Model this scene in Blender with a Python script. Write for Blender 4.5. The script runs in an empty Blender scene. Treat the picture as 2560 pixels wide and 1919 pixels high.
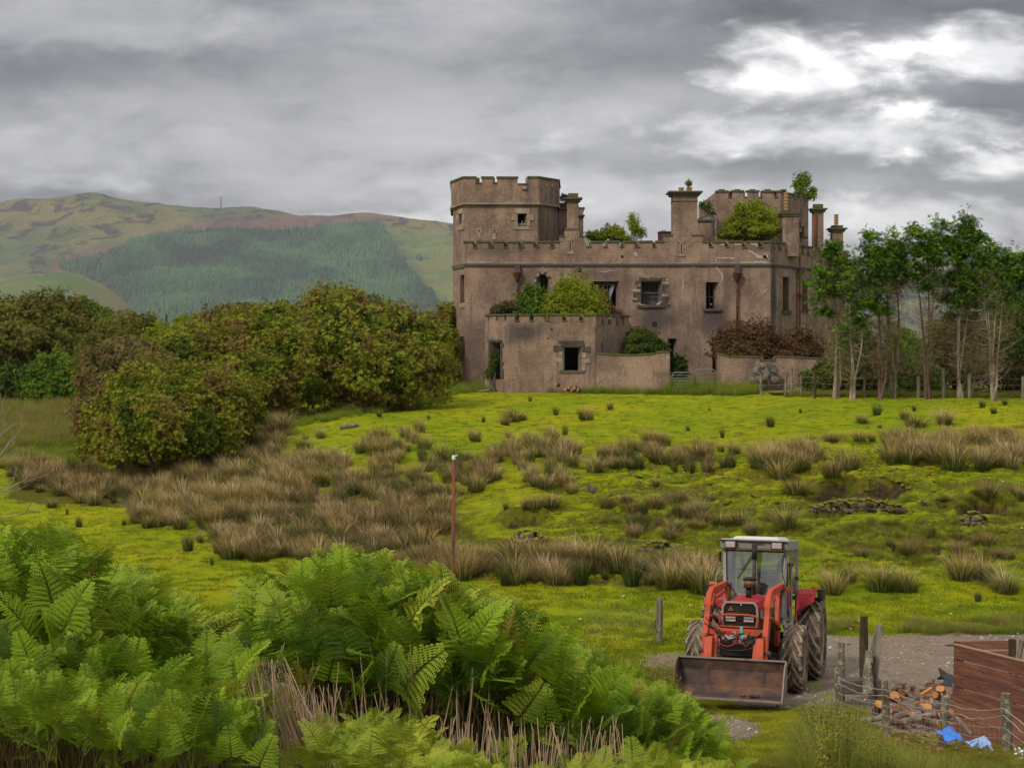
import bpy, math, random
import numpy as np
from mathutils import Vector, Matrix, Euler
R = math.radians
scene = bpy.context.scene
COL = scene.collection
random.seed(7)
rng = np.random.default_rng(7)

# ------------------------------------------------------------------ camera
EYE = 6.0          # eye height above the farm track
F = 4000.0         # focal length in photo pixels (photo 2560 wide)
HY = 880.0         # photo row of the horizon
cam_d = bpy.data.cameras.new('camera'); cam = bpy.data.objects.new('camera', cam_d); COL.objects.link(cam)
cam.location = (0, 0, EYE); cam.rotation_euler = (R(90), 0, 0)
cam_d.sensor_width = 36.0; cam_d.lens = 36.0 * F / 2560.0
cam_d.shift_y = -(959.5 - HY) / 2560.0
cam_d.clip_start = 0.1; cam_d.clip_end = 60000
scene.camera = cam

# ------------------------------------------------------------------ view
scene.view_settings.view_transform = 'Standard'
scene.view_settings.look = 'None'
scene.view_settings.exposure = 0.5
scene.view_settings.gamma = 1.0
scene.view_settings.use_curve_mapping = False
scene.cycles.max_bounces = 5
scene.cycles.diffuse_bounces = 3
scene.cycles.transparent_max_bounces = 6
scene.cycles.volume_bounces = 1
scene.cycles.use_denoising = True

# ------------------------------------------------------------------ sun (behind cloud, from the left behind the camera)
SUN_EL, SUN_AZ = 42.0, -140.0      # azimuth from +Y towards +X; negative = left
def sun_dir(el, az): return Vector((math.cos(R(el)) * math.sin(R(az)), math.cos(R(el)) * math.cos(R(az)), math.sin(R(el))))
sd = bpy.data.lights.new('sun', 'SUN'); sd.energy = 1.5; sd.angle = R(10); sd.color = (1.0, 0.91, 0.78)
so = bpy.data.objects.new('sun', sd); COL.objects.link(so)
so.rotation_euler = sun_dir(SUN_EL, SUN_AZ).to_track_quat('Z', 'Y').to_euler()

# ------------------------------------------------------------------ node helper
class NT:
    def __init__(s, tree): s.t = tree; s.n = tree.nodes; s.l = tree.links
    def new(s, typ, **k):
        n = s.n.new(typ)
        for a, v in k.items(): setattr(n, a, v)
        return n
    def put(s, node, idx, v):
        if v is None: return
        sock = node.inputs[idx]
        if hasattr(v, 'links') or isinstance(v, bpy.types.NodeSocket): s.l.new(v, sock)
        elif isinstance(v, (tuple, list)) and sock.type == 'RGBA' and len(v) == 3: sock.default_value = (*v, 1)
        else: sock.default_value = v
    def math(s, op, a, b=None, c=None, clamp=False):
        n = s.new('ShaderNodeMath', operation=op, use_clamp=clamp); s.put(n, 0, a); s.put(n, 1, b); s.put(n, 2, c); return n.outputs[0]
    def mix(s, f, a, b, blend='MIX'):
        n = s.new('ShaderNodeMix', data_type='RGBA', blend_type=blend)
        s.put(n, 0, f); s.put(n, 6, a); s.put(n, 7, b); return n.outputs[2]
    def noise(s, scale, vec=None, detail=4, rough=.55, dist=0, out=0):
        n = s.new('ShaderNodeTexNoise'); s.put(n, 'Vector', vec); s.put(n, 'Scale', scale); s.put(n, 'Detail', detail); s.put(n, 'Roughness', rough); s.put(n, 'Distortion', dist)
        return n.outputs[out]
    def voro(s, scale, vec=None, feature='F1', out=0):
        n = s.new('ShaderNodeTexVoronoi', feature=feature); s.put(n, 'Vector', vec); s.put(n, 'Scale', scale); return n.outputs[out]
    def ramp(s, f, a, b, ca=0.0, cb=1.0, smooth=True):
        n = s.new('ShaderNodeMapRange', interpolation_type='SMOOTHSTEP' if smooth else 'LINEAR'); n.clamp = True
        s.put(n, 0, f); s.put(n, 1, a); s.put(n, 2, b); s.put(n, 3, ca); s.put(n, 4, cb); return n.outputs[0]
    def map(s, vec, scale=(1, 1, 1), loc=(0, 0, 0), rot=(0, 0, 0)):
        n = s.new('ShaderNodeMapping'); s.put(n, 0, vec); n.inputs['Scale'].default_value = scale; n.inputs['Location'].default_value = loc; n.inputs['Rotation'].default_value = rot
        return n.outputs[0]
    def sep(s, v): n = s.new('ShaderNodeSeparateXYZ'); s.put(n, 0, v); return n.outputs
    def comb(s, x, y, z): n = s.new('ShaderNodeCombineXYZ'); s.put(n, 0, x); s.put(n, 1, y); s.put(n, 2, z); return n.outputs[0]
    def attr(s, name, out='Fac'): n = s.new('ShaderNodeAttribute', attribute_name=name); return n.outputs[out]
    def coord(s, which='Object'): return s.new('ShaderNodeTexCoord').outputs[which]
    def pos(s): return s.new('ShaderNodeNewGeometry').outputs['Position']
    def rnd(s): return s.new('ShaderNodeObjectInfo').outputs['Random']
    def bump(s, h, strength=.5, dist=.02):
        n = s.new('ShaderNodeBump'); s.put(n, 'Height', h); s.put(n, 'Strength', strength); s.put(n, 'Distance', dist); return n.outputs[0]

def material(name, fn):
    m = bpy.data.materials.new(name); m.use_nodes = True; t = NT(m.node_tree); t.n.clear()
    out = t.new('ShaderNodeOutputMaterial'); r = fn(t)
    if isinstance(r, tuple): sh = r[0]
    else: sh = r
    t.l.new(sh, out.inputs[0]); return m
def principled(t, col, rough=.8, normal=None, metal=0, spec=.3, alpha=None, trans=None):
    b = t.new('ShaderNodeBsdfPrincipled'); t.put(b, 'Base Color', col); t.put(b, 'Roughness', rough); t.put(b, 'Metallic', metal)
    t.put(b, 'Specular IOR Level', spec)
    if normal is not None: t.put(b, 'Normal', normal)
    if trans is not None: t.put(b, 'Transmission Weight', trans)
    return b.outputs[0]
def leafy(t, col, rough=.55, tr=.35, spec=.3):
    b = principled(t, col, rough, spec=spec)
    tl = t.new('ShaderNodeBsdfTranslucent'); t.put(tl, 0, t.mix(.5, col, (1, 1, .3), 'MULTIPLY'))
    m = t.new('ShaderNodeMixShader'); m.inputs[0].default_value = tr; t.l.new(b, m.inputs[1]); t.l.new(tl.outputs[0], m.inputs[2]); return m.outputs[0]

# ------------------------------------------------------------------ sky: Nishita behind a broken overcast
SKX, SKY_ = 9.2, 5.1
w = bpy.data.worlds.new('World'); scene.world = w; w.use_nodes = True
t = NT(w.node_tree); t.n.clear()
out = t.new('ShaderNodeOutputWorld')
sky = t.new('ShaderNodeTexSky', sky_type='NISHITA', sun_disc=False)
sky.sun_elevation = R(SUN_EL); sky.sun_rotation = R(SUN_AZ); sky.altitude = 50
bg1 = t.new('ShaderNodeBackground'); t.l.new(sky.outputs[0], bg1.inputs[0]); bg1.inputs[1].default_value = .1
d = t.coord('Generated'); x, y, z = t.sep(d)
zc = t.math('MAXIMUM', z, 0.0)
k = t.math('DIVIDE', 1.0, t.math('ADD', zc, .20))
cp = t.comb(t.math('MULTIPLY', x, k), t.math('MULTIPLY', y, k), 0.0)
n1 = t.noise(1.5, t.map(cp, (1.0, 1.5, 1), (3.1, 4.2, 0)), 5, .5, .35)
n2 = t.noise(5.0, t.map(cp, (.8, 1.5, 1), (7.3, 2.0, 0)), 6, .55, .6)
# breaks in the cloud, where the sky is bright: ellipses in direction space, edges broken by the cloud noise
yy = t.math('MAXIMUM', y, .05)
u = t.math('DIVIDE', x, yy); v = t.math('DIVIDE', z, yy)
front = t.ramp(y, .1, .3)
uv = t.comb(u, t.math('MULTIPLY', v, 2.3), 0.0)
n0 = t.noise(3.2, t.map(uv, (1, 1, 1), (2.3, 1.7, 0)), 6, .5, .25)
n0b = t.noise(11, t.map(uv, (1, 1, 1), (5.1, 8.7, 0)), 7, .62, .3)
clw = t.math('ADD', t.math('MULTIPLY', n1, .7), t.math('MULTIPLY', n2, .3))
clf = t.math('ADD', t.math('ADD', t.math('MULTIPLY', n0, .45), t.math('MULTIPLY', n0b, .27)), t.math('MULTIPLY', clw, .28))
cl = t.math('ADD', t.math('MULTIPLY', clf, front), t.math('MULTIPLY', clw, t.math('SUBTRACT', 1.0, front)))
nn = t.noise(8, t.map(uv, (1, 1, 1), (SKX, SKY_, 0)), 7, .55, .35)
nn2 = t.noise(30, uv, 5, .55, .3)
tot = None
for cx, cy, rx, ry, s in [(2090, 200, 270, 90, .95), (2440, 150, 260, 75, .6), (2120, 330, 430, 62, .60), (2480, 425, 190, 55, .75), (1490, 300, 130, 60, .12),
                          (1330, 500, 900, 75, .26), (2350, 560, 500, 110, .42), (200, 60, 700, 70, .16), (1000, 545, 330, 26, .30), (1150, 330, 420, 60, .06), (60, 380, 380, 90, .10)]:
    a = t.math('POWER', t.math('MULTIPLY', t.math('SUBTRACT', u, (cx - 1280) / F), F / rx), 2.0)
    b = t.math('POWER', t.math('MULTIPLY', t.math('SUBTRACT', v, (HY - cy) / F), F / ry), 2.0)
    e = t.math('SQRT', t.math('ADD', a, b))
    e = t.math('ADD', e, t.math('MULTIPLY', t.math('SUBTRACT', nn, .5), 4.6))
    e = t.math('ADD', e, t.math('MULTIPLY', t.math('SUBTRACT', nn2, .5), 1.8))
    e = t.ramp(e, 1.35, .0, 0, s)
    tot = e if tot is None else t.math('ADD', tot, e)
tot = t.math('MULTIPLY', tot, front)
base = t.ramp(cl, .38, .64, 0, 1)
ccol = t.mix(base, (.150, .150, .165), (.43, .42, .43))
# darker mass across the middle and at the top right
drk = None
for cx, cy, rx, ry, s in [(700, 200, 900, 130, .26), (1700, 120, 480, 130, .40), (2300, 10, 560, 80, .50), (1300, 400, 420, 40, .2), (2500, 290, 160, 90, .35), (2050, 420, 300, 45, .22)]:
    a = t.math('POWER', t.math('MULTIPLY', t.math('SUBTRACT', u, (cx - 1280) / F), F / rx), 2.0)
    b = t.math('POWER', t.math('MULTIPLY', t.math('SUBTRACT', v, (HY - cy) / F), F / ry), 2.0)
    e = t.math('ADD', t.math('SQRT', t.math('ADD', a, b)), t.math('MULTIPLY', t.math('SUBTRACT', nn, .5), 1.8))
    e = t.ramp(e, 1.3, .1, 0, s); drk = e if drk is None else t.math('ADD', drk, e)
drk = t.math('SUBTRACT', 1.0, t.math('MULTIPLY', drk, front))
ccol = t.mix(1.0, ccol, t.comb(drk, drk, drk), 'MULTIPLY')
ccol = t.mix(tot, ccol, (1.0, .99, .975))
zen = t.ramp(z, .2, .95, 1.0, 2.6)
low = t.ramp(z, -.02, .02, .35, 1.0)
bg2 = t.new('ShaderNodeBackground'); t.l.new(ccol, bg2.inputs[0]); t.l.new(t.math('MULTIPLY', zen, low), bg2.inputs[1])
mx = t.new('ShaderNodeMixShader'); mx.inputs[0].default_value = .93
t.l.new(bg1.outputs[0], mx.inputs[1]); t.l.new(bg2.outputs[0], mx.inputs[2]); t.l.new(mx.outputs[0], out.inputs[0])

# ------------------------------------------------------------------ object helpers
WL = {}      # modelling-space origin of each object
def tag(o, label=None, cat=None, group=None, kind=None):
    if label: o['label'] = label
    if cat: o['category'] = cat
    if group: o['group'] = group
    if kind: o['kind'] = kind
    return o
def empty(name, loc, label, cat, group=None, rot=(0, 0, 0), local=False):
    o = bpy.data.objects.new(name, None); COL.objects.link(o); o.location = loc; o.rotation_euler = rot; o.empty_display_size = .3
    WL[o.name] = np.zeros(3) if local else np.array(loc, float)
    return tag(o, label, cat, group)
def link(name, me, parent=None, loc=None):
    o = bpy.data.objects.new(name, me); COL.objects.link(o)
    loc = np.zeros(3) if loc is None else np.array(loc, float)
    if parent is not None:
        o.parent = parent; o.location = loc - WL[parent.name]
    else: o.location = loc
    WL[o.name] = loc
    return o
def raw_mesh(name, V, Fc, mats, smooth=False, attrs=None, midx=None):
    """V (n,3); Fc (m,k) array, or list of tuples"""
    me = bpy.data.meshes.new(name)
    V = np.asarray(V, np.float32)
    if isinstance(Fc, np.ndarray):
        m, k = Fc.shape
        me.vertices.add(len(V)); me.vertices.foreach_set('co', V.ravel())
        me.loops.add(m * k); me.loops.foreach_set('vertex_index', Fc.astype(np.int32).ravel())
        me.polygons.add(m); me.polygons.foreach_set('loop_start', np.arange(0, m * k, k, dtype=np.int32))
        me.update(calc_edges=True)
    else:
        me.from_pydata(V.tolist(), [], [tuple(int(i) for i in f) for f in Fc]); me.update()
    for mm in (mats if isinstance(mats, (list, tuple)) else [mats]): me.materials.append(mm)
    if midx is not None: me.polygons.foreach_set('material_index', np.asarray(midx, np.int32))
    if smooth: me.polygons.foreach_set('use_smooth', np.ones(len(me.polygons), bool))
    for an, arr in (attrs or {}).items():
        a = me.attributes.new(an, 'FLOAT', 'POINT'); a.data.foreach_set('value', np.asarray(arr, np.float32))
    return me
def mk(name, V, Fc, mats, parent=None, smooth=False, attrs=None, base=False):
    V = np.asarray(V, float); c = (V.min(0) + V.max(0)) / 2
    if base: c[2] = V[:, 2].min()
    me = raw_mesh(name, V - c, Fc, mats, smooth, attrs)
    return link(name, me, parent, c)
BOXF = [(0, 3, 2, 1), (4, 5, 6, 7), (0, 1, 5, 4), (1, 2, 6, 5), (2, 3, 7, 6), (3, 0, 4, 7)]
class MB:
    def __init__(s): s.v = []; s.f = []
    def add(s, V, Fc):
        o = len(s.v); s.v += [tuple(map(float, p)) for p in V]; s.f += [tuple(i + o for i in f) for f in Fc]; return s
    def box(s, c, size, rot=None, taper=1.0):
        hx, hy, hz = size[0] / 2, size[1] / 2, size[2] / 2
        P = [(-hx, -hy, -hz), (hx, -hy, -hz), (hx, hy, -hz), (-hx, hy, -hz)] + [(a * taper, b * taper, hz) for a, b in ((-hx, -hy), (hx, -hy), (hx, hy), (-hx, hy))]
        m = Euler(rot).to_matrix() if rot is not None else None
        P = [(m @ Vector(p) if m else Vector(p)) + Vector(c) for p in P]
        return s.add(P, BOXF)
    def bar(s, a, b, w, h=None, up=(0, 0, 1)):
        """box section bar from a to b: w across, h along 'up'"""
        h = h or w; a = Vector(a); b = Vector(b); d = (b - a).normalized(); upv = Vector(up)
        if abs(d.dot(upv)) > .98: upv = Vector((0, 1, 0))
        r = d.cross(upv).normalized(); q = r.cross(d).normalized()
        P = []
        for e in (a, b):
            for i, j in ((-1, -1), (1, -1), (1, 1), (-1, 1)): P.append(e + r * i * w / 2 + q * j * h / 2)
        return s.add(P, [(3, 2, 1, 0), (4, 5, 6, 7), (0, 1, 5, 4), (1, 2, 6, 5), (2, 3, 7, 6), (3, 0, 4, 7)])
    def tube(s, pts, rad, n=6, cap=True):
        pts = [Vector(p) for p in pts]; m = len(pts)
        rad = [rad] * m if not isinstance(rad, (list, tuple)) else rad
        P = []; pr = None
        for i, p in enumerate(pts):
            d = (pts[min(i + 1, m - 1)] - pts[max(i - 1, 0)])
            d = d.normalized() if d.length > 1e-9 else Vector((0, 0, 1))
            if pr is None:
                ref = Vector((0, 0, 1)) if abs(d.z) < .9 else Vector((1, 0, 0)); r = d.cross(ref).normalized()
            else: r = (pr - d * pr.dot(d)).normalized()
            pr = r; q = d.cross(r)
            for j in range(n):
                a = 2 * math.pi * j / n; P.append(p + (r * math.cos(a) + q * math.sin(a)) * rad[i])
        Fc = [(i * n + j, i * n + (j + 1) % n, (i + 1) * n + (j + 1) % n, (i + 1) * n + j) for i in range(m - 1) for j in range(n)]
        if cap: Fc += [tuple(reversed(range(n))), tuple((m - 1) * n + j for j in range(n))]
        return s.add(P, Fc)
    def lathe(s, prof, c, axis='z', n=20, closed=False):
        """prof list of (r, h) around axis through c"""
        P = []
        for r, h in prof:
            for j in range(n):
                a = 2 * math.pi * j / n; ca, sa = r * math.cos(a), r * math.sin(a)
                P.append({'z': (ca, sa, h), 'x': (h, ca, sa), 'y': (ca, h, sa)}[axis])
        P = [Vector(p) + Vector(c) for p in P]; m = len(prof)
        Fc = [(i * n + j, i * n + (j + 1) % n, ((i + 1) % m) * n + (j + 1) % n, ((i + 1) % m) * n + j) for i in range(m if closed else m - 1) for j in range(n)]
        if not closed: Fc += [tuple(reversed(range(n))), tuple((m - 1) * n + j for j in range(n))]
        return s.add(P, Fc)
    def prism(s, poly, z0, z1):
        n = len(poly); P = [(p[0], p[1], z0) for p in poly] + [(p[0], p[1], z1) for p in poly]
        Fc = [(i, (i + 1) % n, n + (i + 1) % n, n + i) for i in range(n)] + [tuple(reversed(range(n))), tuple(range(n, 2 * n))]
        return s.add(P, Fc)
    def side(s, poly, x0, x1):
        """polygon in (y,z) extruded along x"""
        n = len(poly); P = [(x0, p[0], p[1]) for p in poly] + [(x1, p[0], p[1]) for p in poly]
        Fc = [(i, (i + 1) % n, n + (i + 1) % n, n + i) for i in range(n)] + [tuple(reversed(range(n))), tuple(range(n, 2 * n))]
        return s.add(P, Fc)
    def build(s, name, mat, parent=None, smooth=False, bevel=0, base=False):
        o = mk(name, s.v, s.f, mat, parent, smooth, base=base)
        if bevel:
            b = o.modifiers.new('bevel', 'BEVEL'); b.width = bevel; b.segments = 2; b.limit_method = 'ANGLE'
        return o
def copy_tree(o, parent=None):
    c = o.copy(); COL.objects.link(c); WL[c.name] = WL.get(o.name, np.zeros(3))
    if parent is not None: c.parent = parent
    for ch in list(o.children): copy_tree(ch, c)
    return c

def rotmats(E):
    """(n,3) euler xyz -> (n,3,3)"""
    cx, sx = np.cos(E[:, 0]), np.sin(E[:, 0]); cy, sy = np.cos(E[:, 1]), np.sin(E[:, 1]); cz, sz = np.cos(E[:, 2]), np.sin(E[:, 2])
    M = np.empty((len(E), 3, 3))
    M[:, 0, 0] = cy * cz; M[:, 0, 1] = sx * sy * cz - cx * sz; M[:, 0, 2] = cx * sy * cz + sx * sz
    M[:, 1, 0] = cy * sz; M[:, 1, 1] = sx * sy * sz + cx * cz; M[:, 1, 2] = cx * sy * sz - sx * cz
    M[:, 2, 0] = -sy; M[:, 2, 1] = sx * cy; M[:, 2, 2] = cx * cy
    return M
def frames_from_normals(N, spin):
    """orthonormal frames whose z axis is N, spun about it"""
    N = N / np.maximum(np.linalg.norm(N, axis=1, keepdims=True), 1e-9)
    ref = np.where(np.abs(N[:, 2:3]) < .9, np.array([[0, 0, 1.]]), np.array([[1., 0, 0]]))
    X = np.cross(ref, N); X /= np.linalg.norm(X, axis=1, keepdims=True); Y = np.cross(N, X)
    c, s = np.cos(spin)[:, None], np.sin(spin)[:, None]
    return np.stack([X * c + Y * s, -X * s + Y * c, N], axis=2)
def scatter_mesh(BV, BF, pos, M, scl):
    """copies of one base mesh joined into arrays"""
    n, b = len(pos), len(BV)
    V = np.einsum('nij,bj->nbi', M, BV) * np.asarray(scl).reshape(n, 1, 1) + pos[:, None, :]
    Fc = BF[None, :, :] + (np.arange(n) * b)[:, None, None]
    return V.reshape(-1, 3), Fc.reshape(-1, BF.shape[1])

def gn_scatter(name, pts, rots, scls, idx, variants, kind='stuff', parent=None):
    """ground cover: mesh variants instanced on points"""
    me = bpy.data.meshes.new(name); pts = np.asarray(pts, np.float32); c = pts.mean(0)
    me.vertices.add(len(pts)); me.vertices.foreach_set('co', (pts - c).ravel().astype(np.float32))
    a = me.attributes.new('rot', 'FLOAT_VECTOR', 'POINT'); a.data.foreach_set('vector', np.asarray(rots, np.float32).ravel())
    a = me.attributes.new('scl', 'FLOAT', 'POINT'); a.data.foreach_set('value', np.asarray(scls, np.float32))
    a = me.attributes.new('idx', 'INT', 'POINT'); a.data.foreach_set('value', np.asarray(idx, np.int32))
    for m_ in variants[0].materials: me.materials.append(m_)
    o = link(name, me, parent, c)
    cl = bpy.data.collections.new(name + '_source')
    for i, vm in enumerate(variants):
        vo = bpy.data.objects.new('%s_source_%02d' % (name, i), vm); cl.objects.link(vo)
    ng = bpy.data.node_groups.new(name, 'GeometryNodeTree')
    ng.interface.new_socket('Geometry', in_out='INPUT', socket_type='NodeSocketGeometry'); ng.interface.new_socket('Geometry', in_out='OUTPUT', socket_type='NodeSocketGeometry')
    gi = ng.nodes.new('NodeGroupInput'); go = ng.nodes.new('NodeGroupOutput'); ip = ng.nodes.new('GeometryNodeInstanceOnPoints')
    ci = ng.nodes.new('GeometryNodeCollectionInfo'); ci.inputs['Collection'].default_value = cl; ci.inputs['Separate Children'].default_value = True; ci.inputs['Reset Children'].default_value = True
    def na(n, ty):
        q = ng.nodes.new('GeometryNodeInputNamedAttribute'); q.data_type = ty; q.inputs['Name'].default_value = n; return q.outputs['Attribute']
    L = ng.links.new
    L(gi.outputs[0], ip.inputs['Points']); L(ci.outputs[0], ip.inputs['Instance']); ip.inputs['Pick Instance'].default_value = True
    L(na('idx', 'INT'), ip.inputs['Instance Index']); L(na('rot', 'FLOAT_VECTOR'), ip.inputs['Rotation']); L(na('scl', 'FLOAT'), ip.inputs['Scale'])
    L(ip.outputs[0], go.inputs[0])
    md = o.modifiers.new('scatter', 'NODES'); md.node_group = ng
    if kind: o['kind'] = kind
    return o

# ------------------------------------------------------------------ numpy noise
def _h(ix, iy, s):
    n = (ix.astype(np.int64) * 374761393 + iy.astype(np.int64) * 668265263 + s * 1442695041) & 0xffffffff
    n = ((n ^ (n >> 13)) * 1274126177) & 0xffffffff
    return ((n ^ (n >> 16)) & 0xffff) / 65535.0
def vnoise(x, y, s=0):
    ix, iy = np.floor(x), np.floor(y); fx, fy = x - ix, y - iy; fx = fx * fx * (3 - 2 * fx); fy = fy * fy * (3 - 2 * fy)
    a, b, c, d_ = _h(ix, iy, s), _h(ix + 1, iy, s), _h(ix, iy + 1, s), _h(ix + 1, iy + 1, s)
    return (a * (1 - fx) + b * fx) * (1 - fy) + (c * (1 - fx) + d_ * fx) * fy
def fbm(x, y, o=4, s=0, g=.5):
    r = np.zeros_like(np.asarray(x, float)); a = 1; tt = 0
    for i in range(o): r += a * (vnoise(x * 2 ** i + 17.3 * i, y * 2 ** i - 9.1 * i, s + i) - .5); tt += a; a *= g
    return r / tt * 2
def sst(x, a, b):
    q = np.clip((x - a) / (b - a), 0, 1); return q * q * (3 - 2 * q)
def W(px, py, Y): return np.array([(px - 1280) * Y / F, Y, EYE + (HY - py) * Y / F])
def PX(x, y): return 1280 + F * x / y
def PY(z, y): return HY + F * (EYE - z) / y
def in_poly(px, py, poly):
    px = np.asarray(px, float); py = np.asarray(py, float); r = np.zeros(px.shape, bool); n = len(poly)
    for i in range(n):
        x1, y1 = poly[i]; x2, y2 = poly[(i + 1) % n]
        c = ((y1 > py) != (y2 > py)); xx = (x2 - x1) * (py - y1) / ((y2 - y1) if y2 != y1 else 1e-9) + x1
        r ^= c & (px < xx)
    return r
# ================================================================== TERRAIN
# control points (photo px, photo py, distance) of the near ground
CP = [
 (1280,1480,43),(1280,1440,45),(1280,1380,47.5),(1280,1300,51),(1280,1200,57),(1280,1120,65),(1280,1060,75),(1280,1000,90),(1280,962,100),
 (1700,1480,42.5),(1700,1430,45.5),(1700,1300,50),(1700,1200,56),(1700,1120,64),(1700,1060,74),(1700,1000,89),(1700,962,100),
 (2060,1480,42.5),(2060,1400,45.5),(2060,1300,48.5),(2060,1200,55),(2060,1120,64),(2060,1060,74),(2060,995,88),(2060,965,100),
 (2500,1480,42.5),(2500,1400,45.5),(2500,1300,48.5),(2500,1200,54.5),(2500,1120,63),(2500,1060,73),(2500,997,88),(2500,965,100),
 (2900,1480,43),(2900,1200,56),(2900,1000,88),
 (900,1440,46),(900,1380,50),(900,1300,54),(900,1200,60),(900,1120,67),(900,1060,75),(900,1025,84),(900,990,96),
 (560,1480,43.5),(560,1400,50),(560,1330,55),(560,1250,60),(560,1180,66),(560,1120,72),(600,1060,80),
 (300,1480,44),(300,1400,50),(300,1310,58),(300,1240,64),(300,1150,72),(300,1080,82),(300,1020,100),
 (0,1480,44),(0,1330,57),(0,1250,64),(0,1150,76),(0,1080,88),(0,1010,112),
 (-400,1400,50),(-400,1150,76),(-400,1020,110),(1140,972,98),(1140,960,110),
 (1900,1698,31.5),(1900,1600,36),(2200,1600,36),(2500,1590,36),(1600,1600,36),(1200,1600,36),(700,1600,37),(200,1600,38),(2200,1690,31),
]
CW = [tuple(W(a, b, c)) for a, b, c in CP]
CW += [(4.2, 29.2, -.18), (3.0, 29.2, -.18), (5.5, 29.2, -.16), (3.9, 27.0, -.03), (3.9, 25, .14), (3.8, 23.3, .33), (3.4, 20.4, .72), (2.8, 17, 1.3), (6.9, 24, .18), (6.6, 21.5, .62), (6, 18, 1.4), (5, 12, 2.7), (4, 8, 3.4), (12, 24, .3), (14, 32, -.4),
       (8.5, 28, -.2), (1.6, 27, -.2), (0, 26, -.2), (2.6, 22, .4), (1.6, 19, 1.2), (.6, 17, 1.7), (-1, 15.5, 2.2), (-2, 17, 2.0), (-3, 20, 1.4), (-3, 26, .1), (-1, 30, -.45), (-8, 30, -.3), (-5, 16, 2.9), (-4, 13, 3.1), (-6, 20, 2.0), (-9, 24, 1.1),
       (0, 12, 2.55), (1.5, 13, 2.2), (-1, 10, 3.0), (-2.5, 9, 3.5), (-4, 8, 3.9), (0, 4, 4.1), (0, 0, 4.4), (-5, 2, 4.6), (5, 2, 4.1), (0, -8, 4.5), (-9, 10, 4.2), (-12, 0, 4.7), (12, 4, 3.6), (12, 14, 2.2)]
for xx in (-60, -25, 0, 25, 60): CW += [(xx, 118, 2.6), (xx, 135, -1.0), (xx, 160, -5)]
CW = np.array(CW)
def _rbf_fit(P, z):
    n = len(P); D = np.hypot(P[:, None, 0] - P[None, :, 0], P[:, None, 1] - P[None, :, 1])
    K = np.sqrt(D ** 2 + 1.0) ; A = np.zeros((n + 3, n + 3)); A[:n, :n] = K + np.eye(n) * -.02
    Q = np.c_[np.ones(n), P / 50]; A[:n, n:] = Q; A[n:, :n] = Q.T
    return np.linalg.solve(A, np.r_[z, 0, 0, 0])
_rw = _rbf_fit(CW[:, :2], CW[:, 2])
def base_z(x, y):
    x = np.asarray(x, float); y = np.asarray(y, float); sh = x.shape; X = x.ravel(); Y = y.ravel(); o = np.zeros(len(X)); n = len(CW)
    for i in range(0, len(X), 40000):
        a, b = X[i:i + 40000], Y[i:i + 40000]
        K = np.sqrt((a[:, None] - CW[None, :, 0]) ** 2 + (b[:, None] - CW[None, :, 1]) ** 2 + 1.0)
        o[i:i + 40000] = K @ _rw[:n] + _rw[n] + _rw[n + 1] * a / 50 + _rw[n + 2] * b / 50
    return o.reshape(sh)
def scar(x, y):
    """the little eroded step in the bank on the right"""
    px = PX(x, np.maximum(y, 1))
    r = 0
    for (a, b, y0, h) in ((2000, 2290, 52.5, .8), (2370, 2550, 49.0, .7), (1240, 1390, 51.2, .6), (1570, 1720, 49.8, .45)):
        m = sst(px, a, a + 45) * (1 - sst(px, b - 45, b)); yy = y0 + 1.0 * (fbm(x * .7, x * 0 + y0, 3, 5)) + .6 * np.sin((px - a) / (b - a) * 3.1)
        q = y - yy
        r = r + m * h * (sst(q, -.12, .12) - .5) * np.exp(-np.abs(q) / 1.6)
    return r
def gz(x, y):
    x = np.asarray(x, float); y = np.asarray(y, float)
    yc = np.clip(y, -12, 160); xc = np.clip(x, -70, 70)
    z = base_z(xc, yc)
    far = sst(y, 130, 170); z = z * (1 - far) + far * (-5)
    z = z - 55 * sst(y, 150, 900)
    sl = sst(y, 41, 48) * (1 - sst(y, 72, 96))
    rgt = .45 + .55 * sst(PX(x, np.maximum(y, 5)), 1300, 1500)
    z = z + sl * rgt * (.26 * fbm(x * .35, y * .3, 3, 11) + .48 * (1 - np.abs(fbm(x * .6, y * 1.7, 3, 23))) - .34 + .09 * fbm(x * 2.2, y * 3, 3, 31))
    z = z + .06 * fbm(x * .25, y * .25, 3, 41) * sst(y, 20, 30) + .022 * fbm(x * 1.5, y * 1.5, 3, 43)
    z = z + scar(x, y)
    pud = ((x - 2.75) / .42) ** 2 + ((y - 25.6) / .8) ** 2
    return z - .10 * np.exp(-pud * .7)
def gz1(x, y): return float(gz(np.array([x]), np.array([y]))[0])
def ground_at(px, py, lo=20, hi=112):
    """first point of the ground seen along the ray of a photo pixel (arrays)"""
    px = np.atleast_1d(np.asarray(px, float)); py = np.atleast_1d(np.asarray(py, float))
    Ys = np.linspace(lo, hi, 420)
    X = (px[:, None] - 1280) * Ys / F; Z = EYE + (HY - py[:, None]) * Ys / F
    G = gz(X, np.broadcast_to(Ys, X.shape)); below = Z <= G
    i = np.argmax(below, axis=1); ok = below.any(axis=1); Y = Ys[i]
    x = (px - 1280) * Y / F
    return x, Y, gz(x, Y), ok
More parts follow.
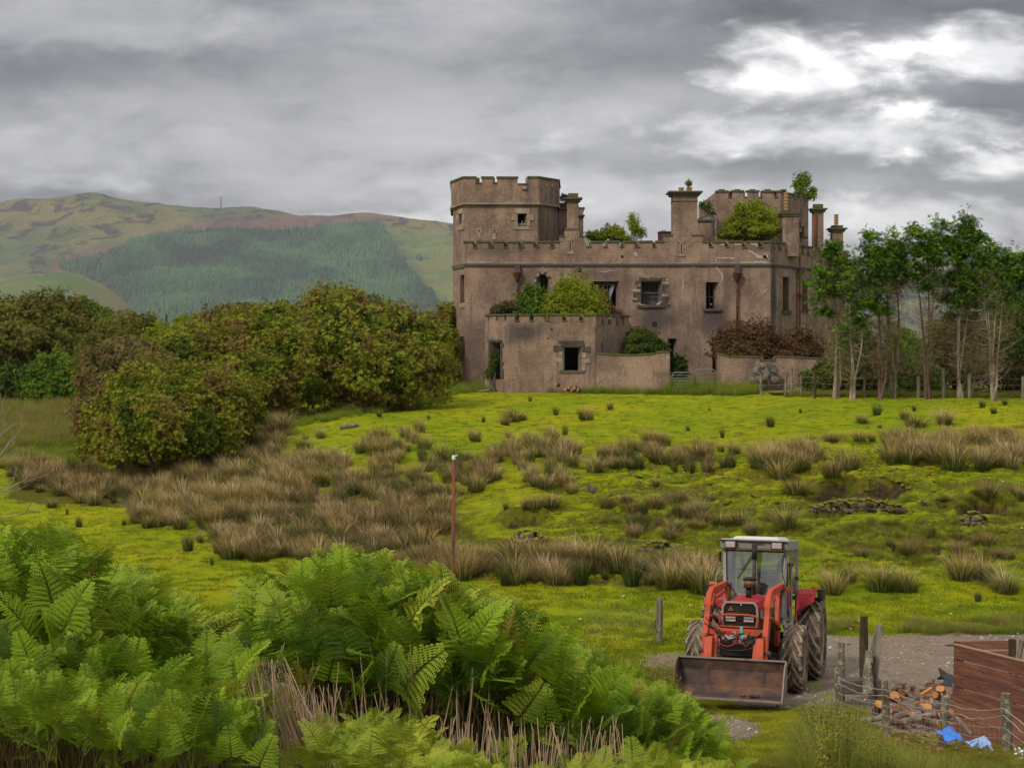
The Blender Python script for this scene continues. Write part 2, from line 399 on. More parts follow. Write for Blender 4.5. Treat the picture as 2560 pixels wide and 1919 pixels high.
# track mask
def track_mask(x, y):
    a = 1 - sst(np.abs(y - (34.2 + .06 * (x - 4) + .5 * fbm(x * .3, x * 0, 2, 3))), 1.6, 2.9)      # the crossing track
    a = a * sst(x, 4.2, 6.0)
    b = sst(x, 5.2, 6.4) * (1 - sst(y, 32, 35)) * sst(y, 23.2, 25.2)                       # yard on the right
    n = fbm(x * .9, y * .9, 4, 77)
    c = (1 - sst(np.abs(x - 4.3), .9, 2.4)) * sst(y, 26, 28) * (1 - sst(y, 34, 35)) * .55
    dd = (1 - sst(np.hypot((x - 3.15) / .8, (y - 25.3) / 2.2), .3, 1.25)) * 1.1
    e = (1 - sst(np.hypot((x - 4.7) / .8, (y - 22.4) / 1.6), .2, 1.2)) * .75
    m = np.maximum.reduce([a, b, c, dd, e])
    return np.clip(m + n * .55 * (m > .02) , 0, 1)
NC = 330
rows = list(np.arange(-6, 16, .55)) + list(np.arange(16, 60, .2)) + list(np.arange(60, 112, .42)) + list(112 * (9500 / 112.) ** (np.linspace(0, 1, 60)))
rows = np.array(rows); s_ = np.linspace(-1, 1, NC)
GX = s_[None, :] * (np.maximum(rows, -5)[:, None] + 17) * .52; GY = np.repeat(rows[:, None], NC, 1)
GZ = gz(GX, GY)
V = np.stack([GX, GY, GZ], 2).reshape(-1, 3)
ii = (np.arange(len(rows) - 1)[:, None] * NC + np.arange(NC - 1)[None, :]).ravel()
Fq = np.stack([ii, ii + 1, ii + NC + 1, ii + NC], 1)
gpx = PX(GX, np.maximum(GY, 3)); gpy = PY(GZ, np.maximum(GY, 3))
a_dirt = track_mask(GX, GY)
soil = np.zeros_like(GX)
for (a, b, y0) in ((2000, 2290, 52.5), (2370, 2550, 49.0), (1240, 1390, 51.2), (1570, 1720, 49.8)):
    yy = y0 + 1.0 * (fbm(GX * .7, GX * 0 + y0, 3, 5)) + .6 * np.sin((gpx - a) / (b - a) * 3.1)
    m = sst(gpx, a, a + 45) * (1 - sst(gpx, b - 45, b)); soil = np.maximum(soil, m * sst(GY - yy, -.75, -.35) * (1 - sst(GY - yy, .02, .14)) * (.75 + .7 * fbm(GX * 1.6, GY * 1.6, 3, 61)) * (.55 if a < 2000 else 1))
a_rough = np.zeros_like(GX)
for poly in ([(-200,1100),(260,1130),(330,1000),(160,980),(-200,980)], [(20,1150),(250,1180),(600,1070),(690,1000),(750,1050),(700,1120),(640,1190),(450,1230),(300,1270),(20,1250)],
             [(530,1390),(560,1300),(900,1210),(1100,1230),(1180,1330),(1250,1400),(800,1400)], [(960,1455),(1230,1340),(1600,1360),(1820,1390),(1820,1480),(1230,1450)]):
    a_rough = np.maximum(a_rough, in_poly(gpx, gpy, poly).astype(float))
a_rough = a_rough * (GY > 36)
for _ in range(4):
    a_rough[1:-1, 1:-1] = (a_rough[:-2, 1:-1] + a_rough[2:, 1:-1] + a_rough[1:-1, :-2] + a_rough[1:-1, 2:] + a_rough[1:-1, 1:-1]) / 5
a_rough = np.maximum(a_rough, .45 * sst(GY, 44, 47) * (1 - sst(GY, 54, 60)) * sst(gpx, 1450, 1600) * (fbm(GX * .5, GY * .7, 3, 91) > -.1))
a_rough = np.maximum(a_rough, 1.0 * (1 - sst(GY, 19, 24)))

def m_ground(t):
    p = t.pos(); dirt = t.attr('dirt'); rough = t.attr('rough'); soil = t.attr('soil'); farf = t.sep(p)[1]
    n1 = t.noise(.22, p, 4, .6); n2 = t.noise(1.7, t.map(p, (1, .6, 1)), 5, .65); n3 = t.noise(9, t.map(p, (1, .5, 1)), 4, .7); n4 = t.noise(40, p, 3, .7)
    g = t.mix(t.ramp(n1, .35, .65), (.225, .31, .006), (.36, .365, .009))
    g = t.mix(t.ramp(n2, .50, .72), g, (.14, .195, .010))
    g = t.mix(t.math('MULTIPLY', t.ramp(n3, .54, .72), .45), g, (.075, .115, .008))
    n5 = t.noise(.55, t.map(p, (.7, 1.3, 1), (9, 3, 0)), 5, .65, .5); g = t.mix(t.ramp(n5, .54, .68, 0, .45), g, (.12, .115, .018))
    g = t.mix(t.math('MULTIPLY', t.ramp(n4, .35, .75), .35), g, (.31, .30, .03))
    sn = t.ramp(t.sep(t.new('ShaderNodeNewGeometry').outputs['Normal'])[2], .93, .985, .75, 0)
    br = t.mix(n2, (.16, .105, .025), (.10, .10, .018)); br = t.mix(t.ramp(n3, .4, .7), br, (.05, .055, .012))
    g = t.mix(sn, g, br)
    g = t.mix(t.math('MULTIPLY', t.ramp(t.math('ADD', rough, t.math('MULTIPLY', t.math('SUBTRACT', n2, .5), .9)), .35, .75), .85), g, br)
    sc = t.mix(t.ramp(n3, .35, .7), (.05, .032, .018), (.12, .075, .04)); g = t.mix(t.ramp(t.math('ADD', soil, t.math('MULTIPLY', t.math('SUBTRACT', n2, .5), 1.3)), .35, .6), g, sc)
    st = t.voro(22, p); st2 = t.voro(7, p)
    dc = t.mix(n2, (.23, .175, .12), (.38, .30, .22)); dc = t.mix(t.ramp(st, .0, .22, .7, 0), dc, (.44, .39, .32)); dc = t.mix(t.ramp(n3, .5, .75, 0, .6), dc, (.09, .075, .055))
    dm = t.ramp(t.math('ADD', dirt, t.math('MULTIPLY', t.math('SUBTRACT', n3, .5), .5)), .38, .62)
    col = t.mix(dm, g, dc)
    vall = t.mix(t.noise(.01, p, 5), (.06, .10, .02), (.12, .11, .04)); col = t.mix(t.ramp(farf, 120, 160), col, vall)
    h = t.math('ADD', t.math('MULTIPLY', n3, .7), t.math('MULTIPLY', n4, .35)); h = t.math('ADD', h, t.math('MULTIPLY', n2, 1.2))
    return principled(t, col, .92, t.bump(h, .9, .14), spec=.03)
M_GROUND = material('meadow', m_ground)
me = raw_mesh('ground', V, Fq, M_GROUND, True, {'dirt': a_dirt.ravel(), 'rough': a_rough.ravel(), 'soil': soil.ravel()})
tag(link('ground', me), 'rough green pasture rising from the farm track to the ruin', None, None, 'structure')

# ------------------------------------------------------------------ far hills
RIDGE = [(-600,520),(-200,505),(0,500),(60,495),(130,500),(190,493),(215,486),(235,483),(262,488),(300,498),(340,505),(420,510),(500,514),(550,519),(620,515),(690,522),(730,533),(800,534),(900,532),(980,540),(1040,550),(1100,557),(1137,562),(1300,580),(1500,596),(1800,620),(2100,645),(2560,690),(3200,720)]
YR, YB = 6500.0, 4300.0
def ridge_z(x): px = 1280 + F * x / YR; return EYE + (HY - np.interp(px, [a for a, b in RIDGE], [b for a, b in RIDGE])) * YR / F
def hill_z(x, y):
    q = (y - YB) / (YR - YB); rz = ridge_z(x)
    up = np.clip(q, 0, 1); prof = up ** 1.15 * (1.18 - .18 * up)
    z = -58 + (rz + 58) * prof
    z = z + (np.where(q > 1, -(y - YR) * .12, 0))
    amp = sst(q, 0, .3) * (1 - .85 * np.exp(-((q - 1) / .10) ** 2))
    return z + amp * (95 * fbm(x / 900., y / 700., 4, 5) - 45 * np.abs(fbm(x / 420., y / 900. + 3, 4, 9))) + 20 * fbm(x / 160., y / 160., 4, 12) * sst(q, 0, .3)
FOREST = [(145,668),(165,650),(260,640),(330,605),(400,590),(440,583),(540,577),(560,573),(640,580),(730,580),(880,562),(945,560),(962,578),(985,610),(1010,650),(1030,680),(1065,720),(1100,760),(1140,810),(1160,860),(330,860),(345,800),(330,775),(300,750),(262,715),(210,685)]
hx = np.linspace(-3600, 4600, 300); hy = np.concatenate([np.linspace(YB - 100, YR + 150, 190), np.linspace(YR + 200, YR + 1500, 20)])
HX, HYY = np.meshgrid(hx, hy); HZ = hill_z(HX, HYY)
ii = (np.arange(len(hy) - 1)[:, None] * len(hx) + np.arange(len(hx) - 1)[None, :]).ravel(); n_ = len(hx)
def blurm(m, k=2):
    for _ in range(k): m[1:-1, 1:-1] = (m[:-2, 1:-1] + m[2:, 1:-1] + m[1:-1, :-2] + m[1:-1, 2:] + m[1:-1, 1:-1]) / 5
    return m
hpx, hpy = PX(HX, HYY), PY(HZ, HYY)
BROWN = [(120,690),(160,640),(330,600),(470,560),(600,545),(760,538),(960,540),(960,570),(880,562),(730,582),(540,580),(400,595),(300,640),(160,690)]
GREENR = [(950,560),(1140,590),(1200,860),(1120,860),(1040,680)]
fm = blurm(in_poly(hpx, hpy, FOREST).astype(float), 1); bm_ = blurm(in_poly(hpx, hpy, BROWN).astype(float), 2); gm = blurm(in_poly(hpx, hpy, GREENR).astype(float), 2)
def m_hill(t):
    p = t.pos(); n1 = t.noise(.0022, p, 5, .6, .6); n2 = t.noise(.009, t.map(p, (1, .6, 1)), 5, .65, .6); n3 = t.noise(.03, p, 4, .6)
    g = t.mix(t.ramp(n1, .42, .58), (.17, .15, .05), (.085, .115, .045)); g = t.mix(t.ramp(n2, .49, .58, 0, .9), g, (.032, .028, .034))
    g = t.mix(t.ramp(n3, .55, .7, 0, .5), g, (.16, .14, .07))
    br = t.mix(t.ramp(n2, .4, .6), (.17, .10, .07), (.10, .065, .05)); g = t.mix(t.attr('brown'), g, br)
    gr = t.mix(t.ramp(n2, .42, .58), (.17, .17, .04), (.09, .15, .045)); g = t.mix(t.attr('green'), g, gr)
    g = t.mix(t.attr('forest'), g, (.03, .07, .04))
    return principled(t, g, .95, t.bump(n2, 1.0, 60), spec=.1)
M_HILL = material('moorland', m_hill)
V = np.stack([HX, HYY, HZ], 2).reshape(-1, 3)
me = raw_mesh('hill', V, np.stack([ii, ii + 1, ii + n_ + 1, ii + n_], 1), M_HILL, True, {'forest': fm.ravel(), 'brown': bm_.ravel(), 'green': gm.ravel()})
tag(link('hill', me), 'long moorland hill with heather, bracken and a conifer plantation', None, None, 'structure')
# plantation: tens of thousands of small conifers
N = 90000
fx = rng.uniform(-2400, 300, N); fy = rng.uniform(YB, YR + 60, N); fz = hill_z(fx, fy)
q1, q2 = PX(fx, fy) + 22 * fbm(fx / 90, fy / 90, 3, 3), PY(fz, fy) + 7 * fbm(fx / 60, fy / 60, 2, 4)
dens = .55 + .45 * (fbm(fx / 120, fy / 160, 3, 55) > -.35)
ok = in_poly(q1, q2, FOREST) & (rng.random(N) < dens)
extra = (~in_poly(q1, q2, FOREST)) & in_poly(q1, q2, [(500,555),(900,540),(1180,600),(1200,860),(60,700),(120,640)]) & (fbm(fx / 200, fy / 260, 3, 66) > .42)
ok |= extra
fx, fy, fz = fx[ok][:34000], fy[ok][:34000], fz[ok][:34000]
a = np.linspace(0, 2 * np.pi, 6)[:-1]
BV = np.array([(math.cos(q) * .30, math.sin(q) * .30, -.05) for q in a] + [(math.cos(q + .6) * .17, math.sin(q + .6) * .17, .5) for q in a] + [(0, 0, 1.0)])
BF = np.array([(i, (i + 1) % 5, 5 + (i + 1) % 5) for i in range(5)] + [(i, 5 + (i + 1) % 5, 5 + i) for i in range(5)] + [(5 + i, 5 + (i + 1) % 5, 10) for i in range(5)])
sc_ = rng.uniform(11, 21, len(fx)) * (1 + .35 * fbm(fx / 200, fy / 200, 2, 8))
E = np.zeros((len(fx), 3)); E[:, 2] = rng.uniform(0, 6.28, len(fx)); E[:, 0] = rng.normal(0, .05, len(fx))
V, Fc = scatter_mesh(BV, BF, np.stack([fx, fy, fz], 1), rotmats(E), sc_)
tint = np.repeat(np.clip(rng.random(len(fx)) * .5 + .25 + .9 * fbm(fx / 130, fy / 180, 3, 21), 0, 1), len(BV))
M_FOREST = material('plantation', lambda t: principled(t, t.mix(t.attr('tint'), (.020, .050, .034), (.075, .16, .065)), .9, spec=.1))
me = raw_mesh('plantation', V, Fc, M_FOREST, False, {'tint': tint})
tag(link('plantation', me), 'dark blue-green conifer plantation covering the middle of the hill', 'forest', None, 'stuff')
# lower knoll in front of the hill, left
KN = [(-500,720),(-200,690),(0,695),(60,684),(165,679),(215,690),(262,712),(300,742),(330,768),(345,790),(380,830),(460,870)]
YK = 2600.0
kx = np.linspace(-1400, -560, 90); ky = np.linspace(1900, 3100, 60); KX, KY = np.meshgrid(kx, ky)
kr = EYE + (HY - np.interp(1280 + F * KX / YK, [a for a, b in KN], [b for a, b in KN])) * YK / F
q = (KY - 1900) / (YK - 1900); KZ = np.where(q < 1, -56 + (kr + 56) * np.clip(q, 0, 1) ** 1.1, kr - (KY - YK) * .2) + (9 * fbm(KX / 120, KY / 120, 4, 3)) * sst(q, 0, .4) * (1 - .7 * np.exp(-((q - 1) / .15) ** 2))
ii = (np.arange(59)[:, None] * 90 + np.arange(89)[None, :]).ravel()
def m_knoll(t):
    p = t.pos(); n1 = t.noise(.006, p, 5, .6, .6); n2 = t.noise(.02, t.map(p, (1, .5, 1)), 4, .6, .5)
    g = t.mix(t.ramp(n1, .4, .6), (.17, .16, .075), (.085, .14, .05)); g = t.mix(t.ramp(n2, .55, .68, 0, .6), g, (.24, .19, .13))
    return principled(t, g, .95, spec=.1)
me = raw_mesh('knoll', np.stack([KX, KY, KZ], 2).reshape(-1, 3), np.stack([ii, ii + 1, ii + 91, ii + 90], 1), material('knoll_turf', m_knoll), True)
tag(link('hill', me), 'low pale green knoll at the foot of the moorland hill', None, None, 'structure')
# blue mountain far behind
bx = np.linspace(-1500, 4200, 140); by = np.linspace(8000, 9400, 20); BX, BY = np.meshgrid(bx, by)
MR = [(300,600),(900,590),(1000,572),(1060,553),(1100,548),(1140,552),(1250,566),(1350,580),(1450,586),(1550,592),(1750,610),(2100,640),(2560,650),(3200,700)]
mr = EYE + (HY - np.interp(1280 + F * BX / 8700, [a for a, b in MR], [b for a, b in MR])) * 8700 / F
BZ = -60 + (mr + 60) * np.clip(1 - np.abs(BY - 8700) / 700, 0, 1) + 12 * fbm(BX / 200, BY / 200, 3, 8) * (np.abs(BY - 8700) > 60)
ii = (np.arange(19)[:, None] * 140 + np.arange(139)[None, :]).ravel()
me = raw_mesh('mountain', np.stack([BX, BY, BZ], 2).reshape(-1, 3), np.stack([ii, ii + 1, ii + 141, ii + 140], 1), material('mountain_heath', lambda t: principled(t, (.05, .055, .05), .95, spec=.1)), True)
tag(link('mountain', me), 'dark blue mountain top far behind the moorland hill', None, None, 'structure')
# mast on the ridge
x_ = (552 - 1280) * YR / F; z_ = float(hill_z(np.array([x_]), np.array([YR]))[0])
M_MAST = material('mast_steel', lambda t: principled(t, (.12, .12, .13), .6))
mm = MB()
for sx, sy in ((-1, -1), (1, -1), (1, 1), (-1, 1)): mm.bar((x_ + sx * 3.2, YR + sy * 3.2, z_ - 6), (x_ + sx * .9, YR + sy * .9, z_ + 44), 1.3)
for i in range(5): mm.box((x_, YR, z_ + 4 + i * 9), (6 - i, 6 - i, .8))
o = mm.build('radio_mast', M_MAST); tag(o, 'thin radio mast standing on the ridge of the hill', 'mast')

# ------------------------------------------------------------------ haze
hz = MB().box((0, 4700, 290), (11000, 10400, 720)).build('haze', None)
hz.data.materials.clear()
m = bpy.data.materials.new('haze_air'); m.use_nodes = True; t = NT(m.node_tree); t.n.clear()
o_ = t.new('ShaderNodeOutputMaterial'); pv = t.new('ShaderNodeVolumePrincipled'); pv.inputs['Density'].default_value = 4.5e-5; pv.inputs['Color'].default_value = (.88, .90, 1.0, 1); pv.inputs['Anisotropy'].default_value = .1
t.l.new(pv.outputs[0], o_.inputs['Volume']); hz.data.materials.append(m)
tag(hz, 'thin pale blue air haze over the valley', None, None, 'stuff')
# ================================================================== CASTLE
def u_at(px, P0, P1):
    k = (px - 1280) / F; dx, dy = P1[0] - P0[0], P1[1] - P0[1]
    return (k * P0[1] - P0[0]) / (dx - k * dy)
def zat(py, y): return EYE + (HY - py) * y / F
def hpx(P0, P1, x0, x1, y0, y1):
    """opening given in photo pixels on the wall P0-P1 -> (u0,u1,zb,zt) with u in 0..1"""
    a, b = u_at(x0, P0, P1), u_at(x1, P0, P1); ym = P0[1] + (P1[1] - P0[1]) * (a + b) / 2
    return (a, b, zat(y1, ym), zat(y0, ym))
def arch(P0, P1, x0, x1, ytop, yspring, ybot, n=9):
    cx = (x0 + x1) / 2; rx = (x1 - x0) / 2; ry = yspring - ytop; out = [hpx(P0, P1, x0, x1, yspring, ybot)]
    for i in range(n):
        ya = ytop + ry * i / n; yb = ytop + ry * (i + 1) / n; h = rx * math.sqrt(max(0, 1 - ((yspring - (ya + yb) / 2) / ry) ** 2))
        out.append(hpx(P0, P1, cx - h, cx + h, ya, yb))
    return out
def offset_poly(P, d, closed=False):
    """offset an open plan polyline to its left by d (mitred)"""
    n = len(P); Q = []
    for i in range(n):
        a = np.array(P[i]) - np.array(P[i - 1]) if (i > 0 or closed) else None
        b = np.array(P[(i + 1) % n]) - np.array(P[i]) if (i < n - 1 or closed) else None
        na_ = [v / np.linalg.norm(v) for v in (a, b) if v is not None]; nn = [np.array([-v[1], v[0]]) for v in na_]
        m = sum(nn); m = m / np.linalg.norm(m); Q.append(tuple(np.array(P[i]) + m * d / max(.3, float(m @ nn[0]))))
    return Q
def wall_run(mb, P, z0, z1, th, holes, closed=False):
    """a run of wall along plan points P; holes[i] = openings of segment i (u0,u1,zb,zt), z1 number or list"""
    Q = offset_poly(P, th, closed); n = len(P); nseg = n if closed else n - 1
    for s in range(nseg):
        A, B = np.array(P[s]), np.array(P[(s + 1) % n]); C, D = np.array(Q[s]), np.array(Q[(s + 1) % n]); H = holes.get(s, [])
        ztop = z1[s] if isinstance(z1, (list, tuple)) else z1
        us = sorted({0., 1.} | {float(min(max(h[i], 0), 1)) for h in H for i in (0, 1)}); zs = sorted({float(z0), float(ztop)} | {float(min(max(h[i], z0), ztop)) for h in H for i in (2, 3)})
        us = [us[0]] + [b for a, b in zip(us, us[1:]) if b - a > 1e-5]; zs = [zs[0]] + [b for a, b in zip(zs, zs[1:]) if b - a > 1e-4]
        nu, nz = len(us) - 1, len(zs) - 1
        sol = [[not any(h[0] < (us[i] + us[i + 1]) / 2 < h[1] and h[2] < (zs[j] + zs[j + 1]) / 2 < h[3] for h in H) for j in range(nz)] for i in range(nu)]
        o = len(mb.v)
        for u in us:
            f = A + (B - A) * u; b = C + (D - C) * u
            for z in zs: mb.v += [(f[0], f[1], z), (b[0], b[1], z)]
        def vi(i, j, k): return o + (i * (nz + 1) + j) * 2 + k
        for i in range(nu):
            for j in range(nz):
                if not sol[i][j]: continue
                mb.f.append((vi(i, j, 0), vi(i + 1, j, 0), vi(i + 1, j + 1, 0), vi(i, j + 1, 0)))
                mb.f.append((vi(i, j, 1), vi(i, j + 1, 1), vi(i + 1, j + 1, 1), vi(i + 1, j, 1)))
                if j == nz - 1 or not sol[i][j + 1]: mb.f.append((vi(i, j + 1, 0), vi(i + 1, j + 1, 0), vi(i + 1, j + 1, 1), vi(i, j + 1, 1)))
                if j > 0 and not sol[i][j - 1]: mb.f.append((vi(i, j, 0), vi(i, j, 1), vi(i + 1, j, 1), vi(i + 1, j, 0)))
                if (i == 0 and s == 0 and not closed) or (i > 0 and not sol[i - 1][j]): mb.f.append((vi(i, j, 0), vi(i, j + 1, 0), vi(i, j + 1, 1), vi(i, j, 1)))
                if (i == nu - 1 and s == nseg - 1 and not closed) or (i < nu - 1 and not sol[i + 1][j]): mb.f.append((vi(i + 1, j, 0), vi(i + 1, j, 1), vi(i + 1, j + 1, 1), vi(i + 1, j + 1, 0)))
    return mb
SOOT = []   # soot and damp stains on the render: (x, y, z, rx, rz, strength)
for px, py, Y, rx, ry, s in [(1640,800,100,60,45,.75),(1790,800,100,45,60,.7),(1640,735,100,45,50,.55),(1305,725,100,60,60,.4),(1500,690,100,70,22,.4),(1310,832,94,60,32,.75),(1232,905,95,22,60,.9),(1565,690,100,14,80,.4),(1815,770,100,14,110,.45),
                             (1232,625,100,60,22,.55),(1320,620,100,60,18,.4),(1190,880,100,30,110,.45),(1930,740,101,10,85,.85),(1900,618,100,60,16,.4),(1760,745,100,20,50,.35),(1700,870,100,60,60,.45),(1355,560,100,14,60,.3),(1478,905,93.5,60,45,.25),(1270,880,94,60,50,.2),(1150,600,101,14,90,.25)]:
    p_ = W(px, py, Y); SOOT.append((p_[0], Y, p_[2], rx * Y / F, ry * Y / F, s))
def m_harl(t, c1=(.42, .29, .208), c2=(.26, .172, .124)):
    p = t.pos(); n1 = t.noise(.55, p, 5, .65); n2 = t.noise(1.4, t.map(p, (1, 1, .13)), 5, .65); n3 = t.noise(14, p, 4, .75); n4 = t.noise(5, p, 5, .7)
    c = t.mix(t.ramp(n1, .35, .65), c1, c2)
    n6 = t.noise(1.1, p, 7, .72, .8); n7 = t.noise(3.2, t.map(p, (1, 1, .06)), 4, .6)
    c = t.mix(t.ramp(n6, .50, .60, 0, .5), c, (.17, .13, .112)); c = t.mix(t.ramp(n7, .56, .70, 0, .5), c, (.11, .09, .082)); c = t.mix(t.ramp(n2, .52, .68, 0, .6), c, (.12, .092, .085)); c = t.mix(t.ramp(n2, .42, .28, 0, .4), c, (.42, .30, .225))
    c = t.mix(t.ramp(n4, .56, .68, 0, .6), c, (.54, .42, .34)); c = t.mix(t.ramp(n3, .45, .68, 0, .42), c, (.12, .082, .065))
    x, y, z = t.sep(p); so_ = None
    for sx, sy, sz, rx, rz, s in SOOT:
        e = t.math('ADD', t.math('POWER', t.math('MULTIPLY', t.math('SUBTRACT', x, sx), 1 / rx), 2.0), t.math('POWER', t.math('MULTIPLY', t.math('SUBTRACT', z, sz), 1 / rz), 2.0))
        e = t.math('ADD', t.math('SQRT', e), t.math('MULTIPLY', t.math('SUBTRACT', n2, .5), 1.6)); e = t.ramp(e, 1.25, .25, 0, s)
        so_ = e if so_ is None else t.math('MAXIMUM', so_, e)
    c = t.mix(so_, c, (.06, .05, .058))
    h = t.math('ADD', t.math('MULTIPLY', n3, .6), n4)
    return principled(t, c, .93, t.bump(h, .9, .07), spec=.15)
M_HARL = material('harling', m_harl)
def m_stone(t, a=(.46, .38, .28), b=(.30, .235, .17), moss=0.0):
    p = t.pos(); r = t.rnd(); n = t.noise(2.2, p, 5, .65); n2 = t.noise(11, p, 4, .7)
    c = t.mix(t.ramp(n, .35, .65), a, b); c = t.mix(t.ramp(n2, .5, .75, 0, .6), c, (.07, .06, .05)); c = t.mix(t.math('MULTIPLY', r, .35), c, (.12, .10, .08))
    if moss:
        up = t.sep(t.new('ShaderNodeNewGeometry').outputs['Normal'])[2]
        c = t.mix(t.math('MULTIPLY', t.ramp(t.noise(1.8, p, 4), .38, .6), moss), c, (.11, .12, .035))
    return principled(t, c, .92, t.bump(n2, .6, .03), spec=.15)
M_DRESS = material('dressed_stone', m_stone)
M_DARKSTONE = material('sooty_stone', lambda t: m_stone(t, (.12, .095, .08), (.055, .047, .043)))
M_COPE = material('coping_stone', lambda t: m_stone(t, (.16, .135, .10), (.09, .08, .06), .9))
M_SOOT_SHADE = material('burnt_plaster_and_shade', lambda t: principled(t, t.mix(t.noise(1.2, t.pos(), 4), (.012, .012, .014), (.05, .047, .045)), .95, spec=.1))  # charred inner plaster; also the painted shade of the arch plate
M_RUST = material('rusty_iron', lambda t: principled(t, t.mix(t.ramp(t.noise(5, t.pos(), 5, .7), .4, .6), (.19, .065, .042), (.10, .045, .035)), .85, spec=.2))
M_POT = material('chimney_clay', lambda t: principled(t, t.mix(t.noise(4, t.pos(), 4), (.48, .31, .12), (.28, .17, .09)), .85, spec=.2))
M_SCAR = material('bare_lime', lambda t: principled(t, t.mix(t.noise(6, t.pos(), 4), (.55, .48, .42), (.32, .26, .22)), .95, spec=.1))
M_WOODGREY = material('grey_window_wood', lambda t: principled(t, t.mix(t.noise(4, t.map(t.pos(), (1, 1, .2)), 4), (.13, .13, .14), (.05, .05, .06)), .8))
M_BARS = material('pale_boards', lambda t: principled(t, (.26, .27, .29), .85))
M_LEAD = material('dark_gutter', lambda t: principled(t, t.mix(t.noise(2, t.pos(), 4), (.05, .045, .05), (.12, .10, .095)), .8))
M_REDBRICK = material('red_brick_stack', lambda t: principled(t, t.mix(t.noise(9, t.pos(), 4), (.14, .05, .04), (.08, .04, .035)), .9))

castle = empty('castle', (5.5, 100, 3.6), 'burnt out harled castle with battlements, round corner towers and a low front wing', 'castle')
def reveal(name, P0, P1, x0, x1, y0, y1): pass
def notches(P0, P1, L, yb):
    return [hpx(P0, P1, a, b, 300, y) for a, b, y in [(n[0], n[1], n[2] if len(n) > 2 else yb) for n in L]]
def copings(P0, P1, notch, ytop, parent, th, over=.06, hgt=.11, mat=M_COPE, x0=None, x1=None, low=None, z=None):
    """flat coping stones on each merlon (and in each notch)"""
    A, B = np.array(P0), np.array(P1); d = B - A; L = np.linalg.norm(d); d = d / L; nrm = np.array([-d[1], d[0]])
    us = sorted([(u_at(a, P0, P1), u_at(b, P0, P1), y) for a, b, y in notch]); lo = 0 if x0 is None else u_at(x0, P0, P1); hi = 1 if x1 is None else u_at(x1, P0, P1)
    segs = []; c = lo
    for a, b, y in us:
        segs.append((c, a, None)); segs.append((a, b, y)); c = b
    segs.append((c, hi, None))
    for a, b, yn in segs:
        if (b - a) * L < .12: continue
        zt = (z if z is not None else zat(ytop, P0[1])) if yn is None else zat(yn, (A + (B - A) * (a + b) / 2)[1])
        g = over if yn is None else -.004
        parts = 1 if (b - a) * L < 1.9 else int((b - a) * L / 1.2)
        for q in range(parts):
            ua, ub = a + (b - a) * q / parts, a + (b - a) * (q + 1) / parts
            p = A + (B - A) * (ua + ub) / 2 + nrm * (th / 2 - .0); m = MB()
            m.box((0, 0, 0), ((ub - ua) * L + 2 * g * (parts == 1) - .012, th + 2 * over + (.02 if yn is None else 0), hgt if yn is None else hgt * .7))
            rz = math.atan2(d[1], d[0]); V = np.array(m.v); ca, sa = math.cos(rz), math.sin(rz)
            V = np.stack([V[:, 0] * ca - V[:, 1] * sa + p[0], V[:, 0] * sa + V[:, 1] * ca + p[1], V[:, 2] + zt + random.uniform(-.012, .012)], 1)
            mk('coping', V, m.f, mat, parent)
# ---------------- main block
A0 = (-2.95, 100.0); A1 = (16.15, 100.0); A2 = (23.3, 110.8); A3 = (23.3, 117.0); A4 = (-2.95, 116.0)
zP = zat(604, 100)
nL = [(1182,1194,618),(1221,1235,618),(1259,1270,618),(1296,1310,618),(1334,1348,618),(1376,1387,618)]
nM = [(1465,1479,617),(1507,1520,617),(1548,1560,617),(1586,1600,617),(1630,1641,617)]
nR = [(1772,1784,617),(1812,1824,617),(1854,1868,618),(1896,1908,618)]
nC = [(1932,1937,622),(1947,1952,624),(1962,1967,627),(1976,1981,629),(1990,1995,632),(2004,2009,634),(2018,2023,637),(2032,2037,639)]
win_main = arch(A0, A1, 1341, 1373, 685, 706, 742) + [hpx(A0, A1, 1475, 1547, 703, 765), hpx(A0, A1, 1602, 1654, 703, 762), hpx(A0, A1, 1765, 1797, 705, 778),
            hpx(A0, A1, 1669, 1693, 846, 930), hpx(A0, A1, 1781, 1797, 845, 930)]
win_cant = [hpx(A1, A2, 1957, 1972, 692, 776), hpx(A1, A2, 2005, 2019, 712, 774)]
mb = MB()
wall_run(mb, [A0, A1, A2, A3], 1.5, zP, .55, {0: win_main + notches(A0, A1, nL + nM + nR, 618), 1: win_cant + notches(A1, A2, nC, 620)})
mb.build('main_wall', M_HARL, castle)
mb = MB(); wall_run(mb, [A3, A4, (A0[0], 100.56)], 1.5, zP, .5, {0: [], 1: []}); mb.build('rear_wall', M_HARL, castle)
# upper raised steps of the parapet round the chimney breasts
def block(name, px0, px1, py0, py1, Y, depth, mat=M_HARL, parent=castle, ov=0):
    m = MB(); x0, x1 = (px0 - 1280) * Y / F, (px1 - 1280) * Y / F; z0, z1 = zat(py1, Y), zat(py0, Y)
    m.box(((x0 + x1) / 2, Y + depth / 2, (z0 + z1) / 2), (x1 - x0 + 2 * ov, depth + 2 * ov, z1 - z0)); return m.build(name, mat, parent)
block('parapet_step', 1398, 1460, 591, 604.4, 99.99, .55); block('parapet_step', 1411, 1448, 578, 591, 99.99, .56)
block('parapet_step', 1659, 1757, 588, 604.4, 99.99, .55)
block('coping', 1396, 1412, 589, 592, 99.94, .66, M_COPE); block('coping', 1447, 1462, 589, 592, 99.94, .66, M_COPE); block('coping', 1657, 1683, 586, 589.5, 99.94, .66, M_COPE); block('coping', 1729, 1759, 586, 589.5, 99.94, .66, M_COPE)
copings(A0, A1, nL, 604, castle, .55, x0=1160, x1=1397); copings(A0, A1, nM, 604, castle, .55, x0=1462, x1=1658); copings(A0, A1, nR, 604, castle, .55, x0=1758)
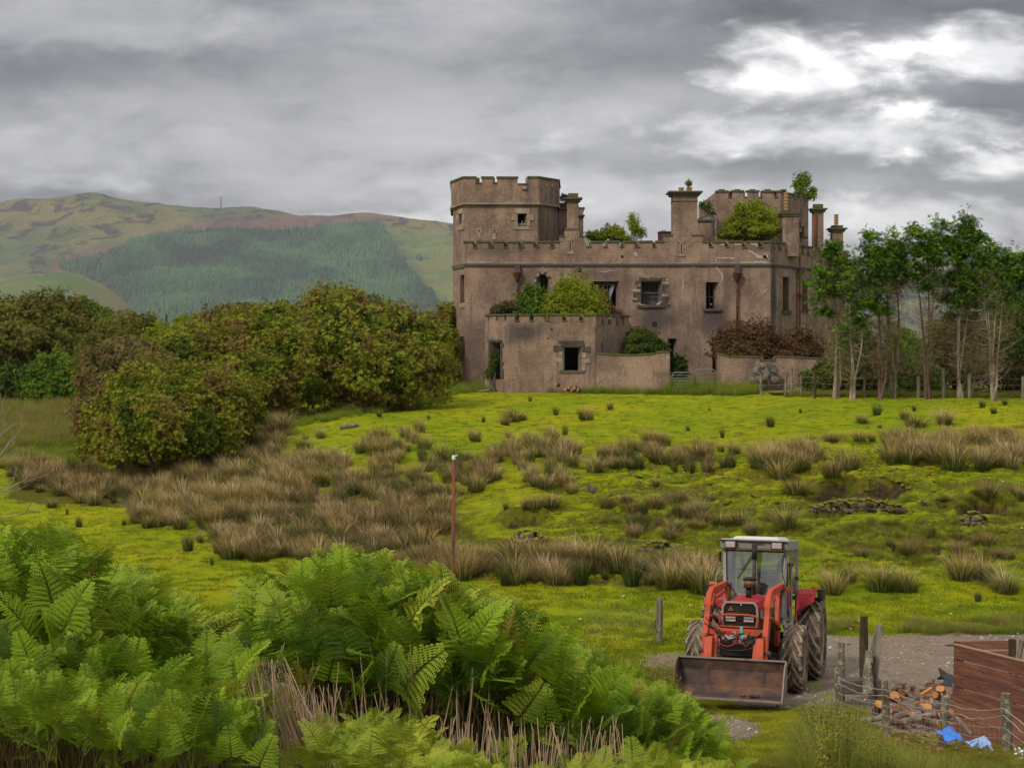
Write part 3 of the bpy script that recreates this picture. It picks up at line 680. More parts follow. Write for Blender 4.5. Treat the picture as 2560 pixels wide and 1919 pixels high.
copings(A1, A2, nC, 604, castle, .55, z=zP)
# string course / gutter
mb = MB(); Q = offset_poly([A0, A1, A2], -.10); Q0 = [A0, A1, A2]
zs_ = zat(662, 100)
wall_run(mb, Q, zs_ - .07, zs_ + .07, .10, {}); mb.build('string_course', M_LEAD, castle)
mb = MB(); Q = offset_poly([A0, A1, A2], -.05); wall_run(mb, Q, zs_ + .07, zs_ + .12, .05, {}); mb.build('string_moulding', M_DRESS, castle)
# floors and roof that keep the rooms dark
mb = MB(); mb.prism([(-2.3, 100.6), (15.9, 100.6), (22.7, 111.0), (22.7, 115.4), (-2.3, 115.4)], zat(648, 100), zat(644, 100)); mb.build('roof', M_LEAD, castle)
mb = MB(); mb.prism([(-2.3, 100.6), (15.9, 100.6), (22.7, 111.0), (22.7, 115.4), (-2.3, 115.4)], zat(800, 100), zat(796, 100)); mb.build('upper_floor', M_SOOT_SHADE, castle)
mb = MB(); mb.prism([(-2.3, 100.6), (15.9, 100.6), (22.7, 111.0), (22.7, 115.4), (-2.3, 115.4)], 3.6, 3.75); mb.build('ground_floor', M_SOOT_SHADE, castle)
mb = MB(); mb.box((8, 106.0, 8), (22, .25, 9.5)); mb.build('inner_wall', M_SOOT_SHADE, castle)
# ---------------- left tower
T = [(-3.95, 108.5), (-3.80, 103.2), (-2.93, 100.35), (1.62, 100.35), (2.85, 102.1), (3.05, 106.5), (1.0, 109.5), (-2.2, 109.8)]
zc = zat(507, 100.35); zt = zat(443.5, 100.35)
T1, T2, T3, T4 = T[1], T[2], T[3], T[4]
tower_n = {1: notches(T1, T2, [], 458), 2: notches(T2, T3, [(1190,1204.5,458),(1233.5,1243,457),(1294,1320,460)], 458), 3: notches(T3, T4, [], 465)}
mb = MB(); wall_run(mb, T, 1.5, zc, .5, {1: [hpx(T1, T2, 1148, 1156, 535, 560), hpx(T1, T2, 1151, 1161, 687, 757), hpx(T1, T2, 1147, 1157, 842, 915)],
                                        2: [hpx(T2, T3, 1294.5, 1316.5, 534, 565)]}, closed=True)
mb.build('tower_wall', M_HARL, castle)
To = offset_poly(T, -.13, True)
To_n = {i: [] for i in range(8)}
fn = [(1189,1204.5,458),(1232.5,1243,457),(1294,1320,460)]
To_n[2] = notches(To[2], To[3], fn, 458); To_n[4] = [(.3, .45, zt - .55, 99), (.7, .85, zt - .55, 99)]
for i in (5, 6, 7): To_n[i] = [(.25, .4, zt - .55, 99), (.65, .8, zt - .55, 99)]
mb = MB(); wall_run(mb, To, zc + .0, zt, .45, To_n, closed=True); mb.build('tower_parapet', M_HARL, castle)
copings(To[2], To[3], [(a, b, y) for a, b, y in fn], 443, castle, .45, z=zt)
for i in (0, 1, 3, 4, 5, 6, 7): copings(To[i], To[(i + 1) % 8], [], 443, castle, .45, z=zt)
mb = MB(); wall_run(mb, offset_poly(T, -.19, True), zc - .12, zc, .2, {}, closed=True); mb.build('corbel_course', M_DRESS, castle)
mb = MB(); mb.prism([(p[0], p[1]) for p in offset_poly(T, .3, True)], zat(490, 100), zat(487, 100)); mb.build('tower_roof', M_LEAD, castle)
mb = MB(); wall_run(mb, offset_poly(T[1:3], -.08), zs_ - .13, zs_ + .10, .12, {}); mb.build('string_course', M_COPE, castle)
def stone_at(px0, px1, py0, py1, Y, proud=.05, mat=M_DRESS, parent=castle, name='stone', depth=.12):
    m = MB(); x0, x1 = (px0 - 1280) * Y / F, (px1 - 1280) * Y / F; z0, z1 = zat(py1, Y), zat(py0, Y)
    j = lambda: random.uniform(-.015, .015)
    m.box(((x0 + x1) / 2 + j(), Y - proud + depth / 2, (z0 + z1) / 2 + j()), (x1 - x0 - .02, depth, z1 - z0 - .02), (0, j(), j())); return m.build(name, mat, parent)
# tower window with dressed surround of alternating quoins
YT = 100.35
for a, b, c, d_ in [(1287,1325,520,534),(1277,1294,534,551),(1317,1335,534,551),(1286,1294,551,566),(1317,1325,551,566),(1284,1327,566,574)]: stone_at(a, b, c, d_, YT)
for a in (1291.5, 1315.2): pass
m = MB(); wx0, wx1 = W(1294.5, 0, YT)[0], W(1316.5, 0, YT)[0]
m.box(((wx0 + wx1) / 2, YT + .2, zat(561, YT)), (wx1 - wx0, .05, .05)); m.box(((wx0 + wx1) / 2, YT + .2, zat(560, YT)), (.05, .05, .4)); m.build('window_bar', M_BARS, castle)
m = MB(); m.box(((wx0 + wx1) / 2, YT + .25, zat(563, YT)), (wx1 - wx0 + .04, .04, .28)); m.build('window_board', M_BARS, castle)
# two cross shaped loops on the tower
for cx in (1197.5, 1236):
    s_o = stone_at(cx - 8.5, cx + 8.5, 570.5, 583, YT, .04, name='arrow_loop'); stone_at(cx - 4.5, cx + 4.5, 583, 600, YT, .04, name='loop_shaft'); stone_at(cx - 2, cx + 2, 574, 579, YT - .02, .04, M_SOOT_SHADE, s_o, 'slit', .1)
for cx, cy in ((1310,470),(1365,463),(1380,465)): stone_at(cx - 6 if cx == 1310 else cx - 3.5, cx + 6 if cx == 1310 else cx + 3.5, cy - 4, cy + 3, 100.2 if cx < 1340 else (100.9 if cx < 1370 else 101.4), .12, M_DRESS, castle, 'corbel', .2)
stone_at(1147, 1154, 456, 467, 101.2, .1, M_COPE, castle, 'corbel', .3); stone_at(1149, 1153, 467, 477, 101.2, .08, M_COPE, castle, 'corbel', .3)
# surrounds of the narrow windows on the canted face
def cant_stone(P0, P1, x0, x1, y0, y1, mat=M_DRESS, name='stone', proud=.05, th=.1, parent=castle):
    a, b, zb, zt_ = hpx(P0, P1, x0, x1, y0, y1); A, B = np.array(P0), np.array(P1); d = (B - A); L = np.linalg.norm(d); d = d / L; nrm = np.array([-d[1], d[0]])
    p, q = A + (B - A) * a - nrm * proud, A + (B - A) * b - nrm * proud; p2, q2 = p + nrm * th, q + nrm * th
    V = [(p[0], p[1], zb), (q[0], q[1], zb), (q2[0], q2[1], zb), (p2[0], p2[1], zb), (p[0], p[1], zt_), (q[0], q[1], zt_), (q2[0], q2[1], zt_), (p2[0], p2[1], zt_)]
    return mk(name, V, BOXF, mat, parent)
for r in [(1145,1159,522,534.5),(1142.5,1147.8,534.5,551),(1156.3,1162.5,534.5,551),(1144.5,1147.8,551,561),(1156.3,1159.5,551,561),(1144,1160.5,561,575)]: cant_stone(T1, T2, *r)
cant_stone(T1, T2, 1149, 1163, 758, 769); cant_stone(T1, T2, 1148.2, 1150.8, 687, 757); cant_stone(T1, T2, 1145, 1160, 837, 841)
cant_stone(A1, A2, 1954, 1976, 776, 784, M_DARKSTONE, 'sill', .12, .2); cant_stone(A1, A2, 2003, 2022, 774, 779, M_DARKSTONE, 'sill', .1, .2)
def frame_in(px0, px1, py0, py1, Y, name='window_frame', bars=((.5, None),), mat=M_WOODGREY, back=.3, wdt=.07):
    x0, x1 = W(px0, 0, Y)[0], W(px1, 0, Y)[0]; z0, z1 = zat(py1, Y), zat(py0, Y); m = MB(); y = Y + back
    m.box((x0 + wdt / 2, y, (z0 + z1) / 2), (wdt, .08, z1 - z0)); m.box((x1 - wdt / 2, y, (z0 + z1) / 2), (wdt, .08, z1 - z0)); m.box(((x0 + x1) / 2, y, z1 - wdt / 2), (x1 - x0 - 2 * wdt, .078, wdt))
    for fx, fz in bars:
        if fx is not None: m.box((x0 + (x1 - x0) * fx, y + .001, (z0 + z1) / 2), (wdt * .8, .07, z1 - z0 - wdt))
        if fz is not None: m.box(((x0 + x1) / 2, y - .001, z0 + (z1 - z0) * fz), (x1 - x0 - 2 * wdt, .066, wdt * .8))
    return m.build(name, mat, castle)
f1 = frame_in(1475, 1547, 703, 765, 100, bars=((.28, None), (.62, None), (None, .86)), wdt=.11, back=.42)
m = MB(); m.bar(W(1533, 712, 100.35), W(1517, 758, 100.3), .22, .05, (0, 1, 0)); m.build('torn_curtain', M_BARS, f1)
m = MB(); m.bar(W(1497, 716, 100.6), W(1487, 735, 100.6), .12, .04, (0, 1, 0)); m.bar(W(1480, 707, 100.38), W(1545, 712, 100.38), .09, .05); m.build('broken_glazing_bar', M_WOODGREY, f1)
f2 = frame_in(1602, 1654, 703, 762, 100, bars=((None, .52),), wdt=.10, back=.4)
m = MB()
for i in range(9): m.box((W(1606 + i * 5.3, 0, 100.6)[0], 100.6, zat(717.5, 100)), (.055, .03, .72))
m.build('shutter_slats', M_WOODGREY, f2)
m = MB(); m.box((W(1628, 0, 100)[0], 100.75, zat(747, 100)), (1.2, .03, .75)); m.build('lower_board', M_WOODGREY, f2)
m = MB(); m.add([W(1640, 761, 99.95), W(1653, 749, 100.1), W(1654, 753, 100.1), W(1648, 762, 99.95), W(1640, 761, 100.02), W(1653, 749, 100.15), W(1654, 753, 100.15), W(1648, 762, 100.02)], BOXF); m.build('fallen_slate', M_BARS, castle)
f3 = frame_in(1765, 1797, 705, 778, 100, bars=((.33, None), (.66, None), (None, .5)), wdt=.06, back=.45, mat=M_LEAD)
stone_at(1757, 1803, 771, 778, 100, .14, M_DARKSTONE, name='sill', depth=.3); stone_at(1593, 1661, 762, 768.5, 100, .14, M_DARKSTONE, name='sill', depth=.3)
for a, b in ((1601, 1612), (1640, 1648), (1775, 1779)): stone_at(a, b, 759.5, 762.5, 99.93, .1, M_SCAR, name='lime_crust', depth=.2)
m = MB(); m.box((W(1357, 0, 100.6)[0], 100.62, zat(712, 100)), (1.3, .06, 1.9)); m.build('arch_shade_plate', M_SOOT_SHADE, castle)  # added near-black plate standing in for the shade inside the arch
# rough stonework round the window
r_ = random.Random(3)
for side in (0, 1):
    y = 696
    while y < 760:
        h = r_.uniform(5, 9); wd = r_.uniform(7, 22)
        if side: stone_at(1654.5, 1654.5 + wd, y, y + h, 100, .03, r_.choice([M_DARKSTONE, M_DRESS, M_DARKSTONE]))
        else: stone_at(1601.5 - wd, 1601.5, y, y + h, 100, .03, r_.choice([M_DARKSTONE, M_DRESS, M_DARKSTONE]))
        y += h
x = 1596
while x < 1662:
    wd = r_.uniform(7, 13); stone_at(x, x + wd, 702.5 - r_.uniform(6, 12), 702.5, 100, .03, M_DARKSTONE); x += wd
# arch stones
for i in range(9):
    a = math.pi * (i + .5) / 9; cx, cy = 1357 - math.cos(a) * 19.5, 706 - math.sin(a) * 24.5
    stone_at(cx - 3.6, cx + 3.6, cy - 3.8, cy + 3.8, 100, .03, M_DARKSTONE if i % 2 else M_DRESS)
# moulded panels below the chimney breasts
for cx in (1426, 1704):
    y0 = 594 if cx == 1426 else 600
    s_o = stone_at(cx - 8.5, cx + 8.5, y0, y0 + 7, 100, .05, name='cross_panel'); stone_at(cx - 4.5, cx + 4.5, y0 + 7, y0 + 32, 100, .05, name='cross_shaft'); stone_at(cx - 8.5, cx + 8.5, y0 + 32, y0 + 41, 100, .05, name='cross_foot'); stone_at(cx - 1.6, cx + 1.6, y0 + 9, y0 + 31, 99.98, .05, M_SOOT_SHADE, s_o, 'slit', .06)
# rainwater hoppers and pipes
def hopper(cx, ytop, ybot, Y, pw=5.0):
    m = MB(); c = W(cx, ytop, Y - .22); m.lathe([(.10, -.62), (.11, -.45), (.24, -.34), (.28, -.12), (.30, -.10), (.30, 0)], c, 'z', 12)
    h = m.build('rain_hopper', M_RUST, castle, True)
    m = MB(); m.tube([W(cx, ytop + 14, Y - .16), W(cx, ybot, Y - .16)], .065, 8)
    for yy in np.arange(ytop + 45, ybot, 40): m.lathe([(.09, -.05), (.09, .05)], W(cx, yy, Y - .16), 'z', 8)
    m.build('downpipe', M_RUST, castle, True)
    m = MB(); c2 = W(cx, ytop - 8, Y - .1); m.box(c2, (.34, .22, .5)); m.build('hopper_bracket', M_LEAD, castle)
hopper(1293.5, 678, 760, 100); hopper(1843, 680, 815, 100)
for px in (1994.5, 2001.5):
    a, b = u_at(px, A1, A2), 0; pp = np.array(A1) + (np.array(A2) - np.array(A1)) * a; m = MB()
    m.tube([(pp[0] - .1, pp[1] - .14, zat(680 if px < 2000 else 634, pp[1])), (pp[0] - .1, pp[1] - .14, 4.2)], .085, 8); m.build('downpipe', M_RUST, castle, True)
cant_stone(A1, A2, 1991, 2005, 676, 683, M_RUST, 'pipe_clamp', .2, .12); cant_stone(A1, A2, 1991, 2006, 735, 740, M_RUST, 'pipe_clamp', .2, .12)
# lime scars where the render has come off
def scar_strip(pts, wpx, Y=100, name='lime_scar', P=None):
    rr = random.Random(int(pts[0][0])); fine = []
    for (x0, y0), (x1, y1) in zip(pts, pts[1:]):
        n = max(2, int(math.hypot(x1 - x0, y1 - y0) / 4))
        for i in range(n): fine.append((x0 + (x1 - x0) * i / n + rr.uniform(-1.2, 1.2), y0 + (y1 - y0) * i / n + rr.uniform(-1.2, 1.2)))
    fine.append(pts[-1]); V = []; n = len(fine)
    for i, (x, y) in enumerate(fine):
        a = fine[max(0, i - 1)]; b = fine[min(n - 1, i + 1)]; dx, dy = b[0] - a[0], b[1] - a[1]; L = math.hypot(dx, dy) or 1; k = wpx * rr.uniform(.25, .75) * (.35 + .65 * math.sin(math.pi * min(max((i + .5) / n, 0), 1)))
        for s in (-1, 1):
            for d_ in (0, .02):
                px, py = x - dy / L * k * s, y + dx / L * k * s
                if P is None: p = W(px, py, Y - .025 + d_)
                else:
                    uu = u_at(px, *P); y_ = P[0][1] + (P[1][1] - P[0][1]) * uu; p = W(px, py, y_ - .05 + d_)
                V.append(p)
    Fc = []
    for i in range(n - 1):
        a, b = i * 4, i * 4 + 4; Fc += [(a, a + 2, b + 2, b), (a, b, b + 1, a + 1), (a + 2, a + 3, b + 3, b + 2), (a + 1, b + 1, b + 3, a + 3)]
    Fc += [(0, 1, 3, 2), (n * 4 - 4, n * 4 - 2, n * 4 - 1, n * 4 - 3)]
    mk(name, V, Fc, M_SCAR, castle)
scar_strip([(1787,643),(1810,645),(1839,646)], 5); scar_strip([(1789,642),(1792,668),(1800,680),(1807,690),(1804,706)], 5)
scar_strip([(1851,657),(1880,658),(1921,655)], 8); scar_strip([(1871,626),(1885,634),(1897,643),(1912,641),(1921,652)], 7); scar_strip([(1908,642),(1916,640),(1921,650)], 9)
scar_strip([(1802,611),(1812,612)], 5); scar_strip([(1835,609),(1855,612)], 4); scar_strip([(1876,608),(1890,610),(1893,617)], 6); scar_strip([(1708,676),(1707,736)], 3); scar_strip([(1735,664),(1736,671)], 4); scar_strip([(1773,662),(1774,669)], 4)
scar_strip([(1586,632),(1592,640)], 9); scar_strip([(1160,657),(1230,656)], 3); scar_strip([(1196,658),(1199,664)], 3); scar_strip([(1343,660),(1358,662)], 3); scar_strip([(1357,666),(1359,672)], 4); scar_strip([(1500,680),(1540,676)], 3)
scar_strip([(1913,768),(1914,806)], 3); scar_strip([(1912,732),(1917,722)], 3); scar_strip([(1612,650),(1613,668)], 1.8); scar_strip([(1667,652),(1668,672)], 2)
# ---------------- turret behind the left tower
m = MB(); Yt = 104.5; x0, x1 = W(1388, 0, Yt)[0], W(1447, 0, Yt)[0]; m.box(((x0 + x1) / 2, Yt + 2, (zat(513, Yt) + 9) / 2), (x1 - x0, 4, zat(513, Yt) - 9)); m.build('rear_turret', M_HARL, castle)
block('turret_coping', 1388, 1462, 518, 523, 104.3, 4.6, M_LEAD); block('turret_top', 1388, 1446, 507, 518, 104.4, 4.2, M_REDBRICK)
m = MB(); Yt = 103.6; x0, x1 = W(1446, 0, Yt)[0], W(1458.5, 0, Yt)[0]; m.box(((x0 + x1) / 2, Yt + 2.5, (zat(524, Yt) + 9) / 2), (x1 - x0, 5, zat(524, Yt) - 9)); m.build('turret_wing', M_HARL, castle)
block('ledge', 1444, 1462, 537, 540, 103.4, 1.2, M_LEAD)
# ---------------- chimneys: name, px0,px1, ytop, ybottom, cap rows, Y
def chimney(px0, px1, yt, yb, Y, cap=None, top=None, pots=(), dep=None, flare=False, pipe=False):
    x0, x1 = W(px0, 0, Y)[0], W(px1, 0, Y)[0]; dep = dep or (x1 - x0); m = MB(); cx = (x0 + x1) / 2; cy = Y + dep / 2
    m.box((cx, cy, (zat(yt, Y) + zat(yb, Y)) / 2), (x1 - x0, dep, zat(yt, Y) - zat(yb, Y))); c = m.build('chimney', M_HARL, castle)
    if flare: block('chimney_plinth', px0 - 5, px1 + 4, yb - 10, yb + 1, Y - .06, dep + .1, M_COPE, c)
    if cap:
        m = MB(); ov = (cap[1] - cap[0] - (px1 - px0)) / 2 * Y / F; zc_ = zat(yt, Y)
        m.box((cx, cy, zc_ + .08), (x1 - x0 + ov, dep + ov, .16)); m.box((cx, cy, zc_ + .20), (x1 - x0 + 2 * ov, dep + 2 * ov, .10)); m.build('chimney_cap', M_COPE, c)
    if top: block('chimney_head', top[0], top[1], top[2], yt - 11, Y + dep * .12, dep * .76, M_COPE, c)
    for p in pots:
        m = MB(); q = W(p[0], p[2], Y + dep / 2); r = p[1] * Y / F / 2; h = (p[2] - p[3]) * Y / F
        prof = [(r * 1.1, -.1)]; n = p[4] if len(p) > 4 else 1
        for i in range(n): prof += [(r * .85, h * i / n), (r * .85, h * (i + .55) / n), (r * 1.12, h * (i + .62) / n), (r * 1.12, h * (i + .95) / n)]
        m.lathe(prof, q, 'z', 12); m.build('chimney_pot', M_POT, c, False)
    if pipe:
        m = MB(); m.tube([(x0 + .1, Y - .1, zat(yb, Y)), (x0 + .1, Y - .1, zat(yt + 4, Y))], .09, 8); m.build('flue_pipe', M_RUST, c, True)
    return c
chimney(1418, 1446, 504, 580, 100.1, (1408,1456), (1421,1445.5,483), flare=True)
chimney(1683, 1744, 488, 604.4, 100.02, (1671,1756), None, [(1703,14,477,469),(1724,13,477,468)], dep=1.4)
block('moulding', 1682, 1745, 501.5, 503.5, 99.98, 1.48, M_COPE)
block('brick_stack', 1648, 1682, 580, 606, 102, 1.0, M_REDBRICK); block('stack_cap', 1647, 1684, 578, 580.5, 101.95, 1.1, M_LEAD)
for px in (1655, 1661): block('stack_vent', px, px + 3, 575, 578, 102.3, .1, M_LEAD)
# low rear wall right of the big chimney with broken rafters
block('rear_gable', 1744, 1787, 552, 650, 104, .6); block('rear_coping', 1744, 1789, 549, 553, 103.9, .8, M_LEAD)
m = MB(); m.bar(W(1744, 549, 104), W(1775, 536, 104), .09); m.bar(W(1775, 536, 104), W(1790, 548, 104), .09); m.bar(W(1780, 545, 104), W(1783, 590, 103.7), .08); m.build('broken_rafter', M_LEAD, castle)
# ---------------- right rear tower
G = [(13.6, 106.0), (18.05, 106.0), (20.6, 110.8), (20.9, 116.5), (13.6, 116.5)]
G = [(W(1792, 0, 106)[0], 106.0), (W(1952, 0, 106)[0], 106.0), (W(2021, 0, 111)[0], 111.0), (W(2021, 0, 111)[0] + .6, 116.5), (W(1792, 0, 106)[0], 116.5)]
zg = zat(478, 106); gn = [(1820.5,1830,493),(1858.5,1868,493),(1897,1906,493),(1936,1944,493)]
gc = [(1972,1976,494),(1986,1990,497),(1999,2003,500),(2011,2015,503)]
mb = MB(); wall_run(mb, G, 8, zg, .5, {0: notches(G[0], G[1], gn, 493), 1: [hpx(G[1], G[2], a, b, 300, y) for a, b, y in gc] + [hpx(G[1], G[2], 1999, 2005, 580, 606)]}, closed=True); mb.build('rear_tower_wall', M_HARL, castle)
copings(G[0], G[1], gn, 478, castle, .5, z=zg); copings(G[1], G[2], gc, 478, castle, .5, z=zg)
for cx in (1805, 1844, 1882, 1920, 1960): block('merlon_cap', cx - 7, cx + 7, 473, 477, 105.98, .5, M_COPE)
mb = MB(); mb.prism(offset_poly(G, .3, True), zat(510, 106), zat(507, 106)); mb.build('tower_roof', M_LEAD, castle)
chimney(1957.5, 1998, 541, 640, 102.0, (1953,2004), (1955.5,1996,524), [(1965.5,12,523,481,5)], dep=1.2)
for a, b, c_, d_ in ((1997,2002,552,566),(1999,2008,566,569),(2007,2010,566,592),(2007,2021,592,595)): block('rubble_string', a, b, c_, d_, 103, .3, M_LEAD)
chimney(2034, 2059, 530, 650, 106.5, (2026,2068), (2035,2058,510), pipe=True)
chimney(2081, 2108, 579, 680, 107.5, (2072,2117), (2081,2108,563), [(2090.5,11,562,536,4)])
# ---------------- front wing
B = [(-1.10, 99.9), (W(1213, 0, 96.4)[0], 96.4), (W(1270, 0, 94)[0], 94.0), (W(1489, 0, 94)[0], 94.0), (W(1572, 0, 97.7)[0], 97.7), (W(1572, 0, 97.7)[0] - .05, 99.9)]
zw = zat(786, 94)
wn = {1: [(1220,1224,797),(1240.5,1245,797),(1261,1266,798)], 2: [(1286,1298,801),(1323,1334,801),(1361,1374,801),(1405,1417,801),(1447,1460,801)], 3: [(1504,1509,806),(1521,1527,807),(1540,1545,808),(1556,1561,809)]}
H = {i: notches(B[i], B[i + 1], wn[i], 800) for i in wn}
H[1] += [hpx(B[1], B[2], 1228, 1252, 856, 948)]; H[2] += [hpx(B[2], B[3], 1408, 1454, 865, 926)]
mb = MB(); wall_run(mb, B, 2.2, zw, .5, H); mb.build('wing_wall', M_HARL, castle)
for i in wn: copings(B[i], B[i + 1], wn[i], 786, castle, .5, z=zw, hgt=.10)
mb = MB(); mb.prism([(B[1][0] + .3, 96.5), (B[2][0] + .2, 94.3), (B[3][0] - .2, 94.3), (B[4][0] - .3, 97.9), (B[4][0] - .3, 99.95), (B[1][0] + .3, 99.95)], zat(806, 94), zat(803, 94)); mb.build('wing_roof', M_LEAD, castle)
mb = MB(); mb.box((2.7, 99.0, 5.4), (7.6, .2, 4.4)); mb.build('wing_inner_wall', M_SOOT_SHADE, castle)
YW = 94.0
for a, b, c_, d_, mt in [(1396,1460,851,858,M_DARKSTONE),(1401,1462,858,865,M_DARKSTONE),(1383,1407,864,878,M_DARKSTONE),(1455,1477,866,880,M_DARKSTONE),(1396,1407,878,893,M_DRESS),(1455,1466,881,895,M_DRESS),(1390,1407,893,905,M_DRESS),(1455,1476,896,908,M_DRESS),
                         (1396,1407,905,926,M_DRESS),(1455,1464,908,926,M_DRESS),(1399,1462,926,933,M_COPE)]: stone_at(a, b, c_, d_, YW, .05, mt)
m = MB(); q0, q1 = W(1408, 0, YW)[0], W(1454, 0, YW)[0]; m.box((q0 + .04, YW + .3, zat(895, YW)), (.08, .1, 1.4)); m.box(((q0 + q1) / 2, YW + .3, zat(866.5, YW)), (q1 - q0, .1, .08)); m.build('window_frame', M_SCAR, castle)
r_ = random.Random(5)
for side in (0, 1):
    y = 850
    while y < 940:
        h = r_.uniform(8, 14); wd = r_.uniform(3, 8)
        if side: cant_stone(B[1], B[2], 1252.2, 1252.2 + wd, y, y + h - .5, M_DARKSTONE)
        else: cant_stone(B[1], B[2], 1228 - wd * .7, 1227.8, y, y + h - .5, M_DARKSTONE)
        y += h
cant_stone(B[1], B[2], 1225, 1256, 849, 855.5, M_DARKSTONE, 'lintel')
for px, py in ((1505,870),(1557,872)):
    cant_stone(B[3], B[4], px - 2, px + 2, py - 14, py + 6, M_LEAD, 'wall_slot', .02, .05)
for px, py, s in ((1380,822,2.5),(1370,845,2),(1555,641,3.5),(1636,810,6),(1448,675,5)): stone_at(px - s, px + s, py - s, py + s, YW if py > 815 and px < 1480 else 100, .03, M_SOOT_SHADE, name='broken_socket', depth=.06)

# ---------------- garden walls, gate, posts
def low_wall(name, label, pts, cat='wall', th=.45, cop=True):
    """pts (px, ytop, Y) along the top"""
    P = [W(a, b, c) for a, b, c in pts]; root = empty(name, (float(P[0][0]), float(P[0][1]), gz1(P[0][0], P[0][1])), label, cat); m = MB()
    for p, q in zip(P, P[1:]):
        z0 = min(gz1(p[0], p[1]), gz1(q[0], q[1])) - .6; V = []
        for r in (p, q): V += [(r[0], r[1], z0), (r[0], r[1] + th, z0), (r[0], r[1] + th, r[2]), (r[0], r[1], r[2])]
        m.add(V, [(0, 4, 7, 3), (3, 7, 6, 2), (2, 6, 5, 1), (0, 3, 2, 1), (4, 5, 6, 7)])
    m.build('masonry', M_HARL, root)
    if cop:
        for p, q in zip(P, P[1:]):
            n = max(1, int(np.linalg.norm(q - p) / .8))
            for i in range(n):
                a, b = p + (q - p) * (i + .01) / n, p + (q - p) * (i + .99) / n
                m = MB(); m.bar((a[0], a[1] + th / 2, a[2] + .04), (b[0], b[1] + th / 2, b[2] + .04 + random.uniform(-.01, .01)), th + .1, .09); m.build('coping', M_COPE, root)
    return root
low_wall('garden_wall', 'low harled garden wall joining the front wing to the gate', [(1490,884,93.8),(1540,888,93.6),(1590,889,93.4),(1640,885,93.2),(1645,881,93.2),(1675,881,93.1)])
low_wall('garden_wall', 'broken low harled wall below the reddish bushes', [(1795,886,94),(1806,888,94),(1822,892,94),(1898,893,94),(1899,902,94),(1935,902,94),(1940,892,94),(2020,896,93.8),(2150,901,93.6)])
M_GALV = material('galvanised_steel', lambda t: principled(t, (.17, .19, .18), .6, metal=.2))
def gate(name, label, x0, x1, yt, yb, Y, nb):
    a, b = W(x0, yt, Y), W(x1, yt, Y); zb = zat(yb, Y); r = empty(name, ((a[0] + b[0]) / 2, Y, zb), label, 'gate'); m = MB()
    m.tube([(a[0], Y, zb), (a[0], Y, a[2] - .1), (a[0] + .1, Y, a[2]), (b[0] - .1, Y, b[2]), (b[0], Y, b[2] - .1), (b[0], Y, zb)], .035, 8); m.build('gate_frame', M_GALV, r, True)
    for i in range(nb):
        z = zb + (a[2] - zb) * (i / nb) ** 1.1 + .02; m = MB(); m.tube([(a[0] + .03, Y, z), (b[0] - .03, Y, z)], .022, 6); m.build('gate_bar', M_GALV, r, True)
    return r
gate('field_gate', 'galvanised tube gate, the long low leaf against the garden wall end', 1681, 1736, 931, 966, 92.6, 5)
gate('field_gate', 'galvanised tube gate leaf standing open, nearer the reddish bushes', 1737, 1788, 924, 966, 92.8, 4)
# rubble stones in the breach of the garden wall
M_BOULDER = material('lichened_rock', lambda t: m_stone(t, (.26, .22, .19), (.10, .085, .07)))
def rock_mesh(sx, sy, sz, seed, n=10):
    rr = np.random.default_rng(seed); V = []; Fc = []; m = 12
    for i in range(n + 1):
        th = math.pi * i / n
        for j in range(m):
            ph = 2 * math.pi * j / m; V.append((math.sin(th) * math.cos(ph), math.sin(th) * math.sin(ph), math.cos(th)))
    V = np.array(V); D = 1 + .35 * (fbm(V[:, 0] * 1.6 + seed, V[:, 1] * 1.6 + V[:, 2] * 2.1, 4, seed)) ; 
    for _ in range(9):
        nrm = rr.normal(size=3); nrm /= np.linalg.norm(nrm); dd = (V * D[:, None]) @ nrm; k = dd > .55; D[k] *= .55 / dd[k]
    V = V * D[:, None] * np.array([sx, sy, sz])
    Fc = [(i * m + j, (i + 1) * m + j, (i + 1) * m + (j + 1) % m, i * m + (j + 1) % m) for i in range(n) for j in range(m)]
    return V, Fc
def rock(px, py, Y, wpx, hpx_, name, label, cat='rock', group=None, seed=1, mat=None, rz=0, sink=.3, depth=None):
    p = W(px, py, Y); sx = wpx / 2 * Y / F; sz = hpx_ / 2 * Y / F * 1.1; V, Fc = rock_mesh(sx, depth or sx * .8, sz, seed)
    c, s = math.cos(rz), math.sin(rz); V = np.stack([V[:, 0] * c - V[:, 2] * s, V[:, 1], V[:, 0] * s + V[:, 2] * c], 1)
    o = mk(name, V + p, Fc, mat or M_BOULDER); tag(o, label, cat, group); return o
for i, (a, b, ww, hh) in enumerate(((1893,930,30,26),(1906,916,24,20),(1924,914,26,22),(1939,926,26,28),(1898,948,34,28),(1918,936,34,32),(1939,950,32,30),(1882,952,24,26))):
    rock(a, b, 93.4, ww, hh, 'rubble_stone', ['grey rubble stone at the far left foot of the wall breach', 'small grey rubble stone topping the left side of the breach', 'grey rubble stone crowning the heap in the wall breach', 'grey rubble stone wedged at the right edge of the breach', 'rubble stone low left in the heap of the wall breach', 'largest pale rubble stone in the middle of the wall breach heap', 'rubble stone at the right foot of the wall breach heap', 'smallest rubble stone lying at the lower left of the breach'][i], 'stone', 'rubble stones in the breach of the garden wall', i + 10)
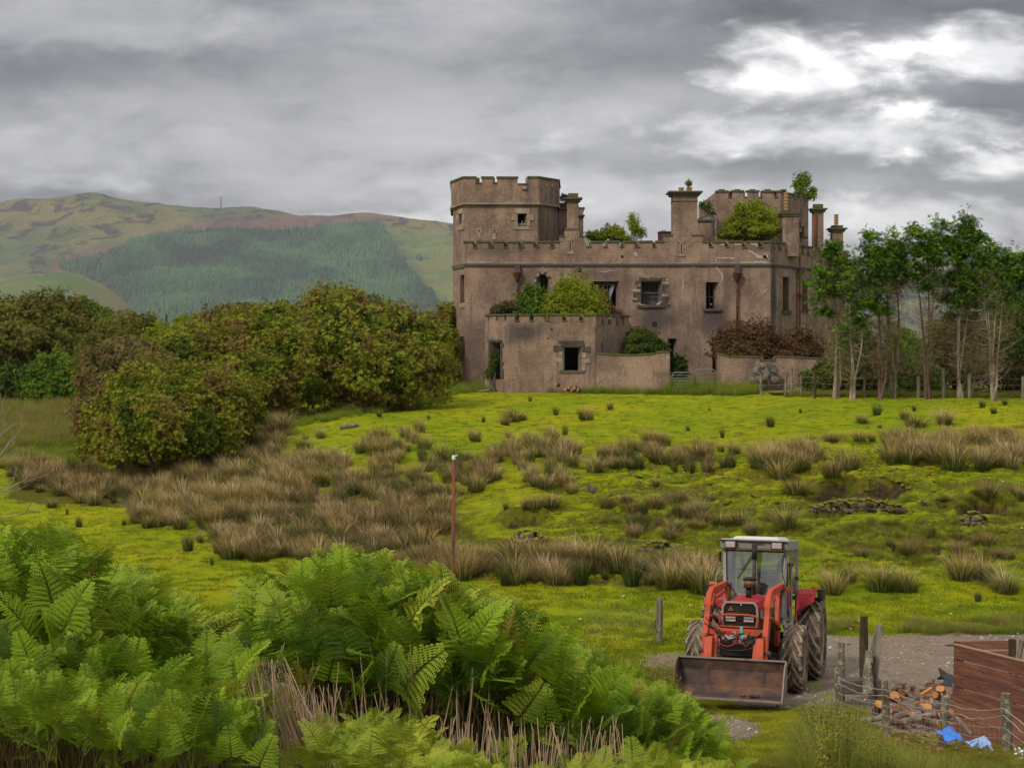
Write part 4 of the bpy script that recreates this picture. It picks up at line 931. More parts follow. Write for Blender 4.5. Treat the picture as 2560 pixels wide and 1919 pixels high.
# ================================================================== TRACTOR (local: x = image right, -y = forward, z up)
def wear(base, dirt=(.16, .12, .08), amt=.5, sc=3.0, rough=.5, metal=0):
    def f(t):
        p = t.coord('Object'); n = t.noise(sc, p, 6, .7); n2 = t.noise(sc * 6, p, 4, .7)
        c = t.mix(t.ramp(n, .5, .72, 0, amt), base, dirt); c = t.mix(t.ramp(n2, .58, .74, 0, amt), c, tuple(x * .35 for x in base))
        return principled(t, c, t.ramp(n, .3, .7, rough, min(1, rough + .3)), t.bump(n2, .2, .01), metal=metal, spec=.35)
    return f
M_RED = material('faded_red_paint', wear((.42, .018, .022), (.20, .08, .06), .5))
M_ORANGE = material('orange_red_loader_paint', wear((.50, .072, .022), (.15, .06, .035), .7, 4))
M_CAB = material('grey_cab_paint', wear((.30, .30, .285), (.20, .16, .11), .5))
M_ROOF = material('cream_roof_paint', wear((.62, .60, .52), (.25, .20, .13), .4))
M_BLACK = material('black_parts', wear((.018, .017, .016), (.09, .065, .045), .5))
M_OIL = material('oily_cast_iron', wear((.055, .045, .036), (.14, .10, .065), .7))
M_BUCKET = material('rusty_bucket_steel', lambda t: (lambda p: principled(t, t.mix(t.ramp(t.noise(2.2, p, 6, .7, .6), .4, .62), t.mix(t.noise(9, t.map(p, (.4, 1, 2)), 5, .7), (.13, .060, .035), (.20, .105, .062)), (.055, .042, .042)), .72, t.bump(t.noise(14, p, 4), .4, .01), metal=.15, spec=.4))(t.coord('Object')))
M_BUCKETEDGE = material('worn_bucket_edge', wear((.26, .21, .17), (.14, .08, .05), .7, 6, .55, .3))
def m_tyre(t):
    p = t.coord('Object'); n = t.noise(4, p, 5, .7); n2 = t.noise(22, p, 3, .7)
    c = t.mix(t.ramp(n, .38, .6), (.045, .038, .033), (.24, .185, .125)); c = t.mix(t.ramp(n2, .45, .7, 0, .5), c, (.07, .055, .042))
    return principled(t, c, .95, t.bump(n2, .5, .01), spec=.15)
M_TYRE = material('muddy_tyre', m_tyre)
def m_lug(t):
    p = t.coord('Object'); n = t.noise(5, p, 4, .7); n2 = t.noise(30, p, 3, .7); c = t.mix(t.ramp(n, .35, .6), (.17, .13, .09), (.36, .29, .205)); return principled(t, t.mix(t.ramp(n2, .5, .7, 0, .5), c, (.09, .07, .05)), .95, spec=.15)
M_LUG = material('clay_caked_lug', m_lug)
M_RIM = material('mud_tan_rim', wear((.40, .31, .19), (.18, .13, .08), .6))
def m_glass(t):
    g = t.new('ShaderNodeBsdfGlass'); t.put(g, 'Color', (.92, .95, .95)); t.put(g, 'Roughness', .02); t.put(g, 'IOR', 1.02)
    tr = t.new('ShaderNodeBsdfTransparent'); t.put(tr, 0, (.86, .90, .90)); gl = t.new('ShaderNodeBsdfGlossy'); t.put(gl, 0, (1, 1, 1)); gl.inputs['Roughness'].default_value = .04
    fr = t.new('ShaderNodeFresnel'); fr.inputs[0].default_value = 1.5
    m = t.new('ShaderNodeMixShader'); t.l.new(t.math('ADD', t.math('MULTIPLY', fr.outputs[0], .9), .06), m.inputs[0]); t.l.new(tr.outputs[0], m.inputs[1]); t.l.new(gl.outputs[0], m.inputs[2])
    d = t.new('ShaderNodeBsdfDiffuse'); t.put(d, 0, (.35, .33, .28)); m2 = t.new('ShaderNodeMixShader'); t.l.new(t.ramp(t.noise(3, t.coord('Object'), 5, .7), .4, .8, .03, .22), m2.inputs[0]); t.l.new(m.outputs[0], m2.inputs[1]); t.l.new(d.outputs[0], m2.inputs[2])
    return m2.outputs[0]
M_GLASS = material('dusty_glass', m_glass)
M_LENS = material('lamp_lens', lambda t: principled(t, t.mix(t.voro(60, t.coord('Object')), (.75, .72, .62), (.38, .36, .32)), .2, spec=.6))
M_PINKLENS = material('work_lamp_lens', lambda t: principled(t, t.mix(t.voro(70, t.coord('Object')), (.62, .48, .45), (.30, .22, .21)), .25, spec=.6))
M_AMBER = material('amber_lens', lambda t: principled(t, (.65, .16, .01), .3))
M_HOSE = material('hydraulic_hose', lambda t: principled(t, (.015, .014, .014), .45))
M_REDHOSE = material('red_hose', lambda t: principled(t, (.30, .03, .02), .5))
M_TWINE = material('baler_twine', lambda t: principled(t, (.10, .42, .36), .8))
M_SEAT = material('blue_grey_seat', lambda t: principled(t, (.035, .040, .055), .85))
M_EMBLEM = material('badge_enamel', lambda t: principled(t, (.50, .16, .13), .4))

tr = empty('tractor', (4.28, 29.2, -.17), 'old red tractor with orange front loader and lowered rusty bucket, parked on the track', 'tractor', rot=(R(6.2) * -1, 0, R(-16.5)), local=True)
def P_(name, mb, mat, parent=tr, smooth=False, bevel=0): return mb.build(name, mat, parent, smooth, bevel)
# ---- wheels
def wheel(x, y, r, wdt, rimr, nl, out, parent=tr, name='wheel'):
    """x,y hub position; out = +1/-1 outer side"""
    g = MB(); h = wdt / 2
    prof = [(rimr, -h * .72), (rimr + (r - rimr) * .35, -h), (r * .90, -h * .98), (r * .945, -h * .75), (r * .955, 0), (r * .945, h * .75), (r * .90, h * .98), (rimr + (r - rimr) * .35, h), (rimr, h * .72)]
    g.lathe(prof, (x, y, r), 'x', 40); wo = P_(name, g, M_TYRE, parent, True)
    lg = MB()
    for i in range(nl):
        for s in (-1, 1):
            a0 = 2 * math.pi * (i + (.5 if s > 0 else 0)) / nl; sw = 2 * math.pi / nl * 1.25
            pts = [(s * .01, a0 + sw), (s * h * .5, a0 + sw * .45), (s * h * .97, a0)]
            for k in range(2):
                (xa, aa), (xb, ab) = pts[k], pts[k + 1]; V = []
                for (xx, an) in ((xa, aa), (xb, ab)):
                    for da in (-.036 * (.62 / r) - .022, .036 * (.62 / r) + .022):
                        ro = r if abs(xx) < h * .9 else r * .975
                        for rr_ in (r * .92, ro): V.append((x + xx, y - math.cos(an + da) * rr_, r + math.sin(an + da) * rr_))
                lg.add(V, [(0, 1, 3, 2), (4, 6, 7, 5), (1, 5, 7, 3), (0, 2, 6, 4), (0, 4, 5, 1), (2, 3, 7, 6)])
            # lug foot down the shoulder
            V = []
            for rr_, xo in ((r * .975, h * .97), (r * .80, h * 1.03)):
                for da in (-.05, .05): 
                    for dx in (0, -.05): V.append((x + s * (xo + dx), y - math.cos(a0 + da) * rr_, r + math.sin(a0 + da) * rr_))
            lg.add(V, [(0, 2, 6, 4), (1, 5, 7, 3), (0, 1, 3, 2), (4, 6, 7, 5), (0, 4, 5, 1), (2, 3, 7, 6)])
    P_('tread_lugs', lg, M_LUG, wo)
    g = MB(); o = out
    g.lathe([(rimr + .035, o * h * .66), (rimr + .03, o * h * .80), (rimr - .01, o * h * .78), (rimr - .04, o * h * .45), (rimr * .82, o * h * .10), (.17, o * h * .02), (.15, o * h * .30), (.10, o * h * .34), (.001, o * h * .34)], (x, y, r), 'x', 32)
    g.lathe([(rimr + .03, -h * .7), (rimr + .03, h * .7)], (x, y, r), 'x', 32); P_('rim', g, M_RIM, wo, False)
    g = MB()
    for i in range(8): a = i * math.pi / 4; g.lathe([(.022, -.02), (.022, .02)], (x + o * h * .2, y + math.cos(a) * .125, r + math.sin(a) * .125), 'x', 6)
    P_('wheel_nuts', g, M_OIL, wo)
wheel(.875, 0, .62, .36, .34, 15, 1); wheel(-.875, 0, .62, .36, .34, 15, -1)
wheel(.93, 2.38, .82, .44, .50, 17, 1); wheel(-.93, 2.38, .82, .44, .50, 17, -1)
# ---- chassis
g = MB(); g.box((0, -.15, .95), (.42, 1.5, .34)); g.box((0, 1.4, .92), (.46, 1.9, .46)); g.box((0, 0, .62), (1.45, .16, .16)); g.box((0, 0, .70), (.34, .4, .26)); g.box((0, 2.38, .82), (1.5, .24, .24)); g.lathe([(.15, -.72), (.2, -.68), (.2, -.6), (.1, -.55)], (0, 0, .62), 'x', 12); g.lathe([(.1, .55), (.2, .6), (.2, .68), (.15, .72)], (0, 0, .62), 'x', 12)
g.box((0, -.82, .78), (.62, .22, .32)); g.box((.42, .9, .7), (.3, .7, .35)); g.box((-.42, .9, .7), (.3, .7, .35)); P_('chassis', g, M_OIL, bevel=.02)
g = MB(); g.box((0, -.96, .82), (.70, .10, .26)); g.box((0, -1.02, .80), (.30, .02, .06)); g.box((0, -1.015, .76), (.05, .03, .16)); P_('front_weight', g, M_OIL, bevel=.01)
for x in (-.25, .25):
    g = MB(); g.tube([(x, -.1, .66), (x * 2.2, -.16, .60)], .03, 6); P_('steering_rod', g, M_OIL)
# ---- engine sides, hood
g = MB(); g.box((0, -.05, 1.22), (.50, 1.55, .34)); P_('engine', g, M_OIL, bevel=.02)
prof = [(-.305, 1.36), (-.335, 1.50), (-.325, 1.68), (-.27, 1.76), (-.10, 1.80), (.10, 1.80), (.27, 1.76), (.325, 1.68), (.335, 1.50), (.305, 1.36)]
def hood_sec(y, s, dz): return [(x * s, y, 1.36 + (z - 1.36) * dz) for x, z in prof]
g = MB(); secs = [hood_sec(-.93, .97, .97), hood_sec(-.80, 1, 1), hood_sec(-.2, 1.03, 1.07), hood_sec(.62, 1.08, 1.20)]; V = [p for s in secs for p in s]; n = len(prof)
Fc = [(i * n + j, i * n + j + 1, (i + 1) * n + j + 1, (i + 1) * n + j) for i in range(3) for j in range(n - 1)] + [tuple(range(n)), tuple(reversed(range(3 * n, 4 * n)))]
g.add(V, Fc); hood = P_('hood', g, M_RED)
g = MB(); g.box((.338, -.35, 1.53), (.012, .7, .13), (0, 0, .03)); g.box((-.338, -.35, 1.53), (.012, .7, .13), (0, 0, -.03)); P_('side_decal', g, M_CAB, hood)
g = MB()
for i in range(6): g.box((.343, -.5 + i * .13, 1.42), (.02, .09, .05)); g.box((-.343, -.5 + i * .13, 1.42), (.02, .09, .05))
P_('side_vents', g, M_BLACK, hood)
# grille: silver surround, black face with slats
g = MB(); s = [(-.325, 1.27), (-.345, 1.50), (-.325, 1.70), (-.27, 1.775), (.27, 1.775), (.325, 1.70), (.345, 1.50), (.325, 1.27)]
for (a, b), (c, d_) in zip(s, s[1:]): g.bar((a, -.99, b), (c, -.99, d_), .035, .05, (0, 1, 0))
grf = P_('grille_surround', g, M_CAB)
g = MB(); V = [(x * .93, -.955, 1.27 + (z - 1.27) * .96) for x, z in s] + [(x * .93, -.90, 1.27 + (z - 1.27) * .96) for x, z in s]; n = 8; g.add(V, [tuple(range(n)), tuple(reversed(range(n, 2 * n)))] + [(i, (i + 1) % n, n + (i + 1) % n, n + i) for i in range(n)]); gp = P_('grille', g, M_BLACK)
for i in range(7): g = MB(); g.box((0, -.968, 1.715 - i * .036), (.58, .016, .014), (.4, 0, 0)); P_('slat', g, M_OIL, gp)
for i in range(4): g = MB(); g.box((0, -.968, 1.385 - i * .032), (.57, .014, .012), (.4, 0, 0)); P_('slat', g, M_OIL, gp)
g = MB()
for dx, dz in ((0, .028), (-.026, -.012), (.026, -.012)): g.prism([(-.18 + dx - .02, -.98), (-.18 + dx + .02, -.98), (-.18 + dx + .02, -.972), (-.18 + dx - .02, -.972)], 1.635 + dz - .012, 1.635 + dz); g.add([(-.18 + dx - .022, -.984, 1.635 + dz - .014), (-.18 + dx + .022, -.984, 1.635 + dz - .014), (-.18 + dx, -.984, 1.635 + dz + .024), (-.18 + dx - .022, -.976, 1.635 + dz - .014), (-.18 + dx + .022, -.976, 1.635 + dz - .014), (-.18 + dx, -.976, 1.635 + dz + .024)], [(0, 1, 2), (5, 4, 3), (0, 3, 4, 1), (1, 4, 5, 2), (2, 5, 3, 0)])
P_('triple_triangle_emblem', g, M_EMBLEM, gp)
g = MB(); g.lathe([(.016, -.01), (.016, .01)], (.02, -.99, 1.735), 'y', 10); P_('badge', g, M_LENS, gp)
for x in (-.175, .175):
    g = MB(); g.box((x, -.975, 1.435), (.23, .03, .125)); hb = P_('headlight', g, M_BLACK, bevel=.01); g = MB(); g.box((x, -.995, 1.435), (.195, .02, .095)); P_('lens', g, M_LENS, hb, bevel=.008)
# orange bull bar
g = MB(); g.tube([(-.36, -1.08, 1.26), (-.37, -1.10, 1.44), (-.33, -1.10, 1.515), (-.2, -1.10, 1.535), (.2, -1.10, 1.535), (.33, -1.10, 1.515), (.37, -1.10, 1.44), (.36, -1.08, 1.26)], .022, 8); g.tube([(-.37, -1.10, 1.29), (.37, -1.10, 1.29)], .02, 8); P_('bull_bar', g, M_ORANGE, None or tr, True)
# ---- exhaust & precleaner
g = MB(); g.tube([(.03, -.10, 1.82), (.03, -.10, 2.06)], .058, 14); ex = P_('air_intake', g, M_BLACK, tr, True)
g = MB(); g.lathe([(.06, 0), (.125, .02), (.13, .06), (.10, .07)], (.05, -.10, 2.02), 'z', 18); P_('intake_base', g, M_BLACK, ex, True)
g = MB(); g.lathe([(.118, .07), (.122, .18), (.118, .18)], (.05, -.10, 2.02), 'z', 18); P_('pre_cleaner_bowl', g, material('brown_plastic_bowl', lambda t: principled(t, (.20, .12, .06), .35)), ex, True)
g = MB(); g.lathe([(.135, .18), (.14, .22), (.07, .25)], (.05, -.10, 2.02), 'z', 18); P_('intake_cap', g, M_BLACK, ex, True)
g = MB(); g.tube([(.05, .42, 1.7), (.05, .42, 2.62)], .036, 12); P_('exhaust_stack', g, M_OIL, tr, True)
g = MB(); g.tube([(.05, .42, 2.42), (.05, .42, 2.74)], .050, 12); P_('exhaust_tip', g, M_BLACK, tr, True)
# ---- cab : floor z 1.0, roof 2.78 ; front y .68, rear y 2.15
yf, yr = .66, 2.20
FB, FT = (.60, .60), (.655, .66)    # half widths bottom/top front
def cabp(side, y, z):
    q = (z - 1.30) / (2.66 - 1.30); return (side * (.575 + .075 * q + (.06 if y > 1.2 else 0) * (1 if y > 1.2 else 0)), y, z)
g = MB()
for s in (-1, 1):
    g.bar((s * .61, yf - .02, 1.30), (s * .665, yf + .10, 2.62), .065, .09, (0, 1, 0)); g.bar((s * .72, yr, 1.30), (s * .70, yr - .06, 2.62), .07, .09, (0, 1, 0)); g.bar((s * .72, 1.25, 1.2), (s * .70, 1.25, 2.62), .05, .06, (0, 1, 0))
    g.bar((s * .61, yf, 1.28), (s * .70, 1.0, 1.0), .05, .3, (0, 1, 0)); g.bar((s * .70, 1.0, 1.05), (s * .72, yr, 1.25), .05, .12)
g.bar((-.61, yf - .02, 1.40), (.61, yf - .02, 1.40), .06, .10); g.bar((-.72, yr, 1.62), (.72, yr, 1.62), .05, .08)
cab = P_('cab_frame', g, M_CAB)
g = MB(); g.side([(yf - .05, 2.62), (yf - .10, 2.80), (yf + .0, 2.845), (yr, 2.845), (yr + .06, 2.78), (yr + .04, 2.62)], -.735, .735); rf = P_('cab_roof', g, M_CAB, bevel=.025)
g = MB(); V = [(-.52, yf + .12, 2.84), (.52, yf + .12, 2.84), (.56, yr - .1, 2.84), (-.56, yr - .1, 2.84), (-.45, yf + .22, 2.90), (.45, yf + .22, 2.90), (.48, yr - .25, 2.90), (-.48, yr - .25, 2.90)]; g.add(V, BOXF); P_('roof_hatch', g, M_ROOF, rf, bevel=.01)
g = MB(); g.bar((-.725, yf - .112, 2.805), (.725, yf - .112, 2.805), .04, .028); P_('roof_seal', g, M_BLACK, rf)
for x in (-.50, .50):
    g = MB(); g.box((x, yf - .13, 2.715), (.25, .08, .16)); l = P_('work_lamp', g, M_BLACK, bevel=.015); g = MB(); g.box((x, yf - .175, 2.715), (.21, .02, .125)); P_('lens', g, M_PINKLENS, l, bevel=.01)
g = MB(); g.tube([(-.06, yf - .13, 2.79), (-.0, yf - .14, 2.775), (.14, yf - .13, 2.785), (.2, yf - .14, 2.77)], .012, 5); P_('loose_cable', g, M_HOSE)
# glass
g = MB(); g.add([(-.58, yf, 1.44), (.58, yf, 1.44), (.635, yf + .11, 2.60), (-.635, yf + .11, 2.60), (-.58, yf + .006, 1.44), (.58, yf + .006, 1.44), (.635, yf + .116, 2.60), (-.635, yf + .116, 2.60)], BOXF); ws = P_('windscreen', g, M_GLASS)
g = MB(); 
for a, b in (((-.585, yf - .006, 1.45), (-.63, yf + .095, 2.585)), ((.585, yf - .006, 1.45), (.63, yf + .095, 2.585)), ((-.63, yf + .095, 2.585), (.63, yf + .095, 2.585)), ((-.585, yf - .006, 1.455), (.585, yf - .006, 1.455))): g.bar(a, b, .028, .02, (0, 1, 0))
P_('rubber_seal', g, M_BLACK, ws)
for s in (-1, 1):
    g = MB(); g.add([(s * .69, yf + .12, 1.32), (s * .72, 1.22, 1.20), (s * .695, 1.22, 2.60), (s * .665, yf + .16, 2.60), (s * .685, yf + .12, 1.32), (s * .715, 1.22, 1.20), (s * .69, 1.22, 2.60), (s * .66, yf + .16, 2.60)], BOXF); P_('door_glass', g, M_GLASS)
    g = MB(); g.add([(s * .725, 1.29, 1.72), (s * .725, yr - .06, 1.72), (s * .70, yr - .1, 2.60), (s * .70, 1.29, 2.60), (s * .72, 1.29, 1.72), (s * .72, yr - .06, 1.72), (s * .695, yr - .1, 2.60), (s * .695, 1.29, 2.60)], BOXF); P_('side_window', g, M_GLASS)
    g = MB(); g.bar((s * .73, 1.02, 1.5), (s * .71, 1.02, 2.35), .02, .03, (0, 1, 0)); g.box((s * .74, 1.22, 2.30), (.03, .05, .06)); g.box((s * .74, 2.1, 2.0), (.03, .05, .06)); P_('door_handle', g, M_BLACK)
g = MB(); g.box((0, yr - .01, 2.15), (1.34, .006, .9)); P_('rear_window', g, M_GLASS)
g = MB(); g.bar((-.66, yr - .03, 2.14), (.66, yr - .03, 2.14), .02, .02); P_('rear_window_bar', g, M_BLACK)
# wiper
g = MB(); g.bar((-.03, yf + .05, 2.56), (-.30, yf + .03, 2.16), .012, .012); g.bar((-.06, yf + .045, 2.46), (-.36, yf - .0, 2.00), .018, .012, (0, 1, 0)); P_('wiper', g, M_BLACK)
# dash, steering wheel, seat, fenders inside
g = MB(); g.box((0, yf + .22, 1.62), (.46, .3, .34)); P_('dashboard', g, M_BLACK, bevel=.03)
g = MB(); g.lathe([(.19, -.012), (.205, -.012), (.205, .012), (.19, .012)], (0, 0, 0), 'z', 24, True); V = np.array(g.v); a = R(55); V = np.stack([V[:, 0] + .02, V[:, 1] * math.cos(a) - V[:, 2] * math.sin(a) + 1.08, V[:, 1] * math.sin(a) + V[:, 2] * math.cos(a) + 1.90], 1); g.v = [tuple(v) for v in V]; g.bar((.02, .95, 1.66), (.02, 1.08, 1.90), .04); P_('steering_wheel', g, M_BLACK)
g = MB(); g.box((.1, 1.62, 1.45), (.48, .46, .14)); seat = P_('seat', g, M_SEAT, bevel=.04)
g = MB(); g.side([(1.80, 1.46), (1.92, 1.46), (2.0, 2.10), (1.9, 2.14)], -.12, .32); P_('seat_back', g, M_SEAT, seat, bevel=.05)
g = MB(); g.box((.22, 1.78, 2.02), (.16, .012, .06), (.2, 0, 0)); P_('seat_label', g, M_RED, seat)
for s in (-1, 1):
    g = MB(); g.box((s * .42, 1.9, 1.42), (.42, .56, .56)); P_('inner_fender', g, M_CAB, bevel=.06)
g = MB(); g.tube([(.32, 1.98, 1.66), (.32, 1.98, 2.15), (.36, 2.0, 2.32), (.46, 2.0, 2.40)], .05, 10); P_('air_duct', g, M_BLACK, tr, True)
g = MB(); g.tube([(-.40, 1.2, 1.3), (-.40, 1.25, 1.9), (-.36, 1.28, 2.0)], .016, 6); g.tube([(-.46, 1.3, 1.3), (-.46, 1.32, 2.1), (-.38, 1.32, 2.2), (-.36, 1.3, 2.3)], .02, 6); g.box((-.36, 1.3, 2.32), (.09, .06, .14)); P_('control_levers', g, M_CAB)
g = MB(); g.box((-.30, .98, 1.62), (.26, .18, .16), (.2, .3, .4)); P_('bag_on_dash', g, material('pale_sack', lambda t: principled(t, (.50, .40, .30), .9)), tr, bevel=.04)
# mirrors, handrail, cab steps
g = MB(); g.tube([(-.66, .72, 1.6), (-.80, .70, 1.6), (-.84, .70, 2.0), (-.80, .70, 2.12), (-.68, .74, 2.12)], .014, 6); P_('grab_rail', g, M_CAB)
g = MB(); g.tube([(.68, .74, 2.5), (.62, .58, 2.52), (.60, .56, 2.2), (.66, .6, 1.95), (.72, .66, 1.9)], .011, 6); P_('mirror_arm', g, M_BLACK)
g = MB(); g.box((-.76, .72, 2.44), (.03, .14, .22)); P_('mirror', g, M_BLACK)
g = MB(); g.box((.82, 1.0, .62), (.28, .34, .03)); g.box((.82, 1.0, .86), (.26, .3, .03)); g.bar((.70, .9, .6), (.70, .9, 1.15), .03); g.bar((.94, .9, .6), (.90, .9, .9), .03); P_('cab_step', g, M_OIL)
# ---- rear fenders
for s in (-1, 1):
    g = MB(); arc = [(1.58, 1.40), (1.64, 1.52), (1.80, 1.72), (2.1, 1.80), (2.75, 1.78)]
    V = []; 
    for (y, z) in arc: k_ = {1.40: .22, 1.52: .13}.get(z, 0); V += [(s * .70, y, z), (s * 1.04, y, z + k_), (s * 1.04, y, z + k_ - .04), (s * .70, y, z - .04)]
    n = len(arc); Fc = []
    for i in range(n - 1):
        a, b = i * 4, i * 4 + 4
        for k in range(4): Fc.append((a + k, a + (k + 1) % 4, b + (k + 1) % 4, b + k))
    Fc += [(0, 1, 2, 3), (n * 4 - 1, n * 4 - 2, n * 4 - 3, n * 4 - 4)]; g.add(V, Fc)
    g.side([(1.50, 1.16), (1.62, 1.46), (1.80, 1.71), (2.1, 1.79), (2.4, 1.78), (2.3, 1.5), (1.9, 1.3)], s * .71 - .01, s * .71 + .01)
    fd = P_('rear_fender', g, M_RED)
    g = MB(); g.box((s * 1.0, 2.12, 1.84), (.14, .06, .05)); P_('indicator', g, M_AMBER, fd, bevel=.01)
    g = MB(); g.box((s * 1.10, 2.4, 1.70), (.10, .6, .20)); P_('fender_edge', g, M_BLACK, fd)
# ---- loader
for s in (-1, 1):
    x = s * .525
    g = MB(); g.side([(.30, .80), (.62, .80), (.66, 1.3), (.80, 1.98), (.58, 2.02), (.30, 1.3)], x - s * .04 - .035, x - s * .04 + .035); P_('loader_post', g, M_ORANGE, bevel=.008)
    g = MB(); up = (1, 0, 0)
    arm = [(.70, 1.99), (-.78, 2.03), (-1.02, 1.90), (-1.46, 1.02), (-1.62, .62), (-1.70, .62), (-1.60, .98), (-1.22, 1.80)]
    arm = [(.72, 2.03), (-.72, 1.88), (-.98, 1.70), (-1.40, .95), (-1.50, .66), (-1.62, .62), (-1.55, 1.10), (-1.16, 1.92), (-.92, 2.06), (.68, 2.14)]
    g.side(arm, x - .046, x + .046); la = P_('loader_arm', g, M_ORANGE, bevel=.008)
    g = MB(); g.side([(-1.20, 1.60), (-.95, 1.75), (-.7, 1.80), (-.7, 1.84), (-1.0, 1.95), (-1.25, 1.70)], x - .075, x + .075); P_('arm_gusset', g, M_ORANGE, la, bevel=.008)
    g = MB(); g.tube([(x - s * .0, .42, 1.12), (x, -.75, 1.42)], .045, 10); cyl = P_('lift_cylinder', g, M_ORANGE, tr, True); g = MB(); g.tube([(x, -.75, 1.42), (x, -1.12, 1.52)], .022, 8); P_('cylinder_rod', g, M_CAB, cyl, True)
    g = MB(); g.side([(-1.46, 1.06), (-1.64, 1.04), (-1.74, .70), (-1.75, .30), (-1.66, .24), (-1.58, .60)], x - s * .08 - .07, x - s * .08 + .07); P_('bucket_bracket', g, M_ORANGE, bevel=.008)
    g = MB(); g.bar((x - s * .17, -1.44, 1.04), (x - s * .20, -1.70, .30), .05, .07); P_('bracket_strut', g, M_ORANGE)
    g = MB(); g.bar((x - s * .02, -.96, 1.76), (x - s * .02, -1.60, 1.02), .03, .05); P_('tilt_link', g, M_OIL)
    for py_, pz_ in ((-1.32, 1.45), (.66, 2.06), (-1.56, .80)): g = MB(); g.lathe([(.05, -.1), (.05, .1)], (x, py_, pz_), 'x', 12); P_('pivot_pin', g, M_OIL)
g = MB(); g.box((0, -1.40, 1.135), (1.06, .11, .11)); P_('cross_tube', g, M_ORANGE, bevel=.01)
g = MB(); g.box((.62, .64, 2.02), (.30, .12, .09)); P_('post_bracket', g, M_RUST)
# hydraulic hoses and the valve block between the arms
rh = random.Random(11)
g = MB(); g.lathe([(.06, -.12), (.075, -.1), (.075, .1), (.06, .12)], (-.10, -1.45, 1.02), 'x', 12); g.box((.06, -1.44, 1.0), (.16, .1, .13)); g.box((-.02, -1.46, 1.10), (.06, .06, .1)); g.box((.16, -1.45, 1.06), (.08, .08, .07)); P_('valve_block', g, M_CAB, bevel=.006)
for i in range(9):
    a = (-.55, -1.30 - rh.uniform(0, .15), rh.uniform(1.30, 1.5)) if i % 2 else (.55, -1.25 - rh.uniform(0, .15), rh.uniform(1.05, 1.45)); b = (rh.uniform(-.2, .2), -1.47, rh.uniform(.92, 1.12))
    pts = []
    for k in range(11): q = k / 10; pts.append((a[0] + (b[0] - a[0]) * q, a[1] + (b[1] - a[1]) * q - .10 * math.sin(q * math.pi), a[2] + (b[2] - a[2]) * q - rh.choice([.05, .12, .2]) * math.sin(q * math.pi)))
    g = MB(); g.tube(pts, .013, 6); P_('hydraulic_hose', g, M_REDHOSE if i in (2, 5) else M_HOSE, tr, True)
pts = [(-.14 + .17 * math.cos(a), -1.52, 1.02 + .13 * math.sin(a)) for a in np.linspace(0, 2 * math.pi, 22)]; g = MB(); g.tube(pts, .013, 6, False); P_('hydraulic_hose', g, M_REDHOSE, tr, True)
pts = [(-.56 + 1.1 * k / 12, -1.50, .98 - .16 * math.sin(math.pi * k / 12)) for k in range(13)]; g = MB(); g.tube(pts, .015, 6); P_('hydraulic_hose', g, M_HOSE, tr, True)
for s in (-1, 1):
    pts = [(s * .47, .5, 1.95), (s * .48, -.2, 1.84), (s * .47, -.85, 1.80), (s * .46, -1.2, 1.45), (s * .45, -1.42, 1.15)]; g = MB(); g.tube(pts, .014, 6); P_('hydraulic_hose', g, M_HOSE, tr, True)
    pts = [(s * .36, -.6, 1.45), (s * .44, -.75, 1.5), (s * .46, -.7, 1.7), (s * .42, -.5, 1.72)]; g = MB(); g.tube(pts, .012, 6); P_('hydraulic_hose', g, M_REDHOSE, tr, True)
g = MB(); g.box((.10, -1.465, 1.15), (.05, .015, .18)); g.box((.11, -1.475, 1.05), (.03, .01, .16), (0, .2, 0)); P_('twine_tie', g, M_TWINE)
# ---- bucket
bw = .93
g = MB(); prof = [(-1.84, .70), (-1.78, .50), (-1.80, .24), (-1.92, .115), (-2.12, .09), (-2.42, .08)]; th = .014
V = []
for y, z in prof: V += [(-bw, y, z), (bw, y, z)]
for y, z in prof: V += [(-bw, y + .02, z - .016), (bw, y + .02, z - .016)]
n = len(prof); Fc = [(2 * i, 2 * i + 1, 2 * i + 3, 2 * i + 2) for i in range(n - 1)] + [(2 * n + 2 * i, 2 * n + 2 * i + 2, 2 * n + 2 * i + 3, 2 * n + 2 * i + 1) for i in range(n - 1)]
Fc += [(0, 2 * n, 2 * n + 1, 1), (2 * n - 2, 2 * n - 1, 4 * n - 1, 4 * n - 2)]
g.add(V, Fc); bk = P_('bucket_shell', g, M_BUCKET)
for s in (-1, 1):
    g = MB(); g.side([(-1.84, .71), (-1.90, .71), (-2.10, .60), (-2.41, .09), (-2.12, .085), (-1.92, .105), (-1.79, .24), (-1.77, .5)], s * bw - .012, s * bw + .012); P_('bucket_side', g, M_BUCKET if s < 0 else M_BUCKETEDGE, bk)
g = MB(); g.box((0, -2.42, .078), (2 * bw + .03, .07, .028)); P_('cutting_edge', g, M_BUCKETEDGE, bk)
g = MB(); g.bar((-bw, -1.85, .708), (bw, -1.85, .708), .05, .03); P_('top_lip', g, M_BUCKETEDGE, bk)
for x in (-.42, .55): g = MB(); g.box((x, -1.795, .42), (.02, .015, .34)); P_('wear_strip', g, M_RUST, bk)
V, Fc = rock_mesh(.13, .10, .05, 4, 6); mk('mud_lump', V + np.array([.42, -2.1, .13]), Fc, M_OIL, bk)
V, Fc = rock_mesh(.08, .08, .04, 5, 6); mk('mud_lump', V + np.array([.22, -2.05, .12]), Fc, M_BUCKET, bk)

